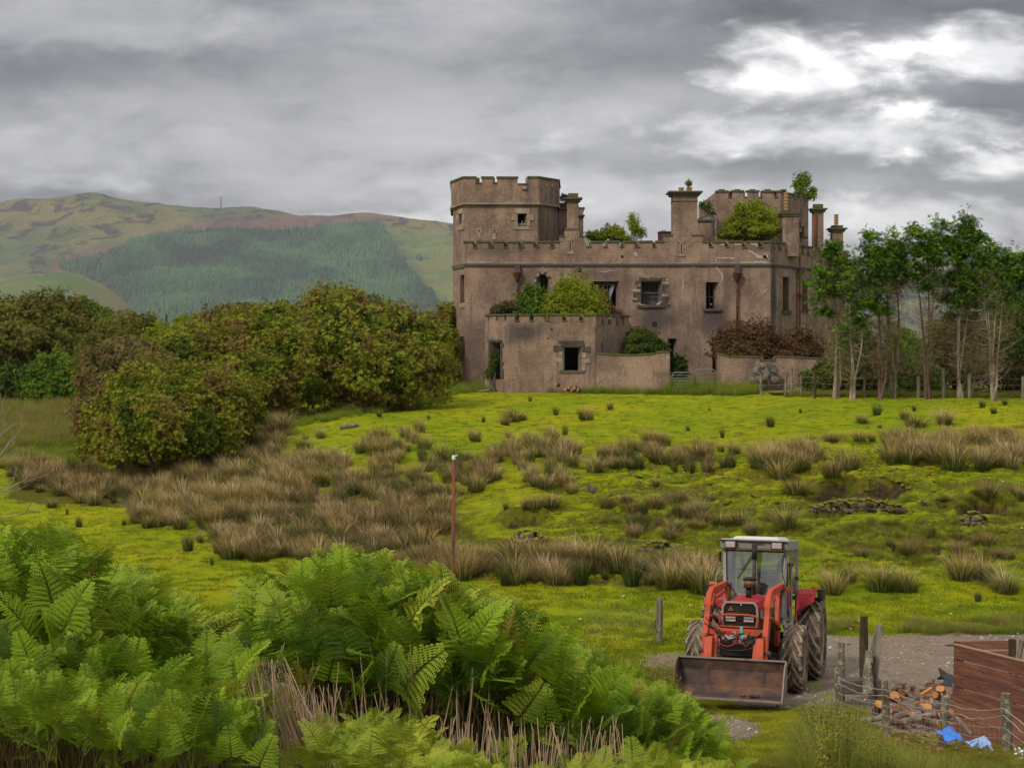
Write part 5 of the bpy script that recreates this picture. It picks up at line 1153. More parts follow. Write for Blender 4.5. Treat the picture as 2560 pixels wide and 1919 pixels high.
CABP = ('cab_', 'roof_', 'work_lamp', 'lens', 'windscreen', 'rubber_seal', 'door_', 'side_window', 'rear_window', 'wiper', 'dashboard', 'steering_wheel', 'seat', 'inner_fender', 'air_duct', 'control_levers', 'bag_on', 'grab_rail', 'mirror', 'loose_cable')
HOODP = ('hood', 'side_decal', 'side_vents', 'grille', 'slat', 'triple_tri', 'badge', 'headlight', 'bull_bar', 'air_intake', 'intake_', 'pre_cleaner')
LOADP = ('loader_', 'arm_gusset', 'tilt_link', 'lift_cyl', 'cylinder_rod', 'post_bracket', 'pivot_pin')
def _fit(o, top=None):
    nm = top or o.name
    if o.type == 'MESH':
        w0 = WL[o.name]; n = len(o.data.vertices); c = np.empty(n * 3, np.float32); o.data.vertices.foreach_get('co', c); c = c.reshape(-1, 3) + w0
        if nm.startswith(CABP): c[:, 0] = c[:, 0] * .87 + .02
        elif nm.startswith(HOODP): c[:, 0] *= .92; c[:, 2] = np.where(c[:, 2] > 1.1, 1.19 + (c[:, 2] - 1.27) * .87, c[:, 2])
        elif nm.startswith(LOADP): c[:, 2] = np.where(c[:, 2] > 1.15, 1.15 + (c[:, 2] - 1.15) * .80, c[:, 2])
        elif nm.startswith('hydraulic_hose'): c[:, 2] = np.where(c[:, 2] > 1.15, 1.15 + (c[:, 2] - 1.15) * .80, c[:, 2])
        o.data.vertices.foreach_set('co', (c - w0).ravel()); o.data.update()
    for ch in o.children: _fit(ch, ch.name if o is tr else nm)
_fit(tr)
def _squash(o):
    if o.type == 'MESH':
        z0 = WL[o.name][2]; n = len(o.data.vertices); c = np.empty(n * 3, np.float32); o.data.vertices.foreach_get('co', c); c = c.reshape(-1, 3)
        z = c[:, 2] + z0; k = z > 2.1; c[:, 2] = np.where(k, 2.1 + (z - 2.1) * .86, z) - z0; o.data.vertices.foreach_set('co', c.ravel()); o.data.update()
    for ch in o.children: _squash(ch)
_squash(tr)
# ================================================================== PLANTS
def leaf_col(t, pal, sc=.6):
    """pal: list of colours chosen by per-leaf tint and clump noise"""
    ti = t.attr('tint'); p = t.pos(); n = t.noise(sc, p, 3, .6)
    v = t.math('ADD', t.math('MULTIPLY', ti, .45), t.math('MULTIPLY', t.ramp(n, .36, .64), .55)); c = pal[0]; k = len(pal) - 1
    for i in range(1, len(pal)): c = t.mix(t.ramp(v, (i - .75) / k, (i - .25) / k), c, pal[i])
    return c
def foliage(name, pal, sc=.6, tr=.2, rough=.6, spec=.12): return material(name, lambda t: leafy(t, leaf_col(t, pal, sc), rough, tr, spec))
M_RHODO = foliage('rhododendron_leaf', [(.030,.055,.006), (.10,.145,.012), (.29,.31,.022), (.20,.15,.035), (.31,.18,.065)], .6)
M_RHODO2 = foliage('rhododendron_leaf_red', [(.05,.07,.012), (.15,.13,.035), (.24,.15,.07), (.18,.20,.03), (.30,.18,.11)], .9)
M_YGREEN = foliage('yellow_green_leaf', [(.14,.18,.012), (.27,.33,.018), (.42,.44,.04)], .8, .4)
M_DGREEN = foliage('dark_green_leaf', [(.03,.055,.008), (.08,.12,.014), (.16,.20,.03)], .5)
M_OLIVE = foliage('olive_leaf', [(.07,.085,.010), (.17,.17,.028), (.30,.27,.05)], .5)
M_MGREEN = foliage('mid_green_leaf', [(.05,.11,.010), (.13,.23,.02), (.25,.35,.03)], .7)
M_REDLEAF = foliage('copper_leaf', [(.04,.045,.015), (.13,.075,.03), (.17,.08,.04), (.11,.11,.03)], 1.0)
M_BROWNY = foliage('olive_brown_leaf', [(.05,.06,.015), (.12,.10,.03), (.20,.16,.06)], 1.0)
M_CYP = foliage('cypress_spray', [(.022,.06,.006), (.085,.185,.010), (.28,.46,.03)], 1.4, .3)
M_CYPDEAD = foliage('dead_cypress_twig', [(.10,.08,.04), (.22,.17,.09), (.15,.16,.05)], .8, .1)
def m_bark(t, a=(.16, .125, .09), b=(.06, .045, .032)):
    p = t.pos(); n = t.noise(3, t.map(p, (1, 1, .25)), 5, .7); return principled(t, t.mix(t.ramp(n, .35, .65), a, b), .95, t.bump(n, .6, .04), spec=.1)
M_BARK = material('brown_bark', m_bark)
M_PALEBARK = material('pale_grey_bark', lambda t: m_bark(t, (.42, .34, .26), (.20, .155, .115)))
M_REDBARK = material('reddish_bark', lambda t: m_bark(t, (.20, .12, .085), (.09, .06, .045)))

LEAF = np.array([(0, 0, 0), (.28, .45, .06), (0, 1, -.05), (-.28, .45, .06)])
LEAFQ = np.array([(0, 1, 2, 3)])
def rosette(n, tilt=.55, wid=1.0):
    V = []; Fc = []
    for i in range(n):
        a = 2 * math.pi * i / n; ca, sa = math.cos(a), math.sin(a)
        for x, y, z in LEAF:
            x *= wid; y2, z2 = y * math.cos(tilt) - z * math.sin(tilt), y * math.sin(tilt) + z * math.cos(tilt)
            V.append((x * ca - y2 * sa, x * sa + y2 * ca, z2))
        Fc.append(tuple(4 * i + k for k in range(4)))
    return np.array(V), np.array(Fc)
def rosette3(n, tilt=.55, wid=1.0):
    V = []; Fc = []
    for i in range(n):
        a = 2 * math.pi * i / n + .3; ca, sa = math.cos(a), math.sin(a); tl = tilt * (.6 + .8 * (i % 3) / 2)
        for x, y, z in ((-.26 * wid, .1, 0), (.26 * wid, .30, 0), (.02, 1.0, -.03)):
            y2, z2 = y * math.cos(tl) - z * math.sin(tl), y * math.sin(tl) + z * math.cos(tl); V.append((x * ca - y2 * sa, x * sa + y2 * ca, z2))
        Fc.append((3 * i, 3 * i + 1, 3 * i + 2))
    return np.array(V), np.array(Fc)
ROS5 = rosette3(6); ROS4 = rosette3(4, .3); TWIG = rosette3(5, .9, .12)
def spray(n=4, L=1.0):
    """flat drooping conifer spray"""
    V = []; Fc = []
    for i in range(n):
        for s in (-1, 1):
            y = .12 + .8 * i / n; l = .42 * (1 - .6 * i / n); z = -.25 * y * y
            V += [(0, y, z), (s * l * .55, y + .10, z - .02), (s * l, y + .30, z - .10), (s * l * .35, y + .28, z - .03)]; k = len(V); Fc.append((k - 4, k - 3, k - 2, k - 1))
    return np.array(V), np.array(Fc)
SPR = spray()
def cloud_points(blobs, n, r_, shell=.55, gnoise=.28, up=0.0):
    """random points in noisy ellipsoid blobs (x,y,z,rx,ry,rz); returns pos, outward normals, blob id"""
    vol = np.array([(b[3] * b[4] + b[4] * b[5] + b[3] * b[5]) for b in blobs]); ids = r_.choice(len(blobs), n, p=vol / vol.sum()); B_ = np.array(blobs)[ids]
    d = r_.normal(size=(n, 3)); d /= np.linalg.norm(d, axis=1, keepdims=True)
    rr = 1 - shell * r_.random(n) ** 1.6
    q = d * 3.1 + B_[:, :3] * .4
    lump = 1 + gnoise * fbm(q[:, 0] + q[:, 2] * .7, q[:, 1] - q[:, 2] * .6, 3, 4) * 1.4 + gnoise * .55 * (fbm(q[:, 0] * 2.7 - q[:, 2], q[:, 1] * 2.7 + q[:, 2] * 1.9, 2, 9))
    P = B_[:, :3] + d * B_[:, 3:6] * (rr * lump)[:, None]; N = d / B_[:, 3:6]; N /= np.linalg.norm(N, axis=1, keepdims=True); N[:, 2] += up
    return P, N, ids
def crown(name, blobs, n, size, mat, parent, base=ROS5, seed=1, shell=.5, gnoise=.62, up=.3, cull=None, jit=.5, ground=True):
    if base is ROS5: n = int(n * 1.55); size = size * .80
    r_ = np.random.default_rng(seed); P, N, ids = cloud_points(blobs, n, r_, shell, gnoise, up)
    if ground:
        g = gz(P[:, 0], P[:, 1]); k = P[:, 2] > g + .05; P, N, ids = P[k], N[k], ids[k]
    if cull is not None: k = cull(P); P, N, ids = P[k], N[k], ids[k]
    N = N + r_.normal(scale=jit, size=N.shape); M = frames_from_normals(N, r_.uniform(0, 6.28, len(P)))
    V, Fc = scatter_mesh(base[0], base[1], P, M, r_.uniform(.65, 1.3, len(P)) * size)
    bt = r_.random(len(blobs)) * .5 - .25; tint = np.clip(r_.random(len(P)) * .75 + .12 + bt[ids], 0, 1); tint = np.repeat(tint, len(base[0]))
    V = np.asarray(V); c = V.mean(0); me = raw_mesh(name, V - c, Fc, mat, False, {'tint': tint}); return link(name, me, parent, c)
def B(px, py, Y, rx, ry, dep=None):
    p = W(px, py, Y); a, b = rx * Y / F, ry * Y / F; return (p[0], p[1], p[2], a, dep or max(a * .8, b * .9), b)
def limbs(mb, base, tips, r0, rr, wig=.25, seg=5, n=6):
    for tp in tips:
        a = np.array(base, float); b = np.array(tp, float); pts = []; L = np.linalg.norm(b - a)
        for k in range(seg + 1):
            q = k / seg; p = a + (b - a) * q + np.array([rr.uniform(-1, 1), rr.uniform(-1, 1), rr.uniform(-.5, .5)]) * wig * L * .25 * math.sin(math.pi * q); pts.append(p)
        mb.tube(pts, [r0 * (1 - .8 * k / seg) for k in range(seg + 1)], n)
def bush(name, label, cat, blobs, n, size, mat, bark=M_BARK, group=None, seed=1, base=ROS5, r0=.09, nl=7, cullwall=None, **kw):
    bl = [B(*b) for b in blobs]; cx = np.mean([b[0] for b in bl]); cy = np.mean([b[1] for b in bl]); z0 = kw.pop('z0', None); z0 = gz1(cx, cy) if z0 is None else z0
    o = empty(name, (cx, cy, z0), label, cat, group); rr = random.Random(seed); crown('foliage', bl, n, size, mat, o, base, seed, **kw)
    m = MB(); tips = [(b[0] + rr.uniform(-.6, .6) * b[3], b[1] + rr.uniform(-.5, .3) * b[4], b[2] + rr.uniform(-.2, .5) * b[5]) for b in bl for _ in range(max(1, nl // len(bl)))]
    for k in range(0, len(tips), 3):
        tt = tips[k:k + 3]; mx_ = np.mean([q[0] for q in tt]); mbase = (cx + (mx_ - cx) * .65 + rr.uniform(-.3, .3), cy + rr.uniform(-.6, .3), 0); mbase = (mbase[0], mbase[1], (gz1(mbase[0], mbase[1]) if abs(z0 - gz1(cx, cy)) < .5 else z0) - .1); limbs(m, mbase, tt, r0, rr)
    m.build('branches', bark, o); return o

# ---------------- rhododendron thicket and trees left of the castle
RG = 'rhododendron bushes left of the castle'
bush('rhododendron_bush', 'tallest rust-tinged rhododendron, its crown against the hill beside the castle wall', 'bush', [(860,775,86,95,58),(800,790,86,60,55),(960,815,86,95,60),(1050,855,86,70,70),(1095,900,86,40,70),(890,880,84,130,90),(1010,920,84,110,80),(790,900,84,80,95),(880,960,83,110,55)], 30000, .17, M_RHODO, group=RG, seed=11, r0=.14, nl=24)
bush('rhododendron_bush', 'long rounded rhododendron of mixed green and brown in the middle of the thicket', 'bush', [(700,800,88,70,38),(620,815,88,70,45),(560,860,84,90,60),(660,880,82,100,75),(480,880,82,80,50),(720,930,81,70,80),(600,950,79,80,60),(680,985,80,60,45)], 26000, .17, M_RHODO, group=RG, seed=12, r0=.11, nl=18)
bush('rhododendron_bush', 'front rhododendron with yellow-green leaves and rusty tips, reaching down to the rushes', 'bush', [(430,960,72,120,55),(330,1000,70,75,60),(500,1000,69,110,70),(400,1060,67,110,75),(310,1090,67,70,50),(520,1080,68,85,50),(600,1030,70,50,55),(560,975,72,80,45),(290,1130,66,45,25),(250,1100,68,45,40),(235,1050,70,40,35)], 36000, .145, M_RHODO, group=RG, seed=13, r0=.09, nl=24)
bush('rhododendron_bush', 'pinkish brown rhododendron at the left end of the thicket above the brown grass', 'bush', [(300,905,80,80,40),(245,940,79,55,45),(260,990,78,55,45),(340,880,82,70,35),(370,925,79,70,45),(225,1030,77,40,40),(300,1040,76,60,45)], 13000, .16, M_RHODO2, group=RG, seed=14)
bush('rhododendron_bush', 'dark brownish rhododendron on the skyline between the yellow bushes and the tall one', 'bush', [(560,805,93,60,32),(510,830,92,45,28),(600,785,94,55,22)], 7000, .17, M_RHODO2, group=RG, seed=15)
bush('gorse_bush', 'bright yellow-green bush on the skyline behind the thicket', 'bush', [(430,850,88,55,35),(380,880,86,50,30),(480,820,92,30,22),(455,805,100,18,14),(490,800,100,16,14)], 7000, .13, M_YGREEN, seed=16)
bush('shrub', 'small reddish shrub pressed against the left end of the castle', 'bush', [(1118,800,103,28,42),(1120,870,100,25,55),(1130,930,98,22,35)], 5000, .16, M_RHODO, seed=17)
bush('bramble', 'low green bramble at the foot of the tall rhododendron', 'bush', [(890,1010,83,45,22),(860,1025,82,40,15),(930,1020,84,30,12)], 3500, .12, M_OLIVE, seed=18)
def tree(name, label, blobs, n, size, mat, trunk, bark=M_BARK, r0=.22, cat='tree', group=None, seed=1, base=ROS5, **kw):
    bl = [B(*b) for b in blobs]; p = W(*trunk); z0 = gz1(p[0], p[1]); o = empty(name, (p[0], p[1], z0), label, cat, group); rr = random.Random(seed); crown('crown', bl, n, size, mat, o, base, seed, **kw)
    m = MB(); top = (p[0] + rr.uniform(-.2, .2), p[1], max(z0 + 1.0, min(b[2] - .3 * b[5] for b in bl))); m.tube([(p[0], p[1], z0 - .2), ((p[0] + top[0]) / 2 + .1, p[1], (z0 + top[2]) / 2), top], [r0, r0 * .8, r0 * .6], 8); m.build('trunk', bark, o)
    m = MB(); limbs(m, top, [(b[0], b[1], b[2] + .3 * b[5]) for b in bl for _ in (0, 1)], r0 * .5, rr); m.build('limbs', bark, o); return o
tree('leafy_tree', 'large dark olive tree at the left edge, in front of the pale knoll', [(70,800,118,100,60),(150,800,118,80,55),(110,860,116,120,60),(30,880,116,70,80),(180,900,115,60,60),(-60,830,118,80,80)], 26000, .22, M_OLIVE, (100, 1000, 117), seed=21, r0=.3)
tree('leafy_tree', 'shadowy dark green tree standing under the large olive one', [(40,960,113,80,50),(130,960,113,90,50),(-40,940,114,70,80),(215,955,112,50,45)], 14000, .2, M_DGREEN, (60, 1010, 113), seed=22)
tree('leafy_tree', 'broad grey-green tree left of the lone fence post', [(340,830,106,60,45),(290,870,105,70,55),(370,880,104,50,45),(250,900,104,60,50)], 14000, .17, M_OLIVE, (310, 960, 105), seed=23)
tree('leafy_tree', 'small bright green tree between the large olive tree and the grey-green one', [(215,790,120,35,35),(250,800,119,30,28),(230,830,119,50,35)], 6000, .2, M_MGREEN, (230, 940, 119), seed=24)
tree('leafy_tree', 'bright leaved young tree in front of the shadowy dark green one', [(150,930,109,60,40),(110,970,108,50,35),(190,965,108,40,35)], 8000, .2, M_MGREEN, (150, 1010, 108), seed=25)
M_POST = material('weathered_post_wood', lambda t: (lambda p: principled(t, t.mix(t.ramp(t.noise(4, t.map(p, (3, 3, .4)), 5, .7), .35, .65), (.30, .26, .20), (.13, .105, .075)), .95, t.bump(t.noise(9, t.map(p, (3, 3, .3)), 4), .6, .02), spec=.1))(t.pos()))
M_DARKPOST = material('dark_post_wood', lambda t: (lambda p: principled(t, t.mix(t.ramp(t.noise(5, t.map(p, (3, 3, .4)), 5, .7), .35, .65), (.10, .075, .04), (.045, .034, .02)), .95, spec=.1))(t.pos()))
M_LICHENPOST = material('lichened_post_wood', lambda t: (lambda p: principled(t, t.mix(t.ramp(t.noise(9, p, 5, .8), .5, .62), t.mix(t.ramp(t.noise(4, t.map(p, (3, 3, .4)), 5, .7), .35, .65), (.24, .20, .15), (.10, .085, .06)), (.36, .36, .24)), .95, t.bump(t.noise(12, p, 4), .7, .02), spec=.1))(t.pos()))
def post(px, ytop, Y, wpx, label, mat=M_POST, group=None, cat='post', name='fence_post', lean=0, zb=None, n=8, cap=None):
    p = W(px, ytop, Y); zg_ = gz1(p[0], p[1]) if zb is None else zb; r = wpx / 2 * Y / F; h = p[2] - zg_; rr = random.Random(int(px * 3 + ytop))
    m = MB(); k = 4; pts = [(p[0] - lean * h * (1 - i / k) + rr.uniform(-.1, .1) * r, p[1], zg_ - .25 + (h + .25) * i / k) for i in range(k + 1)]
    m.tube(pts, [r * rr.uniform(.95, 1.08) for _ in pts[:-1]] + [r * .9], n)
    if cap is None: o = m.build(name, mat); tag(o, label, cat, group); return o
    root = empty(name, (p[0], p[1], zg_), label, cat, group); m.build('shaft', mat, root); c = MB(); c.lathe([(r * 1.25, -.12), (r * 1.35, .0), (r * .9, .05)], p, 'z', 10); c.build('cap', cap, root); return root
post(416, 787, 100, 5, 'lone dark post against the hill between the left trees and the thicket', M_DARKPOST)
post(96.5, 1035, 92, 4, 'thin grey post in the brown grass slope below the left trees')

# ---------------- plants growing on the ruin
bush('willow_bush', 'rounded yellow-green bush rooted on the roof of the low front wing', 'bush', [(1430,745,97,58,50),(1400,770,96.5,45,30),(1475,765,96.5,40,28),(1440,790,96,55,18)], 9000, .12, M_YGREEN, seed=31, z0=zat(803, 94) + .1, ground=False)
bush('willow_bush', 'greener bush on the wing roof in front of the downpipe', 'bush', [(1325,755,97.5,32,38),(1310,780,97,32,20),(1345,775,97,25,22)], 4500, .12, M_MGREEN, seed=32, z0=zat(803, 94) + .1, ground=False)
bush('bramble', 'sparse brownish bramble at the left end of the wing roof', 'bush', [(1265,772,97,30,18),(1240,780,97,18,12)], 900, .12, M_BROWNY, seed=33, z0=zat(803, 94) + .1, ground=False)
bush('bramble', 'reddish bramble below the broken big window at the right end of the wing roof', 'bush', [(1515,780,97.5,25,22),(1535,790,97.2,22,16),(1508,750,98.5,16,26)], 2200, .11, M_REDLEAF, seed=34, z0=zat(803, 94) + .1, ground=False)
bush('birch_bush', 'large bright yellow-green bush on the roof in front of the rear tower', 'bush', [(1885,540,103,50,26),(1850,565,103,42,26),(1915,565,103,34,30),(1870,580,102.5,66,20),(1848,520,104,14,12),(1895,512,104,14,10),(1820,585,102,26,12)], 13000, .12, M_YGREEN, seed=35, z0=12.0, ground=False)
bush('birch_sapling', 'tall thin pale sapling on the roof left of the big chimney', 'sapling', [(1585,565,102,16,28),(1580,545,102,8,14),(1600,580,102,18,16)], 900, .10, M_YGREEN, seed=36, z0=12.0, r0=.04, ground=False, shell=.9)
bush('birch_bush', 'low yellow-green bush on the roof above the right hand crenels of the small chimney', 'bush', [(1535,582,102,28,18),(1500,590,102,22,12),(1555,595,102,25,8)], 2600, .10, M_YGREEN, seed=37, z0=12.0, r0=.04, ground=False)
bush('birch_bush', 'small tuft of green leaves behind the parapet beside the small chimney', 'bush', [(1478,588,103,14,9),(1490,594,103,12,7)], 500, .10, M_MGREEN, seed=38, z0=12.0, r0=.03, ground=False)
bush('rowan_sapling', 'dark green rowan growing from the top of the rear tower', 'sapling', [(2008,455,111,20,22),(2000,480,110.5,14,12),(2025,490,111,16,10),(2035,475,111,8,8),(1992,462,111,10,8)], 1100, .14, M_MGREEN, seed=39, z0=zat(500, 108), r0=.05, ground=False, shell=.9)
bush('rowan_sapling', 'thin twiggy sapling between the big chimney and the rear tower', 'sapling', [(1768,520,105,14,14),(1755,512,105,8,8),(1780,535,105,10,8)], 260, .13, M_DGREEN, seed=40, z0=12.3, r0=.04, ground=False, shell=.9)
bush('rowan_sapling', 'wispy sapling behind the small chimney of the left tower', 'sapling', [(1412,495,107,14,9)], 260, .11, M_DGREEN, seed=41, z0=14.0, r0=.03, ground=False, shell=.9)
bush('buddleia', 'sprig of leaves on top of the big chimney', 'sprig', [(1722,459,100.7,7,7)], 60, .12, M_DGREEN, seed=42, z0=zat(477, 100), r0=.02, ground=False, nl=3)
# ---------------- bushes in the castle yard
bush('copper_bush', 'large reddish brown bush rising over the broken garden wall', 'bush', [(1870,850,97,60,45),(1830,860,97,45,35),(1910,865,97,40,40),(1860,885,96,70,25)], 9000, .14, M_REDLEAF, seed=43)
bush('copper_bush', 'smaller dark reddish bush behind the right part of the broken wall', 'bush', [(1990,865,97.5,45,35),(2020,880,97,40,30),(1975,890,97,45,20)], 6000, .14, M_REDLEAF, seed=44)
bush('dark_shrub', 'dark green layered shrub behind the garden wall right of the wing', 'bush', [(1605,850,97,38,25),(1635,872,96.5,35,20),(1590,875,96.5,30,16)], 4500, .14, M_DGREEN, seed=45)
bush('dark_shrub', 'small dark bush inside the gateway', 'bush', [(1695,910,97,22,18),(1700,930,97,20,14)], 1600, .13, M_DGREEN, seed=46)
bush('elder_bush', 'dark bush growing in the doorway corner of the front wing', 'bush', [(1238,905,95.6,14,28),(1225,935,95.5,14,14)], 900, .10, M_DGREEN, seed=47, cullwall=1)

# ---------------- row of old cypress trees on the right
SK = 'tall bare-stemmed cypress trees in the row right of the castle'
def cypress(label, base_px, Y, stems, blobs, n, seed, dead=1400, bark=M_PALEBARK, sz=.24):
    p = W(base_px, 992, Y); z0 = gz1(p[0], p[1]); o = empty('cypress_tree', (p[0], p[1], z0), label, 'tree', SK); rr = random.Random(seed); m = MB(); allp = []
    for (px, py, r) in stems:
        tp = W(px, py, Y); bx = p[0] + rr.uniform(-.12, .12); pts = []
        for k in range(8):
            q = k / 7; x = bx + (tp[0] - bx) * (q ** .8) + .13 * math.sin(q * 5 + seed + px) * (q > 0); pts.append((x, p[1] + rr.uniform(-.1, .1), z0 - .15 + (tp[2] - z0 + .15) * q))
        m.tube(pts, [r * (1.35 if k == 0 else 1 - .11 * k) for k in range(8)], 7); allp.append(pts)
    m.build('trunk', bark, o)
    m = MB()
    for pts in allp:
        for k in range(26):
            q = rr.uniform(.12, .95) * 7; i = int(q); a = Vector(pts[i]).lerp(Vector(pts[min(i + 1, 7)]), q - i); an = rr.uniform(0, 6.28); L = rr.uniform(.3, 1.25)
            b = a + Vector((math.cos(an) * L, math.sin(an) * L * .7, rr.uniform(-.25, .75) * L)); c = a.lerp(b, .5) + Vector((rr.uniform(-.1, .1), 0, rr.uniform(-.12, .05))); m.tube([a, c, b], [.022, .014, .005], 4, False)
            if rr.random() < .6: d_ = b + Vector((rr.uniform(-.3, .3), rr.uniform(-.2, .2), rr.uniform(-.1, .35))); m.tube([c, d_], [.010, .004], 3, False)
    m.build('dead_twigs', bark, o)
    blobs = list(blobs)
    for (px, py, r) in stems:
        for q in (.05, .22):
            yb = py + (985 - py) * q; xb = px + (base_px - px) * q * .5; blobs.append((xb + rr.uniform(-14, 14), yb - 8, rr.uniform(16, 27) * (1.15 - q), rr.uniform(13, 24)))
    bl = [B(b[0], b[1], Y + (b[4] if len(b) > 4 else 0), b[2], b[3]) for b in blobs]
    # tiered drooping sprays
    n = int(n * 2.9); r_ = np.random.default_rng(seed); P, N, ids = cloud_points(bl, n, r_, .85, .85, 0); N[:, 2] *= .3
    tier = .5 + .5 * np.sin(P[:, 2] * 8.0 + P[:, 0] * 1.7 + ids); k = (tier > .48) | (r_.random(len(P)) < .14); P, N, ids = P[k], N[k], ids[k]; P[:, 2] -= .28 * (N[:, 0] ** 2 + N[:, 1] ** 2) * r_.random(len(P))
    out_ = np.c_[N[:, 0], N[:, 1], np.full(len(P), -.18)] + r_.normal(scale=.45, size=P.shape); out_ /= np.linalg.norm(out_, axis=1, keepdims=True)
    upv = np.array([[0, 0, 1.]]) + r_.normal(scale=.45, size=P.shape); X = np.cross(out_, upv); X /= np.linalg.norm(X, axis=1, keepdims=True); Z = np.cross(X, out_); M = np.stack([X, out_, Z], 2)
    V, Fc = scatter_mesh(SPR[0], SPR[1], P, M, r_.uniform(.5, 1.2, len(P)) * sz); tint = np.repeat(np.clip(r_.random(len(P)) * .7 + .15 + (P[:, 2] - P[:, 2].min()) / np.ptp(P[:, 2]) * .25 - .1, 0, 1), len(SPR[0]))
    c = V.mean(0); link('crown', raw_mesh('crown', V - c, Fc, M_CYP, False, {'tint': tint}), o, c)
    if dead:
        lo_ = [B((s[0] + base_px) / 2 + rr.uniform(-20, 20), yy, Y + .1, 40, 60) for s in stems for yy in (720, 820, 900)]
        crown('dead_sprays', lo_, int(dead * .6), .26, M_CYPDEAD, o, TWIG, seed + 5, .95, .4)
    return o
cypress('pale-trunked cypress nearest the castle corner, with thin tufts on its left side', 2090, 88, [(2085,600,.13),(2112,640,.07)], [(2075,625,28,22),(2060,690,45,30),(2110,655,30,30),(2055,735,30,22),(2095,720,30,25),(2120,680,22,35),(2065,775,28,14),(2090,612,14,12)], 2700, 51, 1900)
cypress('forked low-branching cypress, second from the castle', 2128, 87, [(2130,650,.08),(2165,700,.06),(2122,720,.06)], [(2135,690,22,30),(2120,810,28,14),(2150,800,30,18),(2110,850,20,18),(2165,690,20,22),(2160,745,34,30)], 1800, 52, 1800)
cypress('twin crowned cypress with a rounded low green clump on its left', 2203, 87, [(2190,620,.08),(2205,640,.07),(2235,600,.07)], [(2175,590,24,22),(2195,620,34,28),(2165,610,20,12),(2230,590,18,18),(2235,640,30,42),(2190,660,40,22),(2180,745,34,32),(2205,765,25,24),(2260,660,24,22),(2150,645,20,10)], 3800, 53, 2400, M_REDBARK)
cypress('slim close-stemmed cypress left of the leaning one', 2232, 88, [(2222,640,.07),(2245,620,.09)], [(2240,690,28,18),(2225,680,30,18),(2250,620,20,26)], 1300, 54, 2000)
cypress('curved cypress leaning left from its base, under a dark plume', 2322, 87, [(2288,610,.09),(2312,600,.08),(2330,640,.07)], [(2283,575,18,22),(2303,590,24,24),(2270,590,16,14),(2310,630,36,22),(2290,650,24,16),(2330,690,30,14),(2335,615,26,22)], 3000, 55, 2300, M_REDBARK)
cypress('tall full-crowned cypress, the highest tree of the row', 2402, 88, [(2380,600,.08),(2410,560,.08),(2430,600,.07)], [(2345,565,20,22),(2375,590,34,34),(2420,560,26,30),(2440,600,34,36),(2400,630,44,30),(2335,590,16,14),(2400,700,50,22),(2380,740,44,30),(2440,720,36,32),(2420,680,40,20)], 6200, 56, 2500)
cypress('many-stemmed cypress bush with bare grey stems under the tallest crown', 2425, 89, [(2400,760,.05),(2425,740,.06),(2450,720,.06),(2380,780,.05)], [(2420,760,30,14),(2455,745,20,20)], 500, 57, 2600)
cypress('wide fan-shaped cypress at the right edge, with a thin top', 2480, 87, [(2455,660,.07),(2490,640,.08),(2520,680,.07),(2475,700,.06)], [(2480,620,18,18),(2500,640,30,26),(2470,650,28,22),(2525,650,26,28),(2550,670,24,40),(2510,690,40,22),(2560,710,30,24),(2455,640,18,18),(2570,640,24,24)], 4400, 58, 2600)
# dark thicket behind the row
BG = 'dark bushes behind the cypress row'
for i, (lab, bl, mt) in enumerate([('dark green bush behind the forked cypress', [(2150,880,94,60,60),(2130,940,93,45,40),(2190,930,93.5,45,45)], M_DGREEN), ('dark bush filling the gap left of the leaning cypress', [(2270,900,94,55,60),(2300,950,93,60,40),(2250,860,95,40,40)], M_MGREEN),
        ('brownish bush under the tallest cypress', [(2390,900,95,60,70),(2420,840,96,60,60),(2360,850,95,40,50)], M_BROWNY), ('dark wood edge at the far right behind the fan cypress', [(2540,800,96,60,80),(2570,880,95,60,80),(2500,840,97,50,60)], M_DGREEN),
        ('olive bush behind the fan cypress, above the grass bank', [(2500,930,94,50,30),(2550,940,93,50,35),(2450,915,95,40,40)], M_BROWNY), ('dark elder between the castle corner and the first cypress', [(2040,950,92.5,35,25),(2065,930,93,25,25)], M_DGREEN)]):
    bush('thicket_bush', lab, 'bush', bl, 7000 if len(bl) > 2 else 2500, .15, mt, group=BG, seed=60 + i)
# fence posts along the trees
FP = 'weathered posts of the fence along the cypress row'
for i, (px, yt, w_, lab) in enumerate([(1902,935,6,'short post right of the stone heap'),(1966,930,6,'thin leaning post, first of the pair near the castle corner'),(1979,918,6,'taller pale post of the pair near the castle corner'),(2003,936,5,'grey post between the pair and the dark one'),(2037,925,7,'dark post left of the first cypress'),(2095,930,8,'post against the foot of the first cypress'),(2161,940,6,'thin post between the second and third cypress'),
        (2227,925,8,'post in front of the twin stems of the third cypress'),(2296,940,9,'clean pale post in the gap before the leaning cypress'),(2358,920,8,'post right of the leaning cypress'),(2423,935,8,'post at the foot of the tallest cypress'),(2489,930,10,'thick pale post in front of the fan cypress'),(2557,940,8,'last post at the right edge of the picture')]):
    post(px, yt, 88 + (px < 2030) * 2, w_, lab, M_POST if i != 4 else M_DARKPOST, FP, lean=(.06 if i == 1 else 0))
g = MB()
for yy in (945, 960, 975):
    pts = [W(px, yy + 3 * math.sin(px / 33.), 87.95) for px in range(1902, 2600, 16)]; g.tube(pts, .006, 3, False)
M_WIRE = material('galvanised_wire', lambda t: principled(t, t.mix(t.noise(3, t.pos(), 3), (.42, .38, .36), (.20, .15, .12)), .6, metal=.3))
o = g.build('fence_wire', M_WIRE); tag(o, 'three strands of thin wire along the cypress row fence', 'wire'); 
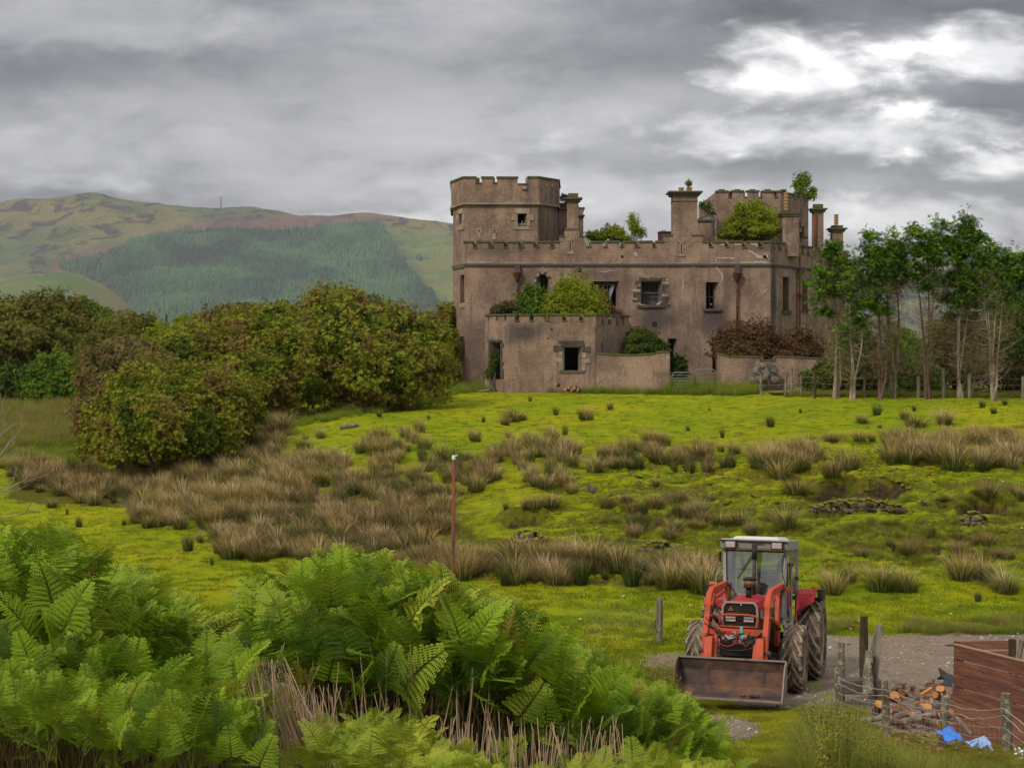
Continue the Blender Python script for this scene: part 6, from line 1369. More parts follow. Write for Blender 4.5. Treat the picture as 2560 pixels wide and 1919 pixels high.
# ================================================================== RUSHES
def blade(h, lean, az, w, bend=1.0, seg=3):
    """tapered blade from the origin; returns verts (2*seg+1) and tris"""
    V = []; ca, sa = math.cos(az), math.sin(az)
    for k in range(seg + 1):
        q = k / seg; r = lean * h * q ** (1 + bend); z = h * q * (1 - .25 * lean * q); ww = w * (1 - q * .85)
        x, y = ca * r, sa * r
        if k == seg: V.append((x, y, z))
        else: V += [(x - sa * ww, y + ca * ww, z), (x + sa * ww, y - ca * ww, z)]
    Fc = []
    for k in range(seg - 1): a = 2 * k; Fc += [(a, a + 1, a + 3), (a, a + 3, a + 2)]
    a = 2 * (seg - 1); Fc.append((a, a + 1, a + 2)); return V, Fc
def tuft_mesh(name, nb, r0, h0, h1, lean0, lean1, w, mat, seed, wind=(-.16, 0), seg=3):
    rr = random.Random(seed); V = []; Fc = []; hh = []; ti = []
    for i in range(nb):
        az = rr.uniform(0, 6.283); rad = r0 * math.sqrt(rr.random()); h = rr.uniform(h0, h1) * (1 - .25 * rad / r0); le = rr.uniform(lean0, lean1) * (.35 + .9 * rad / r0)
        v, f = blade(h, le, az, w * rr.uniform(.6, 1.2), rr.uniform(.3, 1.2), seg); o = len(V); t0 = rr.random(); bx, by = math.cos(az) * rad, math.sin(az) * rad
        for x, y, z in v:
            q = z / h1; V.append((x + bx + wind[0] * q * q * h1, y + by + wind[1] * q * q, z)); hh.append(q); ti.append(t0)
        Fc += [tuple(k + o for k in t_) for t_ in f]
    return raw_mesh(name, V, Fc, mat, False, {'hgt': hh, 'tint': ti})
def m_rush(t, g1=(.045, .085, .010), g2=(.13, .155, .02), b1=(.38, .25, .095), b2=(.66, .48, .22), amt=1.0):
    h = t.attr('hgt'); ti = t.attr('tint'); r = t.rnd()
    base = t.mix(h, g1, g2); tip = t.mix(ti, b1, b2)
    f = t.math('ADD', t.math('MULTIPLY', h, 1.5 * amt), t.math('MULTIPLY', t.math('SUBTRACT', ti, .5), .9)); f = t.math('ADD', f, t.math('MULTIPLY', t.math('SUBTRACT', r, .5), .35))
    return leafy(t, t.mix(t.ramp(f, .12, 1.0), base, tip), .8, .18, .05)
M_RUSH = material('brown_rush', m_rush)
M_RUSHG = material('green_rush', lambda t: m_rush(t, (.03, .06, .010), (.09, .13, .025), (.14, .14, .04), (.24, .21, .09), .8))
M_RUSHP = material('pale_rush', lambda t: m_rush(t, (.07, .085, .02), (.20, .18, .07), (.40, .28, .13), (.62, .47, .25), 1.15))
M_RUSHT = material('tawny_rush', lambda t: m_rush(t, (.06, .07, .012), (.17, .14, .04), (.32, .20, .08), (.42, .30, .15), 1.1))
BR = [tuft_mesh('rush_brown', 300, .26, .55, 1.0, .25, .95, .0085, M_RUSH, i) for i in range(5)]
GR = [tuft_mesh('rush_green', 170, .16, .5, .9, .12, .5, .0085, M_RUSHG, 20 + i) for i in range(3)]
PR = [tuft_mesh('rush_pale', 280, .24, .55, 1.0, .3, 1.1, .0075, M_RUSHP, 30 + i) for i in range(3)]
TR = [tuft_mesh('rush_tawny', 280, .30, .5, .95, .35, 1.1, .008, M_RUSHT, 40 + i) for i in range(3)]
RV = {'b': BR, 'g': GR, 'p': PR, 't': TR}
rr = random.Random(77)
def rush_at(x, y, z, h, kind, label, group, wide=1.0, name='rush_clump'):
    me = rr.choice(RV[kind]); o = bpy.data.objects.new(name, me); COL.objects.link(o); o.location = (x, y, z - .03)
    o.rotation_euler = (rr.uniform(-.08, .08), rr.uniform(-.1, .1), rr.uniform(-.5, .5)); o.scale = (h * wide, h * wide, h); WL[o.name] = np.array([x, y, z]); o.scale.x *= rr.uniform(.85, 1.25); tag(o, label, 'rush clump', group); return o
# isolated clumps: px, base py, height px, kind, wide, label
ISO = [
 (1190,958,30,'g',1.2,'green rush clump at the foot of the castle left of the wing corner'),(1248,958,22,'b',1,'small rush clump below the doorway corner of the front wing'),(1325,1004,24,'g',.8,'thin dark green rush tuft straight below the wing window'),
 (1460,1050,44,'b',1.0,'left half of the twin rush clump on the upper pasture below the wing'),(1474,1048,40,'b',.9,'right half of the twin rush clump on the upper pasture below the wing'),(1526,1024,28,'b',.8,'small stout rush tuft right of the twin clump, high on the pasture'),(1390,1040,32,'g',.9,'green fan-shaped rush tuft left of the twin clump'),
 (1412,1090,44,'g',.9,'dark green rush tuft below the twin clump, above the big brown band'),(1208,1054,26,'g',.7,'small rush tuft left of the large tawny clump on the upper pasture'),(1262,1062,34,'t',1.1,'low left part of the large tawny clump on the upper pasture'),(1282,1055,56,'t',1.0,'tall middle part of the large tawny clump on the upper pasture'),(1308,1050,30,'t',.9,'right tail of the large tawny clump on the upper pasture'),
 (1187,1106,44,'b',1.1,'round rush clump above the rusty pole and to its right'),(1272,1094,26,'b',.9,'small brown rush tuft left of the upper green band'),(1315,1090,16,'g',.9,'tiny green tuft between the small brown tuft and the dark green one'),(1112,1128,28,'b',.7,'small brown tuft left of the rusty pole top'),
 (1050,1080,46,'b',1.1,'dark brown rush clump, uppermost of the column left of the rusty pole'),(1060,1120,46,'b',1.2,'dark rush clump under the uppermost one left of the rusty pole'),(1020,1025,50,'p',1.5,'pale spreading rush clump by the bramble at the end of the thicket'),(948,1040,24,'b',1,'little brown tuft under the brambles'),(1072,1046,16,'g',1,'small green tuft right of the brambles on the pasture'),
 (1720,1078,24,'g',.9,'small dark tuft in the middle of the upper pasture, left of the tall green tuft'),(1926,1066,42,'g',1.1,'tall dark green rush tuft, most upright on the upper pasture'),(1806,1094,38,'g',.7,'thin leaning green rush tuft above the middle brown band'),(1774,1028,16,'g',1,'low pale green tuft high on the pasture below the gate'),(2001,1032,18,'g',1,'little green tuft below the castle yard fence'),
 (2192,1038,46,'g',1.2,'dark green rush clump in front of the twin crowned cypress'),(2154,1062,32,'b',1.1,'round rush clump left and below the dark green one by the cypresses'),(2262,1050,36,'b',1.1,'brown rush clump at the left end of the group before the leaning cypress'),(2290,1068,48,'t',1.3,'wide tawny rush clump in the middle of the group before the leaning cypress'),(2360,1060,52,'p',1.3,'tall pale rush clump at the right of the group before the leaning cypress'),(2285,1028,24,'g',1.2,'green tuft close to the fence under the leaning cypress'),
 (2455,1018,28,'g',1.2,'dark green tuft close to the fence left of the fan cypress'),(2485,1034,30,'g',1.1,'dark green tuft below the fan cypress, nearer than the fence'),(2512,1012,24,'g',1.3,'dark tuft at the fence under the fan cypress'),(2200,1070,18,'b',.9,'tiny tuft below the dark green clump in front of the cypresses'),
 (2080,1106,38,'t',1.3,'tawny rush clump above the right band, left of its neighbour'),(2150,1104,36,'b',1.3,'brown rush clump above the right band, right of the tawny one'),(2180,1104,28,'b',.9,'small rush tuft touching the brown one above the right band'),
 (2120,1180,78,'b',1.2,'tall vase-shaped rush clump standing alone between the two right bands'),(2082,1228,74,'t',1.1,'tall tawny rush clump above the eroded bank'),(1990,1238,66,'t',1.3,'spreading tawny rush clump left of the tall one above the bank'),(2385,1176,90,'b',1.1,'tall narrow rush clump at the right end of the right band'),
 (1335,1285,50,'b',1.3,'round rush clump right of the rusty pole above the outcrop'),(1375,1270,52,'b',1.3,'rush clump beside the round one above the outcrop'),(1265,1275,28,'g',1.1,'small green tuft between the rusty pole and the round clump'),(1310,1300,34,'p',.9,'pale tuft below the round clump, above the outcrop'),
 (1488,1180,60,'p',1.4,'pale wind-combed rush clump just above the boulder'),(1430,1234,42,'b',1.1,'brown tuft left of the boulder'),(1640,1220,30,'b',.9,'small tuft below the middle band, right of the boulder'),(1640,1272,60,'t',1.1,'tawny rush clump right of the boulder on the rough slope'),(1700,1258,50,'t',1.2,'tawny clump on the rough slope below the middle band'),
 (1752,1290,64,'p',1.3,'pale spreading rush clump left of and above the tractor'),(1685,1330,50,'b',1.2,'dark rush clump above the stony ledge left of the tractor'),(1850,1310,44,'b',1.3,'brown clump directly above the tractor cab'),(1800,1320,48,'b',1.3,'dark brown clump above and left of the tractor cab'),(1965,1325,76,'p',1.2,'tall pale rush clump above and right of the tractor cab'),(1878,1345,50,'p',1.0,'pale rush tuft just behind the tractor roof'),
 (2080,1485,80,'b',1.2,'large rush clump just right of the tractor behind the fender'),(2120,1460,70,'b',1.0,'rush clump at the right side of the large one behind the tractor'),(2200,1478,90,'b',1.1,'left of the pair of big rush clumps on the flat right of the tractor'),(2265,1478,76,'b',1.2,'right of the pair of big rush clumps on the flat right of the tractor'),(2400,1450,90,'b',1.2,'tall rush clump at the right edge of the flat, first of three'),(2455,1450,88,'p',1.1,'pale rush clump, middle of the three at the right edge of the flat'),(2515,1484,84,'p',1.4,'wide pale rush clump, last of the three at the right edge'),(2445,1504,46,'g',.9,'small green tuft in front of the three big clumps at the right'),
 (2470,1245,70,'t',.9,'tawny rush clump above the right-hand rock'),(2545,1250,60,'t',1.1,'tawny clump at the right picture edge above the rock'),
 (197,1318,40,'g',1.1,'small isolated rush tuft on the flat at the left'),(130,1268,34,'b',1.1,'brown tuft at the left edge of the flat'),(168,1284,26,'g',.6,'thin green tuft beside the brown one at the left edge of the flat'),(470,1380,64,'g',1.1,'dark green rush tuft jutting onto the flat below the brown mass'),(500,1355,40,'p',.8,'pale tuft behind the dark green one jutting onto the flat'),(530,1410,36,'g',.7,'thin green tuft in front of the lowest brown mass'),(310,1312,26,'g',1,'small green tuft at the edge of the flat'),
 (560,1140,44,'b',1.2,'brown clump at the left of the bare bank under the thicket'),(690,1140,50,'p',1.2,'pale clump above the brown mass under the thicket'),(760,1125,46,'b',1.3,'brown rush clump right of the pale one under the thicket'),(800,1095,36,'b',1.0,'small rush clump below the fallen grey log'),(765,1100,24,'b',.8,'little tuft left of the fallen grey log'),(690,1090,58,'t',1.5,'large tawny clump at the edge of the shade under the thicket'),(645,1115,52,'t',1.4,'tawny clump beside the large one under the thicket'),
]
xs, ys, zs, oks = ground_at([i[0] for i in ISO], [i[1] for i in ISO], 36, 104)
count = 0
for (px, py, h, k, wd, lab), x, y, z in zip(ISO, xs, ys, zs):
    rush_at(x, y, z, h * 1.15 * y / F / .95, k, lab, None, wd * .9); count += 1
# masses: polygon of bases, number, kinds, heights (m), label
MASS = [
 ([(25,1140),(250,1190),(420,1190),(600,1100),(690,1040),(730,1080),(700,1130),(640,1190),(520,1225),(440,1235),(300,1268),(170,1262),(25,1205)], 150, 'bbpptg', (.55,1.2), 'brown rush clump in the long mass below the front rhododendron'),
 ([(330,1270),(430,1210),(640,1175),(860,1150),(880,1200),(760,1255),(570,1290),(545,1325),(340,1330)], 95, 'bbppg', (.6,1.2), 'brown rush clump in the mass left of centre above the flat'),
 ([(520,1395),(545,1330),(600,1290),(760,1250),(900,1200),(1010,1230),(1120,1250),(1120,1330),(1080,1370),(960,1395),(760,1410)], 150, 'ttbppg', (.55,1.15), 'tawny rush clump in the lowest mass left of the rusty pole'),
 ([(1010,1160),(1230,1130),(1240,1225),(1180,1245),(1040,1240)], 28, 'bbtg', (.6,1.15), 'brown rush clump in the block behind the rusty pole'),
 ([(1215,1140),(1330,1100),(1440,1110),(1450,1130),(1420,1220),(1320,1225),(1290,1180)], 30, 'bpbg', (.6,1.2), 'wind-combed rush clump in the block above the round clumps and the boulder'),
 ([(1490,1145),(1560,1105),(1650,1110),(1850,1135),(1850,1180),(1740,1185),(1640,1185),(1500,1180)], 38, 'bbtg', (.5,1.15), 'brown rush clump in the middle band below the upper pasture'),
 ([(1890,1150),(2030,1125),(2045,1160),(1990,1190),(1930,1200),(1890,1185)], 16, 'bp', (.95,1.3), 'big brown rush clump in the short band above the tawny ones'),
 ([(2190,1140),(2260,1120),(2400,1135),(2370,1160),(2220,1165)], 18, 'bp', (.9,1.3), 'big rush clump in the right band under the cypresses'),
 ([(2200,1105),(2540,1085),(2560,1115),(2420,1125)], 20, 'tb', (.7,1.0), 'tawny rush clump in the upper right band'),
 ([(2430,1150),(2600,1125),(2600,1170),(2520,1180),(2440,1185)], 14, 'pb', (1.0,1.35), 'large pale rush clump at the right edge above the rock'),
 ([(1230,1420),(1330,1395),(1700,1410),(1790,1430),(1790,1490),(1640,1480),(1560,1465),(1240,1462)], 52, 'bpbtgg', (.5,1.3), 'rush clump in the bottom band between the rusty pole and the tractor'),
 ([(930,1430),(1110,1390),(1220,1410),(1190,1450),(1000,1450)], 26, 'tb', (.8,1.1), 'dull rush clump at the left end of the bottom band by the rusty pole'),
 ([(910,1090),(1030,1085),(1040,1110),(1000,1160),(960,1200),(930,1190),(900,1130)], 20, 'bb', (.7,1.05), 'brown rush clump in the loose column left of the rusty pole'),
 ([(650,1170),(850,1130),(870,1190),(700,1200)], 22, 'bp', (.7,1.0), 'brown rush clump on the bank left of the loose column'),
 ([(880,1190),(1080,1180),(1060,1230),(900,1240)], 14, 'gb', (.5,.8), 'small rush tuft on the green gap left of the rusty pole'),
 ([(1500,1255),(1760,1230),(1820,1320),(1640,1370),(1480,1330)], 16, 'tg', (.5,.8), 'low tawny tuft on the rough slope left of the tractor'),
 ([(2100,1340),(2540,1330),(2560,1400),(2150,1400)], 12, 'tg', (.4,.7), 'low tuft on the rough bank under the rocks'),
]
small = []
for poly, n, kinds, (h0, h1), lab in MASS:
    x0, x1 = min(p[0] for p in poly), max(p[0] for p in poly); y0, y1 = min(p[1] for p in poly), max(p[1] for p in poly); pts = []; tries = 0
    while len(pts) < n and tries < 9000:
        tries += 1; a, b = rr.uniform(x0, x1), rr.uniform(y0, y1)
        if not in_poly([a], [b], poly)[0]: continue
        if any(abs(a - c) < 17 and abs(b - d_) < 9 for c, d_ in pts) and tries < 6000: continue
        pts.append((a, b))
    X, Y, Z, ok = ground_at([p[0] for p in pts], [p[1] for p in pts], 36, 104)
    for (a, b), x, y, z in zip(pts, X, Y, Z): small.append((y, x, z, rr.uniform(h0, h1), rr.choice(kinds), lab))
small.sort(key=lambda q: q[0] / q[3])
n_ind = 300 - count
for y, x, z, h, k, lab in small[:n_ind]: rush_at(x, y, z, h, k, lab, lab.split(' ', 1)[1].replace('rush clump', 'rush clumps').replace('clump in', 'clumps in'), rr.uniform(.9, 1.25))
rest = small[n_ind:]
VAR = BR + PR + TR + GR; key = {'b': (0, 5), 'p': (5, 3), 't': (8, 3), 'g': (11, 3)}
if rest:
    pts = np.array([(x, y, z - .03) for y, x, z, h, k, l in rest]); idx = [key[k][0] + rr.randrange(key[k][1]) for y, x, z, h, k, l in rest]
    o = gn_scatter('rushes', pts, np.array([(rr.uniform(-.1, .1), rr.uniform(-.1, .1), rr.uniform(-.5, .5)) for _ in rest]), [h * 1.05 for y, x, z, h, k, l in rest], idx, VAR)
    tag(o, 'smaller and farther rush clumps merging into the brown masses on the slope', 'rushes')
# ================================================================== GRASS
M_TURF = material('short_grass_blade', lambda t: leafy(t, t.mix(t.attr('hgt'), (.09, .14, .008), t.mix(t.rnd(), (.20, .28, .012), (.36, .36, .03))), .7, .4, .05))
M_TALLG = material('tall_grass_blade', lambda t: leafy(t, t.mix(t.attr('hgt'), (.13, .22, .012), t.mix(t.attr('tint'), t.mix(t.rnd(), (.28, .42, .018), (.46, .48, .04)), (.50, .44, .16))), .7, .4, .05))
M_TAWNY = material('tawny_grass_blade', lambda t: leafy(t, t.mix(t.attr('hgt'), (.14, .14, .025), t.mix(t.attr('tint'), t.mix(t.rnd(), (.24, .20, .05), (.46, .30, .11)), (.58, .43, .20))), .8, .35, .05))
SG = [tuft_mesh('turf', 34, .24, .035, .085, .1, .9, .006, M_TURF, 100 + i, (0, 0), 2) for i in range(5)]
N = 34000; u_ = rng.uniform(.36, 1.15, N); Y = 36 / u_; X = (rng.uniform(-80, 2640, N) - 1280) * Y / F; keep = (track_mask(X, Y) < .35 + .25 * rng.random(N)); X, Y = X[keep], Y[keep]; n = len(X)
keep = fbm(X * .8, Y * .8, 3, 200) > -.35; X, Y = X[keep], Y[keep]; n = len(X)
E = np.zeros((n, 3)); E[:, 2] = rng.uniform(0, 6.28, n)
o = gn_scatter('grass', np.stack([X, Y, gz(X, Y) - .01], 1), E, rng.uniform(.6, 1.25, n), rng.integers(0, 5, n), SG); tag(o, 'short bright yellow-green turf of the pasture', 'grass')
TG = [tuft_mesh('tall_grass', 60, .22, .25, .6, .15, .8, .006, M_TALLG, 120 + i, (-.05, 0), 3) for i in range(4)]
TA = [tuft_mesh('tawny_grass', 60, .26, .25, .65, .2, .9, .006, M_TAWNY, 130 + i, (-.08, 0), 3) for i in range(4)]
def region_grass(name, label, poly, n, scale, var, lo=20, hi=112, seed=5, dens=-9):
    r_ = np.random.default_rng(seed); x0, x1 = min(p[0] for p in poly), max(p[0] for p in poly); y0, y1 = min(p[1] for p in poly), max(p[1] for p in poly)
    a = r_.uniform(x0, x1, n * 3); b = r_.uniform(y0, y1, n * 3); k = in_poly(a, b, poly); a, b = a[k][:n], b[k][:n]; X, Y, Z, ok = ground_at(a, b, lo, hi); X, Y, Z = X[ok], Y[ok], Z[ok]
    k = fbm(X * .7, Y * .7, 3, seed) > dens; X, Y, Z = X[k], Y[k], Z[k]; n = len(X)
    E = np.zeros((n, 3)); E[:, 2] = r_.uniform(0, 6.28, n); o = gn_scatter(name, np.stack([X, Y, Z - .02], 1), E, r_.uniform(.6, 1.2, n) * scale, r_.integers(0, len(var), n), var); tag(o, label, 'grass'); return o
region_grass('tawny_grass', 'tawny rough grass on the slope below the left trees', [(-60,985),(120,1012),(210,985),(260,1080),(250,1120),(60,1130),(-60,1130)], 1700, 1.35, TA + TG[:2], 60, 125, 6)
region_grass('tall_grass', 'pale green thistles and tall grass at the left edge of the field', [(-60,1095),(180,1090),(260,1135),(240,1175),(-60,1170)], 900, 1.1, TG, 50, 120, 7)
region_grass('tall_grass', 'lush nettles and tall grass along the foot of the castle walls', [(1140,960),(1480,963),(1800,965),(1900,975),(1880,990),(1500,985),(1250,978),(1130,985)], 1500, 1.15, TG, 60, 108, 8)
region_grass('tall_grass', 'bright tall weeds before the gate and the broken wall', [(1640,966),(1900,970),(1890,985),(1660,985)], 700, 1.5, TG, 60, 108, 9)
region_grass('tall_grass', 'dark green weeds under the edge of the rhododendron thicket', [(800,1045),(1130,970),(1170,975),(1120,1010),(900,1040),(700,1075),(620,1090),(560,1120),(560,1100)], 1000, .9, TG, 60, 108, 10)
region_grass('tawny_grass', 'dull grass in the shade along the cypress row', [(1960,984),(2640,988),(2640,996),(1960,992)], 900, .7, TA + TG, 60, 100, 11)
region_grass('tall_grass', 'uneven grass and dock on the verge between pasture and track', [(2030,1560),(2640,1545),(2640,1585),(2060,1592)], 500, .6, TG + TA, 25, 60, 12, 0)
region_grass('tawny_grass', 'rough mossy grass on the broken slope above the tractor', [(1450,1240),(1900,1230),(2560,1250),(2560,1420),(2050,1410),(1500,1390)], 1500, .55, TA + TG, 30, 80, 13, .0)
for px, py, h, lab in ((1500,972,50,'large tussock of yellow-green grass against the garden wall'),(1630,972,44,'smaller yellowish grass tussock by the end of the garden wall')):
    X, Y, Z, ok = ground_at([px], [py], 60, 105)
    for k_ in range(1): o = rush_at(X[0], Y[0], Z[0], h * Y[0] / F * 1.3, 'p', lab, None, 1.5, 'grass_tussock')
# mossy hummocks that roughen the slope
def dome(seed):
    q = random.Random(seed); V = [(0, 0, .62)]; Fc = []; n = 8
    for k, (r, z) in enumerate(((.55, .42), (.9, -.15))):
        for j in range(n): a = j * 2 * math.pi / n; rr_ = r * q.uniform(.7, 1.25); V.append((math.cos(a) * rr_, math.sin(a) * rr_ * .7, z * q.uniform(.8, 1.2)))
    for j in range(n): Fc += [(0, 1 + j, 1 + (j + 1) % n), (1 + j, 1 + n + j, 1 + n + (j + 1) % n), (1 + j, 1 + n + (j + 1) % n, 1 + (j + 1) % n)]
    return raw_mesh('hummock', V, Fc, M_HUM, True)
M_HUM = material('mossy_turf', lambda t: principled(t, t.mix(t.ramp(t.rnd(), .35, .95), t.mix(t.noise(3, t.pos(), 4, .7), (.10, .15, .006), (.26, .29, .010)), (.17, .125, .025)), .95, t.bump(t.noise(14, t.pos(), 4, .7), .9, .08), spec=.03))
DM = [dome(i) for i in range(4)]; N = 11000; Y = np.sqrt(rng.uniform(43.5 ** 2, 63 ** 2, N)); px = rng.uniform(1050, 2660, N); X = (px - 1280) * Y / F
k = (fbm(X * .35, Y * .5, 3, 301) > -.12) & ((px > 1350) | (fbm(X * .5, Y * .5, 2, 303) > .15)); X, Y = X[k], Y[k]; n = len(X); E = np.stack([rng.normal(0, .15, n), rng.normal(0, .15, n), rng.normal(0, .35, n)], 1)
o = gn_scatter('turf_hummocks', np.stack([X, Y, gz(X, Y) - .02], 1), E, rng.gamma(2.5, .032, n).clip(.03, .20), rng.integers(0, 4, n), DM); tag(o, 'mossy turf hummocks roughening the sheep-trodden slope', 'turf')
# white flecks: clover heads, droppings, small stones
def m_fleck(t): return principled(t, (.55, .52, .46), .9)
V = []; Fc = []; N = 240; u_ = rng.uniform(.36, 1.0, N); Y = 36 / u_; X = (rng.uniform(0, 2600, N) - 1280) * Y / F; Z = gz(X, Y)
OB = np.array([(1, 0, 0), (0, 1, 0), (-1, 0, 0), (0, -1, 0), (0, 0, .7), (0, 0, -.4)]); OF = np.array([(0, 1, 4), (1, 2, 4), (2, 3, 4), (3, 0, 4), (1, 0, 5), (2, 1, 5), (3, 2, 5), (0, 3, 5)])
V, Fc = scatter_mesh(OB, OF, np.stack([X, Y, Z + .03], 1), rotmats(rng.uniform(-.5, .5, (N, 3))), rng.uniform(.015, .05, N))
o = mk('pebbles', V, [tuple(f) for f in Fc], material('pale_flint', m_fleck)); tag(o, 'small pale stones and droppings scattered over the pasture', 'pebbles', None, 'stuff')
# gravel of the track
N = 15000; X = rng.uniform(1.5, 16, N); Y = rng.uniform(21.5, 37, N); k = track_mask(X, Y) > .45; X, Y = X[k], Y[k]; n = len(X)
V, Fc = scatter_mesh(OB, OF, np.stack([X, Y, gz(X, Y) + .003], 1), rotmats(rng.uniform(-.6, .6, (n, 3))), np.clip(rng.gamma(2.0, .007, n), .005, .06))
o = mk('gravel', V, [tuple(f) for f in Fc], material('track_gravel', lambda t: principled(t, t.mix(t.ramp(t.noise(3.5, t.pos(), 3), .4, .65), (.22, .19, .15), (.46, .42, .36)), .95))); tag(o, 'loose gravel and broken stone on the farm track', 'gravel', None, 'stuff')
# ================================================================== ROCKS
def groundrock(px, py, wpx, hp, name, label, seed, rz=0, mat=None, cat='rock', depth=None, group=None):
    X, Y, Z, ok = ground_at([px], [py], 22, 104); return rock(px, py - hp * .42, float(Y[0]) + .1, wpx, hp, name, label, cat, group, seed, mat, rz, depth=depth)
groundrock(1480, 1238, 50, 32, 'boulder', 'grey slanting boulder lying on the green slope right of centre', 3, -.45)
M_OUTC = material('outcrop_rock', lambda t: m_stone(t, (.24, .195, .16), (.05, .038, .028)))
M_PEAT = material('peaty_soil', lambda t: m_stone(t, (.10, .065, .038), (.035, .025, .016)))
M_TURFCAP = material('turf_cap', lambda t: principled(t, t.mix(t.noise(2, t.pos(), 4), (.17, .20, .015), (.17, .12, .03)), .95, t.bump(t.noise(9, t.pos(), 4), .8, .1)))
def outcrop(label, cx, base, wpx, hp, seed, capc=True, mats=None, name='rock_outcrop', cat='rock outcrop'):
    X, Y, Z, ok = ground_at([cx], [base], 30, 80); Y0 = float(Y[0]) + .15; p = W(cx, base, Y0); root = empty(name, tuple(p), label, cat); rq = random.Random(seed)
    n = int(wpx / 8)
    for i in range(n):
        q = (i + .5) / n; hh = hp * math.sin(math.pi * min(max(q, .08), .92)) ** .6
        for j in range(max(1, int(hh / 13))):
            ww = rq.uniform(12, 22); c = W(cx - wpx / 2 + wpx * q + rq.uniform(-4, 4), base - 6 - j * 12 - rq.uniform(0, 5), Y0 + .04 * j + rq.uniform(-.06, .1)); V, Fc = rock_mesh(ww / 2 * Y0 / F, .16, rq.uniform(6, 10) * Y0 / F, seed * 31 + i * 7 + j, 6); mk('stone', V + c, Fc, rq.choice(mats or [M_OUTC]), root)
    if capc:
        for i in range(int(wpx / 9)):
            q = (i + .5) / int(wpx / 9); hh = hp * math.sin(math.pi * min(max(q, .1), .9)) ** .6; V, Fc = rock_mesh(rq.uniform(8, 15) * Y0 / F, rq.uniform(.22, .4), rq.uniform(3.5, 6.5) * Y0 / F, seed * 17 + i, 6); mk('turf_clod', V + W(cx - wpx / 2 + wpx * q, base - hh - rq.uniform(0, 5), Y0 + rq.uniform(.12, .35)), Fc, M_TURFCAP, root, True)
outcrop('rock outcrop capped with orange-green turf, in the slope left of centre below the boulder', 1318, 1372, 96, 46, 5)
outcrop('low stony ledge half hidden by rushes, left of the tractor roof', 1645, 1382, 110, 26, 6)
outcrop('rounded rock outcrop at the right side of the eroded bank', 2435, 1316, 70, 36, 8)
outcrop('long dark eroded earth bank under a turf lip, right of the tractor cab', 2142, 1284, 236, 34, 21, True, [M_PEAT, M_PEAT, M_PEAT, M_OUTC], 'eroded_bank', 'earth bank')
outcrop('short dark earth scar between the long eroded bank and the right outcrop', 2345, 1268, 90, 20, 25, True, [M_PEAT], 'eroded_bank', 'earth bank')
groundrock(2238, 1272, 20, 15, 'rock', 'pale stone at the right end of the dark eroded bank', 9)
for i, (a, b, ww, lab) in enumerate([(2037,1258,12,'flat white stone at the left end of the eroded bank'),(2075,1256,8,'tiny pale stone second from the left in the eroded bank'),(2130,1260,20,'long pale slab in the middle of the eroded bank'),(2155,1254,14,'pale stone right of the long slab in the eroded bank'),(2190,1258,12,'small grey stone in the right half of the eroded bank'),(2440,1255,14,'white flat stone high above the right outcrop'),(2105,1258,9,'small stone left of the long slab in the eroded bank')]):
    groundrock(a, b, ww, 8, 'bank_stone', lab, 40 + i)
groundrock(1505, 1362, 12, 12, 'rock', 'small grey stone in the grass right of the turf-capped outcrop', 12); groundrock(2068, 991, 14, 6, 'rock', 'flat white stone on the turf below the first cypress', 13)
groundrock(175, 1128, 12, 12, 'rock', 'single white stone in the tall grass at the left edge', 14, mat=material('white_quartz', lambda t: principled(t, (.75, .68, .6), .8)))
def log(p0, p1, r, name, label, mat, endmat=None, cat='log', group=None, n=9):
    m = MB(); a, b = Vector(p0), Vector(p1); rq = random.Random(int(abs(p0[0]) * 1000)); m.tube([a, a.lerp(b, .33) + Vector((rq.uniform(-.1, .1) * r, 0, rq.uniform(-.1, .1) * r)), a.lerp(b, .66), b], [r * rq.uniform(.9, 1.1) for _ in range(4)], n, cap=False)
    c = (a + b) / 2; root = empty(name, tuple(c), label, cat, group); m.build('bark', mat, root, True)
    for e, s in ((a, -1), (b, 1)):
        d = (b - a).normalized() * s; m = MB(); m.tube([e - d * .01, e + d * .006], [r * .97, r * .93], n); m.build('cut_end', endmat or mat, root)
    return root
X, Y, Z, ok = ground_at([850, 896], [1074, 1068], 60, 104); log((X[0], Y[0], Z[0] + .1), (X[1], Y[1], Z[1] + .12), .11, 'fallen_log', 'pale grey fallen log on the turf below the thicket', M_POST)
log(W(1195, 978, 92), W(1225, 974, 92), .05, 'fallen_branch', 'bleached branch lying under the wing corner', M_POST)
X, Y, Z, ok = ground_at([1990], [986], 60, 104); V, Fc = rock_mesh(1.6, .7, .22, 71); o = mk('turf_heap', V + np.array([X[0] - .2, Y[0], Z[0] + .05]), Fc, M_TURFCAP); tag(o, 'low brown turf heap below the yard fence', 'heap')
M_CUTLOG = material('fresh_cut_wood', lambda t: principled(t, t.mix(t.noise(9, t.pos(), 3), (.62, .27, .07), (.42, .19, .07)), .85))
M_BARKLOG = material('log_bark', lambda t: m_bark(t, (.20, .14, .095), (.08, .055, .04)))
M_SPLIT = material('split_wood', lambda t: principled(t, t.mix(t.noise(6, t.map(t.pos(), (1, 1, 3)), 4), (.42, .25, .14), (.22, .13, .08)), .9))
for i, (a, b) in enumerate(((1416,972),(1424,968),(1431,973),(1438,969),(1446,973),(1392,960))): log(W(a - 3, b, 92.5), W(a + 5, b + 2, 92.8), .13, 'firewood_log', 'short log in the weeds below the wing window, %s' % ['leftmost', 'second from the left', 'third from the left', 'fourth from the left', 'rightmost', 'apart from the others nearer the window'][i], M_BARKLOG, M_SPLIT, n=7)
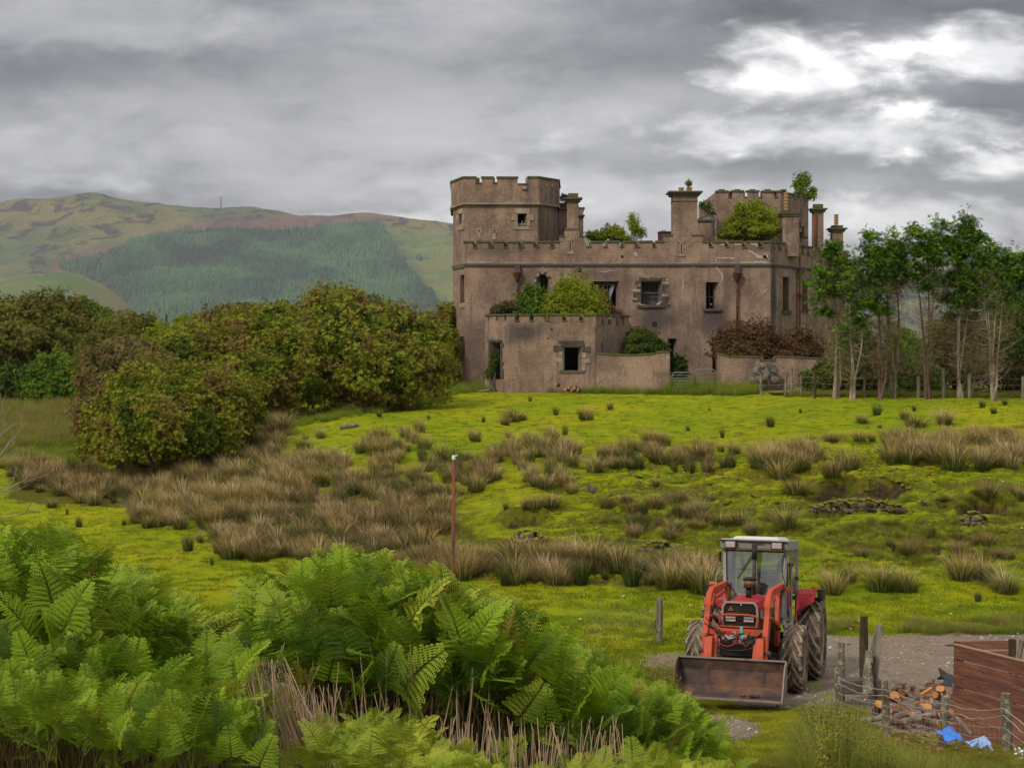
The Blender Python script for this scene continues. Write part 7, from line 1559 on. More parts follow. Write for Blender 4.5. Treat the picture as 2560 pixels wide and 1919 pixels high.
# ================================================================== RUSTY POLE, LEFT POST, WIRE
M_POLE = material('rusted_pole', lambda t: principled(t, t.mix(t.ramp(t.noise(4, t.map(t.pos(), (1, 1, .3)), 5, .7), .4, .6), (.24, .075, .038), (.10, .055, .04)), .85))
M_WHITE = material('white_insulator', lambda t: principled(t, (.8, .8, .78), .5))
Yp = 27.0; x_, y_, zt_ = W(1134, 1148, Yp); zb_ = gz1(x_, y_); o = empty('rusty_pole', (x_, y_, zb_), 'tall thin rusty pole with a white cap standing behind the bracken', 'pole')
m = MB(); m.tube([(x_ - .03, y_, zb_ - .3), (x_ - .015, y_, zb_ + 2), (x_, y_, zt_)], .029, 8); m.build('shaft', M_POLE, o, True)
m = MB(); m.tube([(x_, y_, zt_), (x_ + .005, y_, zt_ + .07)], .032, 8); m.build('cap', M_WHITE, o)
m = MB(); m.bar((x_, y_ - .02, zt_ + .06), (x_ + .07, y_ - .02, zt_ + .075), .018); m.build('cap_tab', M_WHITE, o)
post(1650, 1494, 36, 17, 'weathered grey split post with slack wire, left of the tractor', M_POST, lean=.02)
m = MB(); rq = random.Random(4)
for i in range(5):
    pts = [];  ph = rq.uniform(0, 6)
    for k in range(14): q = k / 13; px = 1642 - q * 190; py = 1535 + 9 * i - 26 * math.sin(q * 3.0) + 30 * q * (.2 + .25 * i) + 3 * math.sin(k + ph); pts.append(W(px, py, 35.9 - q * 1.4))
    m.tube(pts, .0045, 3, False)
for i in range(14):
    px = 1640 - i * 13; m.tube([W(px, 1520 + .25 * i * 2, 35.8 - i * .1), W(px - 6, 1545 + i * 2.5, 35.8 - i * .1), W(px - 2, 1580 + i * 3, 35.8 - i * .1)], .004, 3, False)
o = m.build('wire_netting', M_WIRE); tag(o, 'slack rusty wire netting sagging from the grey post into the bracken', 'netting')
m = MB()
for i in range(12): m.tube([W(1600 + i * 5, 1605, 35.2), W(1612 + i * 4, 1582, 35.4), W(1640, 1545 + i * 3, 35.8)], .006, 3, False)
o = m.build('dry_stalks', M_RUSHP); tag(o, 'dry stems leaning on the grey post', 'stalks', None, 'stuff')
# ================================================================== RIGHT SIDE: posts, fence, pen, logs, tarp
post(2160, 1540, 29.3, 21, 'stout dark brown post, tallest of the right hand group', M_DARKPOST, name='fence_post', n=12)
m = MB(); Yq = 27.6; m.bar(W(2170, 1700, Yq), W(2200, 1562, Yq), .13, .10, (0, 1, 0)); r_o = empty('leaning_post', tuple(W(2170, 1725, Yq)), 'split pale rail leaning against the dark post, white along one edge', 'rail'); m.build('rail', M_POST, r_o)
m = MB(); m.bar(W(2185, 1712, Yq - .1), W(2199, 1600, Yq - .05), .09, .05, (0, 1, 0)); m.build('split_half', M_POST, r_o)
m = MB(); m.tube([W(2171, 1735, 27.2), W(2168, 1690, 27.3), W(2174, 1625, 27.4)], [.10, .085, .07], 7); o = m.build('leaning_post', M_LICHENPOST); tag(o, 'short rotten post leaning at the foot of the pale rail', 'post')
m = MB(); m.tube([W(2192, 1715, 27.0), W(2180, 1660, 27.1), W(2178, 1655, 27.1)], .013, 6); o = m.build('iron_bar', M_HOSE); tag(o, 'thin dark iron bar propped on the leaning rails', 'bar')
m = MB(); m.box(W(2145, 1713, 27.5), (.75, .3, .24)); o = m.build('concrete_block', M_DARKSTONE, bevel=.02); tag(o, 'dark mossy block at the foot of the stout post', 'block')
def wpost(px, ytop, Y, w_, label, lean=0): return post(px, ytop, Y, w_, label, M_LICHENPOST, 'lichened posts of the wire fence in front of the wood pile', lean=lean, n=9)
wpost(2092, 1670, 25.2, 17, 'pale broken fence post nearest the tractor wheel', -.12); wpost(2104, 1605, 27.8, 18, 'blurred grey post behind the pale broken one'); wpost(2212, 1698, 24.0, 19, 'lichened post in front of the leaning rails', -.05)
wpost(2362, 1740, 22.6, 21, 'lichened post between the wood pile and the blue tarpaulin', .06); wpost(2515, 1732, 21.6, 26, 'thick lichened post in front of the plank pen', -.03)
WP = [(2095,1692,25.1),(2212,1722,23.95),(2362,1758,22.5),(2510,1770,21.5),(2640,1850,20.8)]
def strand(ya, sag, r=.006):
    P = [(a, b + ya * (1 + .08 * i), c) for i, (a, b, c) in enumerate(WP)]; m = MB(); pts = []
    for (p, q) in zip(P, P[1:]):
        for k in range(12):
            u = k / 12; w_ = W(p[0] + (q[0] - p[0]) * u, p[1] + (q[1] - p[1]) * u, p[2] + (q[2] - p[2]) * u - .1); w_[2] -= sag * math.sin(math.pi * u) * rq.uniform(.7, 1.3); pts.append(w_)
    m.tube(pts, r, 4, False); return m
o = empty('wire_fence', tuple(W(2360, 1860, 22.5)), 'sagging wire strands and square mesh strung along the lichened posts', 'wire fence')
for i, (ya, sg) in enumerate(((0, .05), (14, .07), (38, .03), (60, .02), (84, .02))): strand(ya, sg, .007 if i < 2 else .005).build('wire_strand', M_WIRE, o)
m = MB()
for (p, q) in zip(WP, WP[1:]):
    n = 12
    for k in range(1, n): u = k / n; a = W(p[0] + (q[0] - p[0]) * u, p[1] + (q[1] - p[1]) * u + 40, p[2] + (q[2] - p[2]) * u - .1); b = W(p[0] + (q[0] - p[0]) * u + 2, p[1] + (q[1] - p[1]) * u + 92, p[2] + (q[2] - p[2]) * u - .1); m.tube([a, b], .003, 3, False)
ob = m.build('vertical_wires', M_WIRE, o); ob['kind'] = 'stuff'
# plank pen
M_PLANK = material('red_brown_board', lambda t: (lambda p: principled(t, t.mix(t.ramp(t.math('ADD', t.noise(3, t.map(p, (.7, .7, 6)), 5, .7), t.math('MULTIPLY', t.math('SUBTRACT', t.rnd(), .5), .25)), .38, .66), (.25, .105, .065), (.13, .055, .04)), .85, t.bump(t.noise(5, t.map(p, (1, 1, 14)), 4), .35, .01), spec=.2))(t.pos()))
pen = empty('plank_pen', tuple(W(2386, 1850, 24)), 'high red-brown board side of a pen or trailer at the right edge', 'board fence')
pa = W(2386, 1611, 24.0); pb = W(2575, 1655, 22.55); dv = (pb - pa) / np.linalg.norm((pb - pa)[:2]); dv[2] = 0; L = 6.2; zt0 = pa[2]; bh = .205; rz = math.atan2(dv[1], dv[0])
for i in range(7):
    z = zt0 - bh * (i + .5) - .004 * i; m = MB(); m.box((0, 0, 0), (L + rq.uniform(-.03, .03), .035, bh - .012)); V = np.array(m.v); V[:, 2] += (V[:, 0] / L) * rq.uniform(-.01, .01); V[:, 1] += rq.uniform(-.006, .006) - .02 * (i in (3,)); c, s = math.cos(rz), math.sin(rz)
    V = np.stack([V[:, 0] * c - V[:, 1] * s, V[:, 0] * s + V[:, 1] * c, V[:, 2]], 1) + np.array([pa[0] + dv[0] * L / 2 + rq.uniform(-.012, .012), pa[1] + dv[1] * L / 2, z]); mk('plank', V, m.f, M_PLANK, pen)
m = MB(); a_ = pa + np.array([0, 0, .012]); b_ = pa + dv * L + np.array([0, 0, .012]); m.bar(a_, b_, .06, .02); m.build('top_edge', M_SPLIT, pen)
for u in (.1, 1.9, 3.8): q = pa + dv * u + np.array([.04, .07, 0]); m = MB(); m.box((q[0], q[1], zt0 - .75), (.09, .07, 1.5)); m.build('batten', M_DARKPOST, pen)
pen2 = empty('plank_fence', tuple(W(2460, 1690, 27.0)), 'low board rail and square post behind the pen, brown with dark stains', 'board fence')
for i, (yt) in enumerate((1604, 1626)): m = MB(); m.bar(W(2391, yt + 9, 27.0), W(2530, yt + 7, 26.6), .03, .14 - .05 * i, (0, 0, 1)); m.build('plank', M_PLANK, pen2)
m = MB(); q = W(2531, 1640, 26.4); m.box((q[0], q[1], (zat(1597, 26.4) + gz1(q[0], q[1])) / 2), (.10, .10, zat(1597, 26.4) - gz1(q[0], q[1]))); m.build('square_post', M_DARKPOST, pen2)
m = MB(); q = W(2392, 1640, 27.0); m.box((q[0], q[1], (zat(1603, 27) + gz1(q[0], q[1])) / 2), (.08, .08, zat(1603, 27) - gz1(q[0], q[1]))); m.build('square_post', M_DARKPOST, pen2)
post(2556, 1600, 24.5, 16, 'slanting pale post at the picture edge beside the pen', M_POST, lean=.25)
# flapping black plastic on the ground
V = [W(2345, 1668, 25.4), W(2352, 1690, 25.2), W(2341, 1697, 25.3), W(2362, 1699, 25.1), W(2388, 1698, 25.0), W(2388, 1690, 25.4), W(2366, 1683, 25.5), W(2352, 1710, 24.9), W(2378, 1716, 24.8)]
V2 = [v + np.array([.01, .03, .008]) for v in V]; Fc = [(0, 1, 6), (1, 2, 3), (1, 3, 6), (3, 4, 5), (3, 5, 6), (3, 7, 8), (3, 8, 4)]; Fc += [tuple(9 + k for k in reversed(f)) for f in Fc]
o = mk('black_plastic', V + V2, Fc, M_HOSE); tag(o, 'scrap of black plastic sheet sticking up beside the pen', 'plastic sheet')
# firewood
rq = random.Random(21); nlog = 0
spots = [(2185,1725,1,'cut log leaning upright by the leaning rails, its orange end up'),(2232,1742,1,'thick cut log with a bright orange face, left side of the pile'),(2192,1765,1,'stump-like log standing at the front left of the pile'),(2235,1768,0,'small orange-ended log under the thick one'),(2320,1772,1,'orange log standing upright in the middle of the pile'),(2275,1800,2,'peeled curved pale log lying at the front of the pile'),(2310,1790,2,'long pale forked log lying right of the curved one'),(2335,1805,0,'orange chunk below the pale forked log'),(2385,1738,1,'orange split log touching the corner of the pen'),(2355,1728,1,'orange upright log at the top of the pile by the pen'),(2380,1760,0,'log low against the pen corner'),(2180,1798,2,'pale rail end lying in the weeds left of the pile')]
for px, py, typ, lab in spots:
    X, Y, Z, ok = ground_at([px], [py + 22], 20.5, 32); Y = float(Y[0]); p = W(px, py, Y)
    if typ == 1: log(p + np.array([0, .05, -.13]), p + np.array([rq.uniform(-.05, .05), rq.uniform(-.16, -.04), .06]), rq.uniform(.075, .10), 'firewood_log', lab, M_BARKLOG, M_CUTLOG, group='firewood logs on the wood pile')
    elif typ == 0: log(p + np.array([-.08, .1, 0]), p + np.array([.06, -.1, .01]), rq.uniform(.06, .08), 'firewood_log', lab, M_BARKLOG, M_CUTLOG, group='firewood logs on the wood pile')
    else: log(p + np.array([-.17, .05, -.04]), p + np.array([.17, -.05, .05]), .05, 'firewood_log', lab, M_POST, M_SPLIT, group='firewood logs on the wood pile')
PILE = [(2215,1725),(2260,1705),(2330,1695),(2400,1720),(2400,1800),(2340,1815),(2260,1822),(2215,1800)]
k_ = 0
while k_ < 70:
    px, py = rq.uniform(2205, 2400), rq.uniform(1715, 1815)
    if not in_poly([px], [py], PILE)[0]: continue
    X, Y, Z, ok = ground_at([px], [py + 10], 20.5, 32); p = np.array([X[0], Y[0], Z[0] + rq.uniform(.03, .20)]); an = rq.uniform(0, 6.28); el = rq.uniform(-.3, .5); L = rq.uniform(.09, .2); d = np.array([math.cos(an) * math.cos(el), math.sin(an) * math.cos(el), math.sin(el)]) * L
    kind_ = rq.random()
    if kind_ < .45: log(p - d, p + d, rq.uniform(.035, .07), 'firewood_log', 'small split piece of firewood in the loose pile before the pen', M_BARKLOG, M_CUTLOG, group='small firewood pieces in the pile', n=7)
    else:
        m = MB(); m.bar(p - d, p + d, rq.uniform(.04, .08), rq.uniform(.03, .06)); o = m.build('firewood_piece', rq.choice([M_SPLIT, M_BARKLOG, M_CUTLOG, M_POST])); tag(o, 'split stick of firewood in the loose pile before the pen', 'firewood', 'split sticks in the firewood pile')
    k_ += 1
N = 900; a = rng.uniform(2200, 2480, N); b = rng.uniform(1780, 1890, N); X, Y, Z, ok = ground_at(a, b, 19.5, 30)
V, Fc = scatter_mesh(np.array([(-1, -.3, 0), (1, -.2, 0), (.9, .3, 0), (-.8, .25, 0), (0, 0, .35)]), np.array([(0, 1, 4), (1, 2, 4), (2, 3, 4), (3, 0, 4)]), np.stack([X, Y, Z + .01], 1), rotmats(rng.uniform(-.9, .9, (N, 3)) * np.array([1, 1, 3.4])), rng.uniform(.015, .06, N))
o = mk('wood_chips', V, [tuple(f) for f in Fc], M_SPLIT); tag(o, 'bark and wood chips littered round the firewood', 'wood chips', None, 'stuff')
# blue tarpaulin
def crumple(name, label, outline, Y0, Y1, ytop, ybot, mat, seed, hh=.12):
    x0, x1 = min(p[0] for p in outline), max(p[0] for p in outline); nx, ny = 34, 20; V = []; idx = {}; Fc = []
    for j in range(ny + 1):
        for i in range(nx + 1):
            px = x0 + (x1 - x0) * i / nx; py = ytop + (ybot - ytop) * j / ny; Y = Y0 + (Y1 - Y0) * j / ny
            if not in_poly([px], [py], outline)[0]: continue
            p = W(px, py, Y); q = p[0] * 5; n = float(1 - abs(fbm(np.array([p[0] * 6.0]), np.array([py * .06]), 3, seed)[0]) * 2); p[2] += hh * (n - .5) * .5; p[1] += .12 * float(fbm(np.array([p[0] * 9.]), np.array([py * .09]), 3, seed + 3)[0]); idx[(i, j)] = len(V); V.append(p)
    for j in range(ny):
        for i in range(nx):
            k = [(i, j), (i + 1, j), (i + 1, j + 1), (i, j + 1)]
            if all(q in idx for q in k): Fc.append(tuple(idx[q] for q in k))
    o = mk(name, V, Fc, mat, smooth=False); sm = o.modifiers.new('thick', 'SOLIDIFY'); sm.thickness = .006; tag(o, label, 'tarpaulin'); return o
M_TARP = material('blue_tarpaulin', lambda t: principled(t, t.mix(t.noise(5, t.pos(), 4), (.02, .16, .62), (.05, .25, .75)), .4, spec=.5)); M_TARP2 = material('faded_blue_tarpaulin', lambda t: principled(t, t.mix(t.noise(9, t.pos(), 4), (.12, .30, .66), (.40, .48, .60)), .5, spec=.4))
crumple('tarpaulin', 'crumpled bright blue tarpaulin between the lichened posts', [(2336,1822),(2362,1818),(2378,1818),(2395,1830),(2410,1850),(2408,1856),(2385,1852),(2362,1848),(2340,1832)], 22.3, 21.3, 1812, 1858, M_TARP, 3)
crumple('tarpaulin', 'faded torn end of blue tarpaulin lying right of the bright part', [(2405,1856),(2440,1845),(2462,1842),(2478,1858),(2486,1872),(2460,1866),(2420,1860)], 21.4, 20.9, 1838, 1876, M_TARP2, 8)
m = MB(); m.bar(W(2390, 1790, 21.7), W(2430, 1835, 21.5), .03, .03); o = m.build('stick', M_POST); tag(o, 'bare stick leaning across the mesh above the tarpaulin', 'stick')
# puddle
th = np.linspace(0, 2 * math.pi, 40, endpoint=False); rad = 1 + .16 * np.sin(3 * th) + .1 * np.cos(5 * th); PV = [(2.75 + .34 * r * math.cos(q), 25.6 + .62 * r * math.sin(q), 0) for q, r in zip(th, rad)]; zc_p = gz1(2.75, 25.6) + .055
m = MB(); m.prism([(a, b) for a, b, _ in PV], zc_p - .03, zc_p); o = m.build('puddle', material('muddy_water', lambda t: principled(t, (.16, .085, .035), .08, spec=.5))); tag(o, 'small brown puddle on the track beside the bracken', None, None, 'structure')
groundrock(1665, 1862, 40, 14, 'rock', 'flat pale stone half buried in the track behind the bracken', 61); groundrock(1790, 1846, 46, 12, 'rock', 'flat whitish rock showing in the worn track below the bucket', 62); groundrock(1946, 1892, 14, 6, 'rock', 'small white stone near the bottom of the grassy track', 63)
for i, (a, b, ww, hh, lab) in enumerate([(2300,1621,40,8,'long whitish stone on the far side of the yard track'),(2380,1616,44,12,'pale flat boulder behind the corner of the pen'),(2122,1614,18,8,'white stone on the track behind the rear tyre'),(2214,1683,20,7,'reddish stone lying on the gravel by the leaning rails'),(2065,1672,26,8,'pale stone at the edge of the rear tyre track')]): groundrock(a, b, ww, hh, 'stone', lab, 70 + i)

# ================================================================== BRACKEN
def m_fern(t):
    r = t.rnd(); h = t.attr('hgt'); p = t.pos(); n = t.noise(.9, p, 3)
    c = t.mix(t.ramp(r, .0, .75), (.045, .105, .010), (.26, .40, .016)); c = t.mix(t.ramp(t.math('ADD', r, t.math('SUBTRACT', n, .5)), .72, .95), c, (.24, .34, .025)); c = t.mix(t.ramp(r, .975, .99), c, (.36, .22, .05))
    c = t.mix(t.math('MULTIPLY', t.ramp(h, .72, 1.0), .6), c, (.42, .52, .05))
    c = t.mix(t.ramp(t.noise(.45, p, 2), .5, .7, 0, .35), c, (.30, .34, .03))
    return leafy(t, c, .5, .24, .12)
M_FERN = material('bracken_frond_green', m_fern)
M_FERNY = material('bracken_frond_yellow', lambda t: leafy(t, t.mix(t.rnd(), (.20, .31, .022), (.46, .48, .05)), .5, .26, .12))
M_STALK = material('bracken_stalk', lambda t: leafy(t, t.mix(t.attr('hgt'), (.13, .055, .03), (.20, .22, .05)), .6, .05, .2))
def fern_mesh(seed, mats, stalk=.72, blade_l=.78, npin=9, curl=1.25, dens=15):
    q = random.Random(seed); V = []; Fc = []; hh = []; mi = []
    pts = []; x = y = 0; z = 0; N_ = 40; ang = R(88); ds = (stalk + blade_l) / N_; s0 = stalk / (stalk + blade_l); side = q.uniform(-.25, .25)
    for k in range(N_ + 1):
        pts.append(np.array([x, y, z])); u = k / N_
        if u > s0 * .7: ang -= curl / N_ * (1.0 + .9 * (u - s0))
        x += math.sin(side * u) * ds * .3; y += math.cos(ang) * ds; z += math.sin(ang) * ds
    # stalk ribbon (3-sided)
    for k in range(0, N_, 4):
        a, b = pts[k], pts[k + 4]; r1, r2 = .0075 * (1 - .8 * k / N_), .0075 * (1 - .8 * (k + 4) / N_); o = len(V)
        for p, r in ((a, r1), (b, r2)):
            for j in range(3): V.append(p + np.array([math.cos(j * 2.09) * r, math.sin(j * 2.09) * r, 0])); hh.append(k / N_)
        for j in range(3): Fc.append((o + j, o + (j + 1) % 3, o + 3 + (j + 1) % 3, o + 3 + j)); mi.append(1)
    def leafq(p, d, n_, L, w):
        s = np.cross(d, n_); o = len(V); V.extend([p, p + d * L * .45 + s * w, p + d * L - n_ * L * .12, p + d * L * .4 - s * w]); hh.extend([uu] * 4); Fc.append((o, o + 1, o + 2, o + 3)); mi.append(0)
    for i in range(npin):
        u = s0 + (1 - s0) * (i + .3) / npin; uu = (i + .5) / npin; k = u * N_; a = pts[int(k)] + (pts[min(int(k) + 1, N_)] - pts[int(k)]) * (k - int(k)); tg = pts[min(int(k) + 1, N_)] - pts[max(int(k) - 1, 0)]; tg /= np.linalg.norm(tg)
        L = blade_l * .50 * (1 - (i / npin)) ** .85 * q.uniform(.9, 1.1) + .03; lat = np.array([1., 0, 0]); nrm = np.cross(lat, tg); nrm /= np.linalg.norm(nrm)
        for s in (-1, 1):
            d = lat * s * .92 + tg * (.35 + .3 * uu) + nrm * q.uniform(.05, .35) * (1 if nrm[2] > 0 else -1); d /= np.linalg.norm(d); n2 = nrm * (1 if nrm[2] > 0 else -1) + np.array([0, 0, .3]); n2 /= np.linalg.norm(n2); m_ = max(3, int(L / .019)); cur = a.copy(); dd = d.copy(); step = L / m_
            for j in range(m_):
                v = (j + .5) / m_; dd = dd + np.array([0, 0, -.045]); dd /= np.linalg.norm(dd); cur = cur + dd * step; lp = (.018 + .13 * L) * (1 - v) ** .55 * min(1, .6 + 4 * v) + .010; sd = np.cross(dd, n2); sd /= np.linalg.norm(sd)
                for s2 in (-1, 1):
                    d2 = sd * s2 + dd * .55; d2 /= np.linalg.norm(d2); leafq(cur, d2, n2, lp * q.uniform(.85, 1.1), step * .40)
            leafq(cur, dd, n2, .02, .005)
            o = len(V); V.extend([a, a + np.array([0, 0, .006]), cur]); hh.extend([uu] * 3); Fc.append((o, o + 1, o + 2)); mi.append(0)
        # rachis strip of pinna omitted: leaflets touch it
    return raw_mesh('fern_%d' % seed, V, Fc, mats, False, {'hgt': hh}, mi)
FV = [fern_mesh(i, [M_FERN, M_STALK], 1.45 + .12 * (i % 3), .46 + .05 * (i % 3), 10 + i % 2, 1.2 + .32 * (i % 4)) for i in range(7)]
FY = [fern_mesh(20 + i, [M_FERNY, M_STALK], 1.25, .40, 10, 1.9 + .3 * i) for i in range(3)]
FH = [max(v.co.z for v in m_.vertices) for m_ in FV + FY]
SIL = [(-400,1250),(0,1295),(60,1262),(110,1285),(135,1370),(200,1410),(260,1388),(300,1400),(370,1460),(420,1570),(540,1640),(660,1650),(730,1560),(775,1430),(850,1350),(900,1368),(1000,1408),(1070,1440),(1150,1452),(1200,1482),(1270,1535),(1330,1562),(1400,1602),(1480,1655),(1560,1682),(1650,1702),(1700,1745),(1735,1800),(1755,1919),(2600,2400)]
SIL2 = [(-400,1500),(0,1500),(300,1560),(560,1560),(620,1640),(700,1790),(760,1800),(860,1750),(960,1760),(1040,1790),(1130,1870),(1250,1940),(1400,1935),(1500,1850),(1600,1830),(1720,1870),(1790,1905),(1850,1960),(2600,2600)]
sx_, sy_ = zip(*SIL); s2x, s2y = zip(*SIL2)
def place_ferns(n, Y0, Y1, px0, px1, silx, sily, seed, hmin, hmax, top_bias=0.0):
    r_ = np.random.default_rng(seed); Y = np.sqrt(r_.uniform(Y0 ** 2, Y1 ** 2, n)); px = r_.uniform(px0, px1, n); X = (px - 1280) * Y / F; Z = gz(X, Y); lim = np.interp(px, silx, sily) + r_.gamma(1.2, 34, n); zmax = EYE + (HY - lim) * Y / F - Z
    h = r_.uniform(hmin, hmax, n); h = np.minimum(h, zmax); h = h * (1 - .42 * sst(fbm(X * 1.5, Y * 1.5, 2, seed + 500), -.15, .55) * (hmax > 1)); k = (h > hmin * .45) & ~((px > 585) & (px < 770) & (Y < 12.4)) & ~((px > 600) & (px < 720) & (Y < 13.2)) ; return X[k], Y[k], Z[k], h[k], r_
def ferns(name, label, sets, var, kindlist):
    P = []; E = []; S = []; I = []
    for X, Y, Z, h, r_ in sets:
        n = len(X); id_ = r_.choice(kindlist, n); P.append(np.stack([X, Y, Z - .03], 1)); e = np.stack([r_.normal(0, .26, n), r_.normal(0, .26, n), r_.uniform(0, 6.283, n)], 1)
        face = r_.random(n) < .22; e[face, 2] = math.pi + r_.normal(0, .8, face.sum()); E.append(e); S.append(np.clip(h / np.array(FH)[id_], .34, 1.3)); I.append(id_)
    P, E, S, I = map(np.concatenate, (P, E, S, I)); lo = min(kindlist); o = gn_scatter(name, P, E, S, I - lo, var); tag(o, label, 'bracken'); return len(P)
nf = ferns('bracken', 'tall green bracken mound in front of the field, left of the tractor', [place_ferns(5200, 12.8, 17.5, 640, 1760, sx_, sy_, 1, 1.1, 2.25), place_ferns(1500, 16, 21, 1200, 1760, sx_, sy_, 2, .9, 1.9)], FV, list(range(7)))
nf += ferns('bracken', 'low bracken and dock at the foot of the grey post', [place_ferns(300, 20, 27.5, 1360, 1640, (1350, 1400, 1450, 1560, 1630, 1645), (1640, 1600, 1590, 1585, 1600, 2200), 12, .5, 1.1)], FV, list(range(7)))
nf += ferns('bracken', 'bright bracken thicket filling the lower left corner', [place_ferns(4700, 10.5, 19, -150, 640, sx_, sy_, 3, .9, 1.7), place_ferns(1500, 9.5, 12, -200, 640, s2x, s2y, 4, .7, 1.5), place_ferns(1500, 7.6, 11.8, -250, 700, s2x, s2y, 14, .35, .8), place_ferns(700, 10.5, 14, -200, 640, s2x, s2y, 15, .35, .8)], FV, list(range(7)))
nf += ferns('bracken', 'yellow-green bracken fronds along the bottom edge, below the tall mound', [place_ferns(650, 9.3, 12, 540, 1250, s2x, s2y, 5, .6, 1.4), place_ferns(380, 10, 14, 1430, 1820, s2x, s2y, 6, .5, 1.3), place_ferns(420, 10.5, 18, -100, 640, sx_, sy_, 7, 1.2, 1.6), place_ferns(260, 12.8, 16, 660, 1300, sx_, sy_, 8, 1.4, 1.9)], FY, [7, 8, 9])
print('ferns', nf)
# dry bracken stalks
def stalks(label, spec, seed, rad=.0045):
    q = random.Random(seed); m = MB()
    for (px0, px1, yt0, yt1, Y0, Y1, n, lean) in spec:
        for _ in range(n):
            Y = q.uniform(Y0, Y1); px = q.uniform(px0, px1); x = (px - 1280) * Y / F; z0 = gz1(x, Y); zt2 = zat(q.uniform(yt0, yt1), Y); L = zt2 - z0
            if L < .2: continue
            lx = q.gauss(lean, .14) * L; m.tube([(x - lx, Y, z0), (x - lx * .4, Y + q.uniform(-.04, .04), z0 + L * .6), (x, Y + q.uniform(-.08, .08), zt2)], [rad * 1.3, rad, rad * .6], 3, False)
    o = m.build('dry_stalks', M_DRY); o['kind'] = 'stuff'; tag(o, label, 'stalks'); return o
M_DRY = material('bleached_stalk', lambda t: principled(t, t.mix(t.noise(5, t.pos(), 2), (.52, .40, .25), (.26, .15, .085)), .8))
stalks('bleached dry stalks fanned between the two bracken masses', [(585,720,1640,1780,10.2,12.0,210,-.22),(670,830,1700,1850,10.5,12.2,140,-.1)], 5)
stalks('dry reddish stems standing at the foot of the tall bracken mound', [(700,1250,1600,1780,12.4,13.0,90,.02),(1080,1560,1790,1880,11.5,12.8,150,.0),(720,1500,1640,1840,13,13.6,160,.03)], 6, .005)
# ================================================================== WEEDS lower right
SIL3 = [(1900,2100),(1960,1990),(2000,1860),(2020,1790),(2050,1705),(2085,1722),(2130,1762),(2180,1815),(2220,1835),(2330,1862),(2440,1878),(2520,1872),(2560,1860),(2700,1850)]
tx, ty = zip(*SIL3)
WG = [tuft_mesh('weed_grass', 70, .20, .4, .85, .15, .7, .0042, M_TALLG, 300 + i, (-.05, 0), 3) for i in range(4)] + [tuft_mesh('weed_tawny', 70, .20, .4, .85, .2, .8, .0042, M_TAWNY, 310 + i, (-.06, 0), 3) for i in range(2)]
def weed_mesh(seed, mat, darkmat):
    q = random.Random(seed); V = []; Fc = []; mi = []; hh = []
    for s in range(7):
        az = q.uniform(0, 6.28); le = q.uniform(.05, .35); H = q.uniform(.6, 1.0); o = len(V); top = np.array([math.cos(az) * le * H, math.sin(az) * le * H, H])
        for p, r in ((np.zeros(3), .005), (top, .002)):
            for j in range(3): V.append(p + np.array([math.cos(j * 2.09) * r, math.sin(j * 2.09) * r, 0])); hh.append(p[2])
        for j in range(3): Fc.append((o + j, o + (j + 1) % 3, o + 3 + (j + 1) % 3, o + 3 + j)); mi.append(0)
        for k in range(16):
            u = q.uniform(.15, .97); p = top * u; a = q.uniform(0, 6.28); L = .11 * (1.15 - u) + .025; d = np.array([math.cos(a), math.sin(a), .35]); sd = np.array([-math.sin(a), math.cos(a), 0]); o = len(V); V += [p, p + d * L * .5 + sd * L * .22, p + d * L, p + d * L * .5 - sd * L * .22]; hh += [u] * 4; Fc.append((o, o + 1, o + 2, o + 3)); mi.append(0)
        for k in range(4):
            p = top + np.array([q.uniform(-.05, .05), q.uniform(-.05, .05), q.uniform(-.08, .03)]); r = q.uniform(.006, .012); o = len(V)
            for v in OB: V.append(p + v * r * np.array([1, 1, 1.6])); hh.append(1)
            for f in OF: Fc.append(tuple(int(i_) + o for i_ in f)); mi.append(1)
    return raw_mesh('weed_%d' % seed, V, Fc, [mat, darkmat], False, {'hgt': hh}, mi)
M_WEED = material('weed_leaf', lambda t: leafy(t, t.mix(t.ramp(t.rnd(), .1, .9), (.17, .20, .02), (.42, .38, .055)), .6, .4, .08)); M_SEED = material('dark_seed_head', lambda t: principled(t, t.mix(t.rnd(), (.06, .04, .025), (.14, .08, .06)), .9))
WV = [weed_mesh(i, M_WEED, M_SEED) for i in range(4)]
allv = WG + WV; FH2 = [max(v.co.z for v in m_.vertices) for m_ in allv]
X, Y, Z, h, r_ = place_ferns(3300, 16.5, 24.2, 1940, 2680, tx, ty, 9, .3, .95); n = len(X)
idc = r_.choice(10, n, p=[.12, .12, .12, .10, .09, .09, .09, .09, .09, .09])
E = np.stack([r_.normal(0, .08, n), r_.normal(0, .08, n), r_.uniform(0, 6.28, n)], 1); o = gn_scatter('weeds', np.stack([X, Y, Z - .02], 1), E, h / np.array(FH2)[idc], idc, allv); tag(o, 'tangle of seeding grass and weeds in the lower right corner', 'weeds')
SIL4 = [(1350,2200),(1380,1700),(1440,1610),(1500,1590),(1560,1560),(1600,1555),(1640,1575),(1670,1620),(1690,1680),(1720,2200)]
tx, ty = zip(*SIL4); X, Y, Z, h, r_ = place_ferns(700, 21, 29.5, 1380, 1690, tx, ty, 10, .3, .9); n = len(X); idc = r_.integers(0, 10, n)
E = np.stack([r_.normal(0, .08, n), r_.normal(0, .08, n), r_.uniform(0, 6.28, n)], 1); o = gn_scatter('weeds', np.stack([X, Y, Z - .02], 1), E, h / np.array(FH2)[idc], idc, allv); tag(o, 'weedy grass round the foot of the grey post left of the tractor', 'weeds')
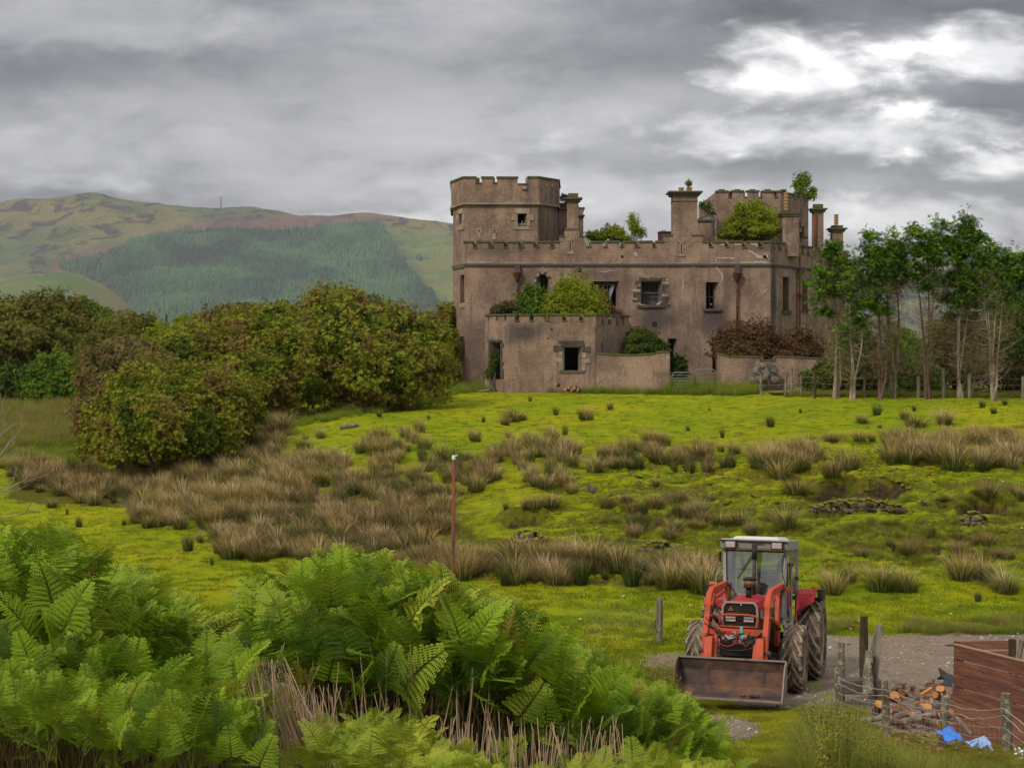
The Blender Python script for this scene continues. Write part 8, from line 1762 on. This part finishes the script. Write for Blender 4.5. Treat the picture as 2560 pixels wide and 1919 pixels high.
# grass on the near track
N = 5200; X = rng.uniform(.5, 8, N); Y = rng.uniform(19.5, 27.5, N); k = track_mask(X, Y) < .5; X, Y = X[k], Y[k]; n = len(X); E = np.zeros((n, 3)); E[:, 2] = rng.uniform(0, 6.28, n)
M_TURF2 = material('trodden_grass_blade', lambda t: leafy(t, t.mix(t.attr('hgt'), (.16, .15, .02), t.mix(t.rnd(), (.30, .27, .03), (.44, .38, .07))), .8, .4, .05))
SG2 = [tuft_mesh('track_turf', 40, .18, .02, .06, .1, .9, .0035, M_TURF2, 400 + i, (0, 0), 2) for i in range(4)]
o = gn_scatter('grass', np.stack([X, Y, gz(X, Y) - .01], 1), E, rng.uniform(.7, 1.3, n), rng.integers(0, 4, n), SG2); tag(o, 'trodden yellowish grass on the near end of the track', 'grass')
# bare shrub at the left edge
o = empty('bare_shrub', tuple(W(-30, 1330, 12.5)), 'leafless pale branches reaching in from the left edge', 'shrub'); q = random.Random(3); m = MB()
def br(p, d, L, r, dep):
    p = Vector(p); d = Vector(d).normalized(); pts = [p]
    for k in range(4): d = (d + Vector((q.uniform(-.22, .22), q.uniform(-.15, .15), q.uniform(-.12, .2)))).normalized(); pts.append(pts[-1] + d * L / 4)
    m.tube(pts, [r, r * .85, r * .7, r * .55, r * .4], 5, False)
    if dep:
        for i in (1, 2, 3, 4):
            if q.random() < .85: br(pts[i], d + Vector((q.uniform(-.8, .8), q.uniform(-.4, .4), q.uniform(-.3, .7))), L * q.uniform(.4, .65), r * .5, dep - 1)
Yb = 12.5
for a, b, c, d_ in (((-40,1180),(40,1040),.42,.008),((-30,1120),(8,1010),.40,.008),((-40,1250),(60,1210),.36,.007),((-40,1200),(30,1100),.40,.008),((-30,1290),(60,1290),.30,.006)): p0, p1 = W(a[0], a[1], Yb), W(b[0], b[1], Yb); br(p0, p1 - p0, c, d_, 2)
m.build('branches', M_PALEBARK, o)

# daisies at the corner
r_ = np.random.default_rng(3); N = 160; a = r_.uniform(2530, 2620, N); b = r_.uniform(1868, 1935, N); Y = r_.uniform(18.6, 19.4, N); P = np.stack([(a - 1280) * Y / F, Y, EYE + (HY - b) * Y / F], 1)
V, Fc = scatter_mesh(np.array([(math.cos(k * 1.047), math.sin(k * 1.047), .1 * (k % 2)) for k in range(6)]), np.array([(0, 1, 2, 3), (0, 3, 4, 5)]), P, rotmats(np.c_[r_.uniform(.3, 1.4, N), r_.normal(0, .4, N), r_.uniform(0, 6, N)]), r_.uniform(.010, .020, N))
root = empty('daisy_clump', tuple(P.mean(0) - np.array([0, 0, .4])), 'clump of white daisy flowers at the lower right corner', 'flowers')
o = mk('flower_heads', V, [tuple(f) for f in Fc], material('daisy_petal', lambda t: principled(t, (.8, .8, .76), .7)), root); o['kind'] = 'stuff'
m = MB()
for p in P[:60]: m.tube([(p[0] + .02, p[1], gz1(p[0], p[1])), tuple(p)], .003, 3, False)
o = m.build('flower_stems', M_WEED, root); o['kind'] = 'stuff'
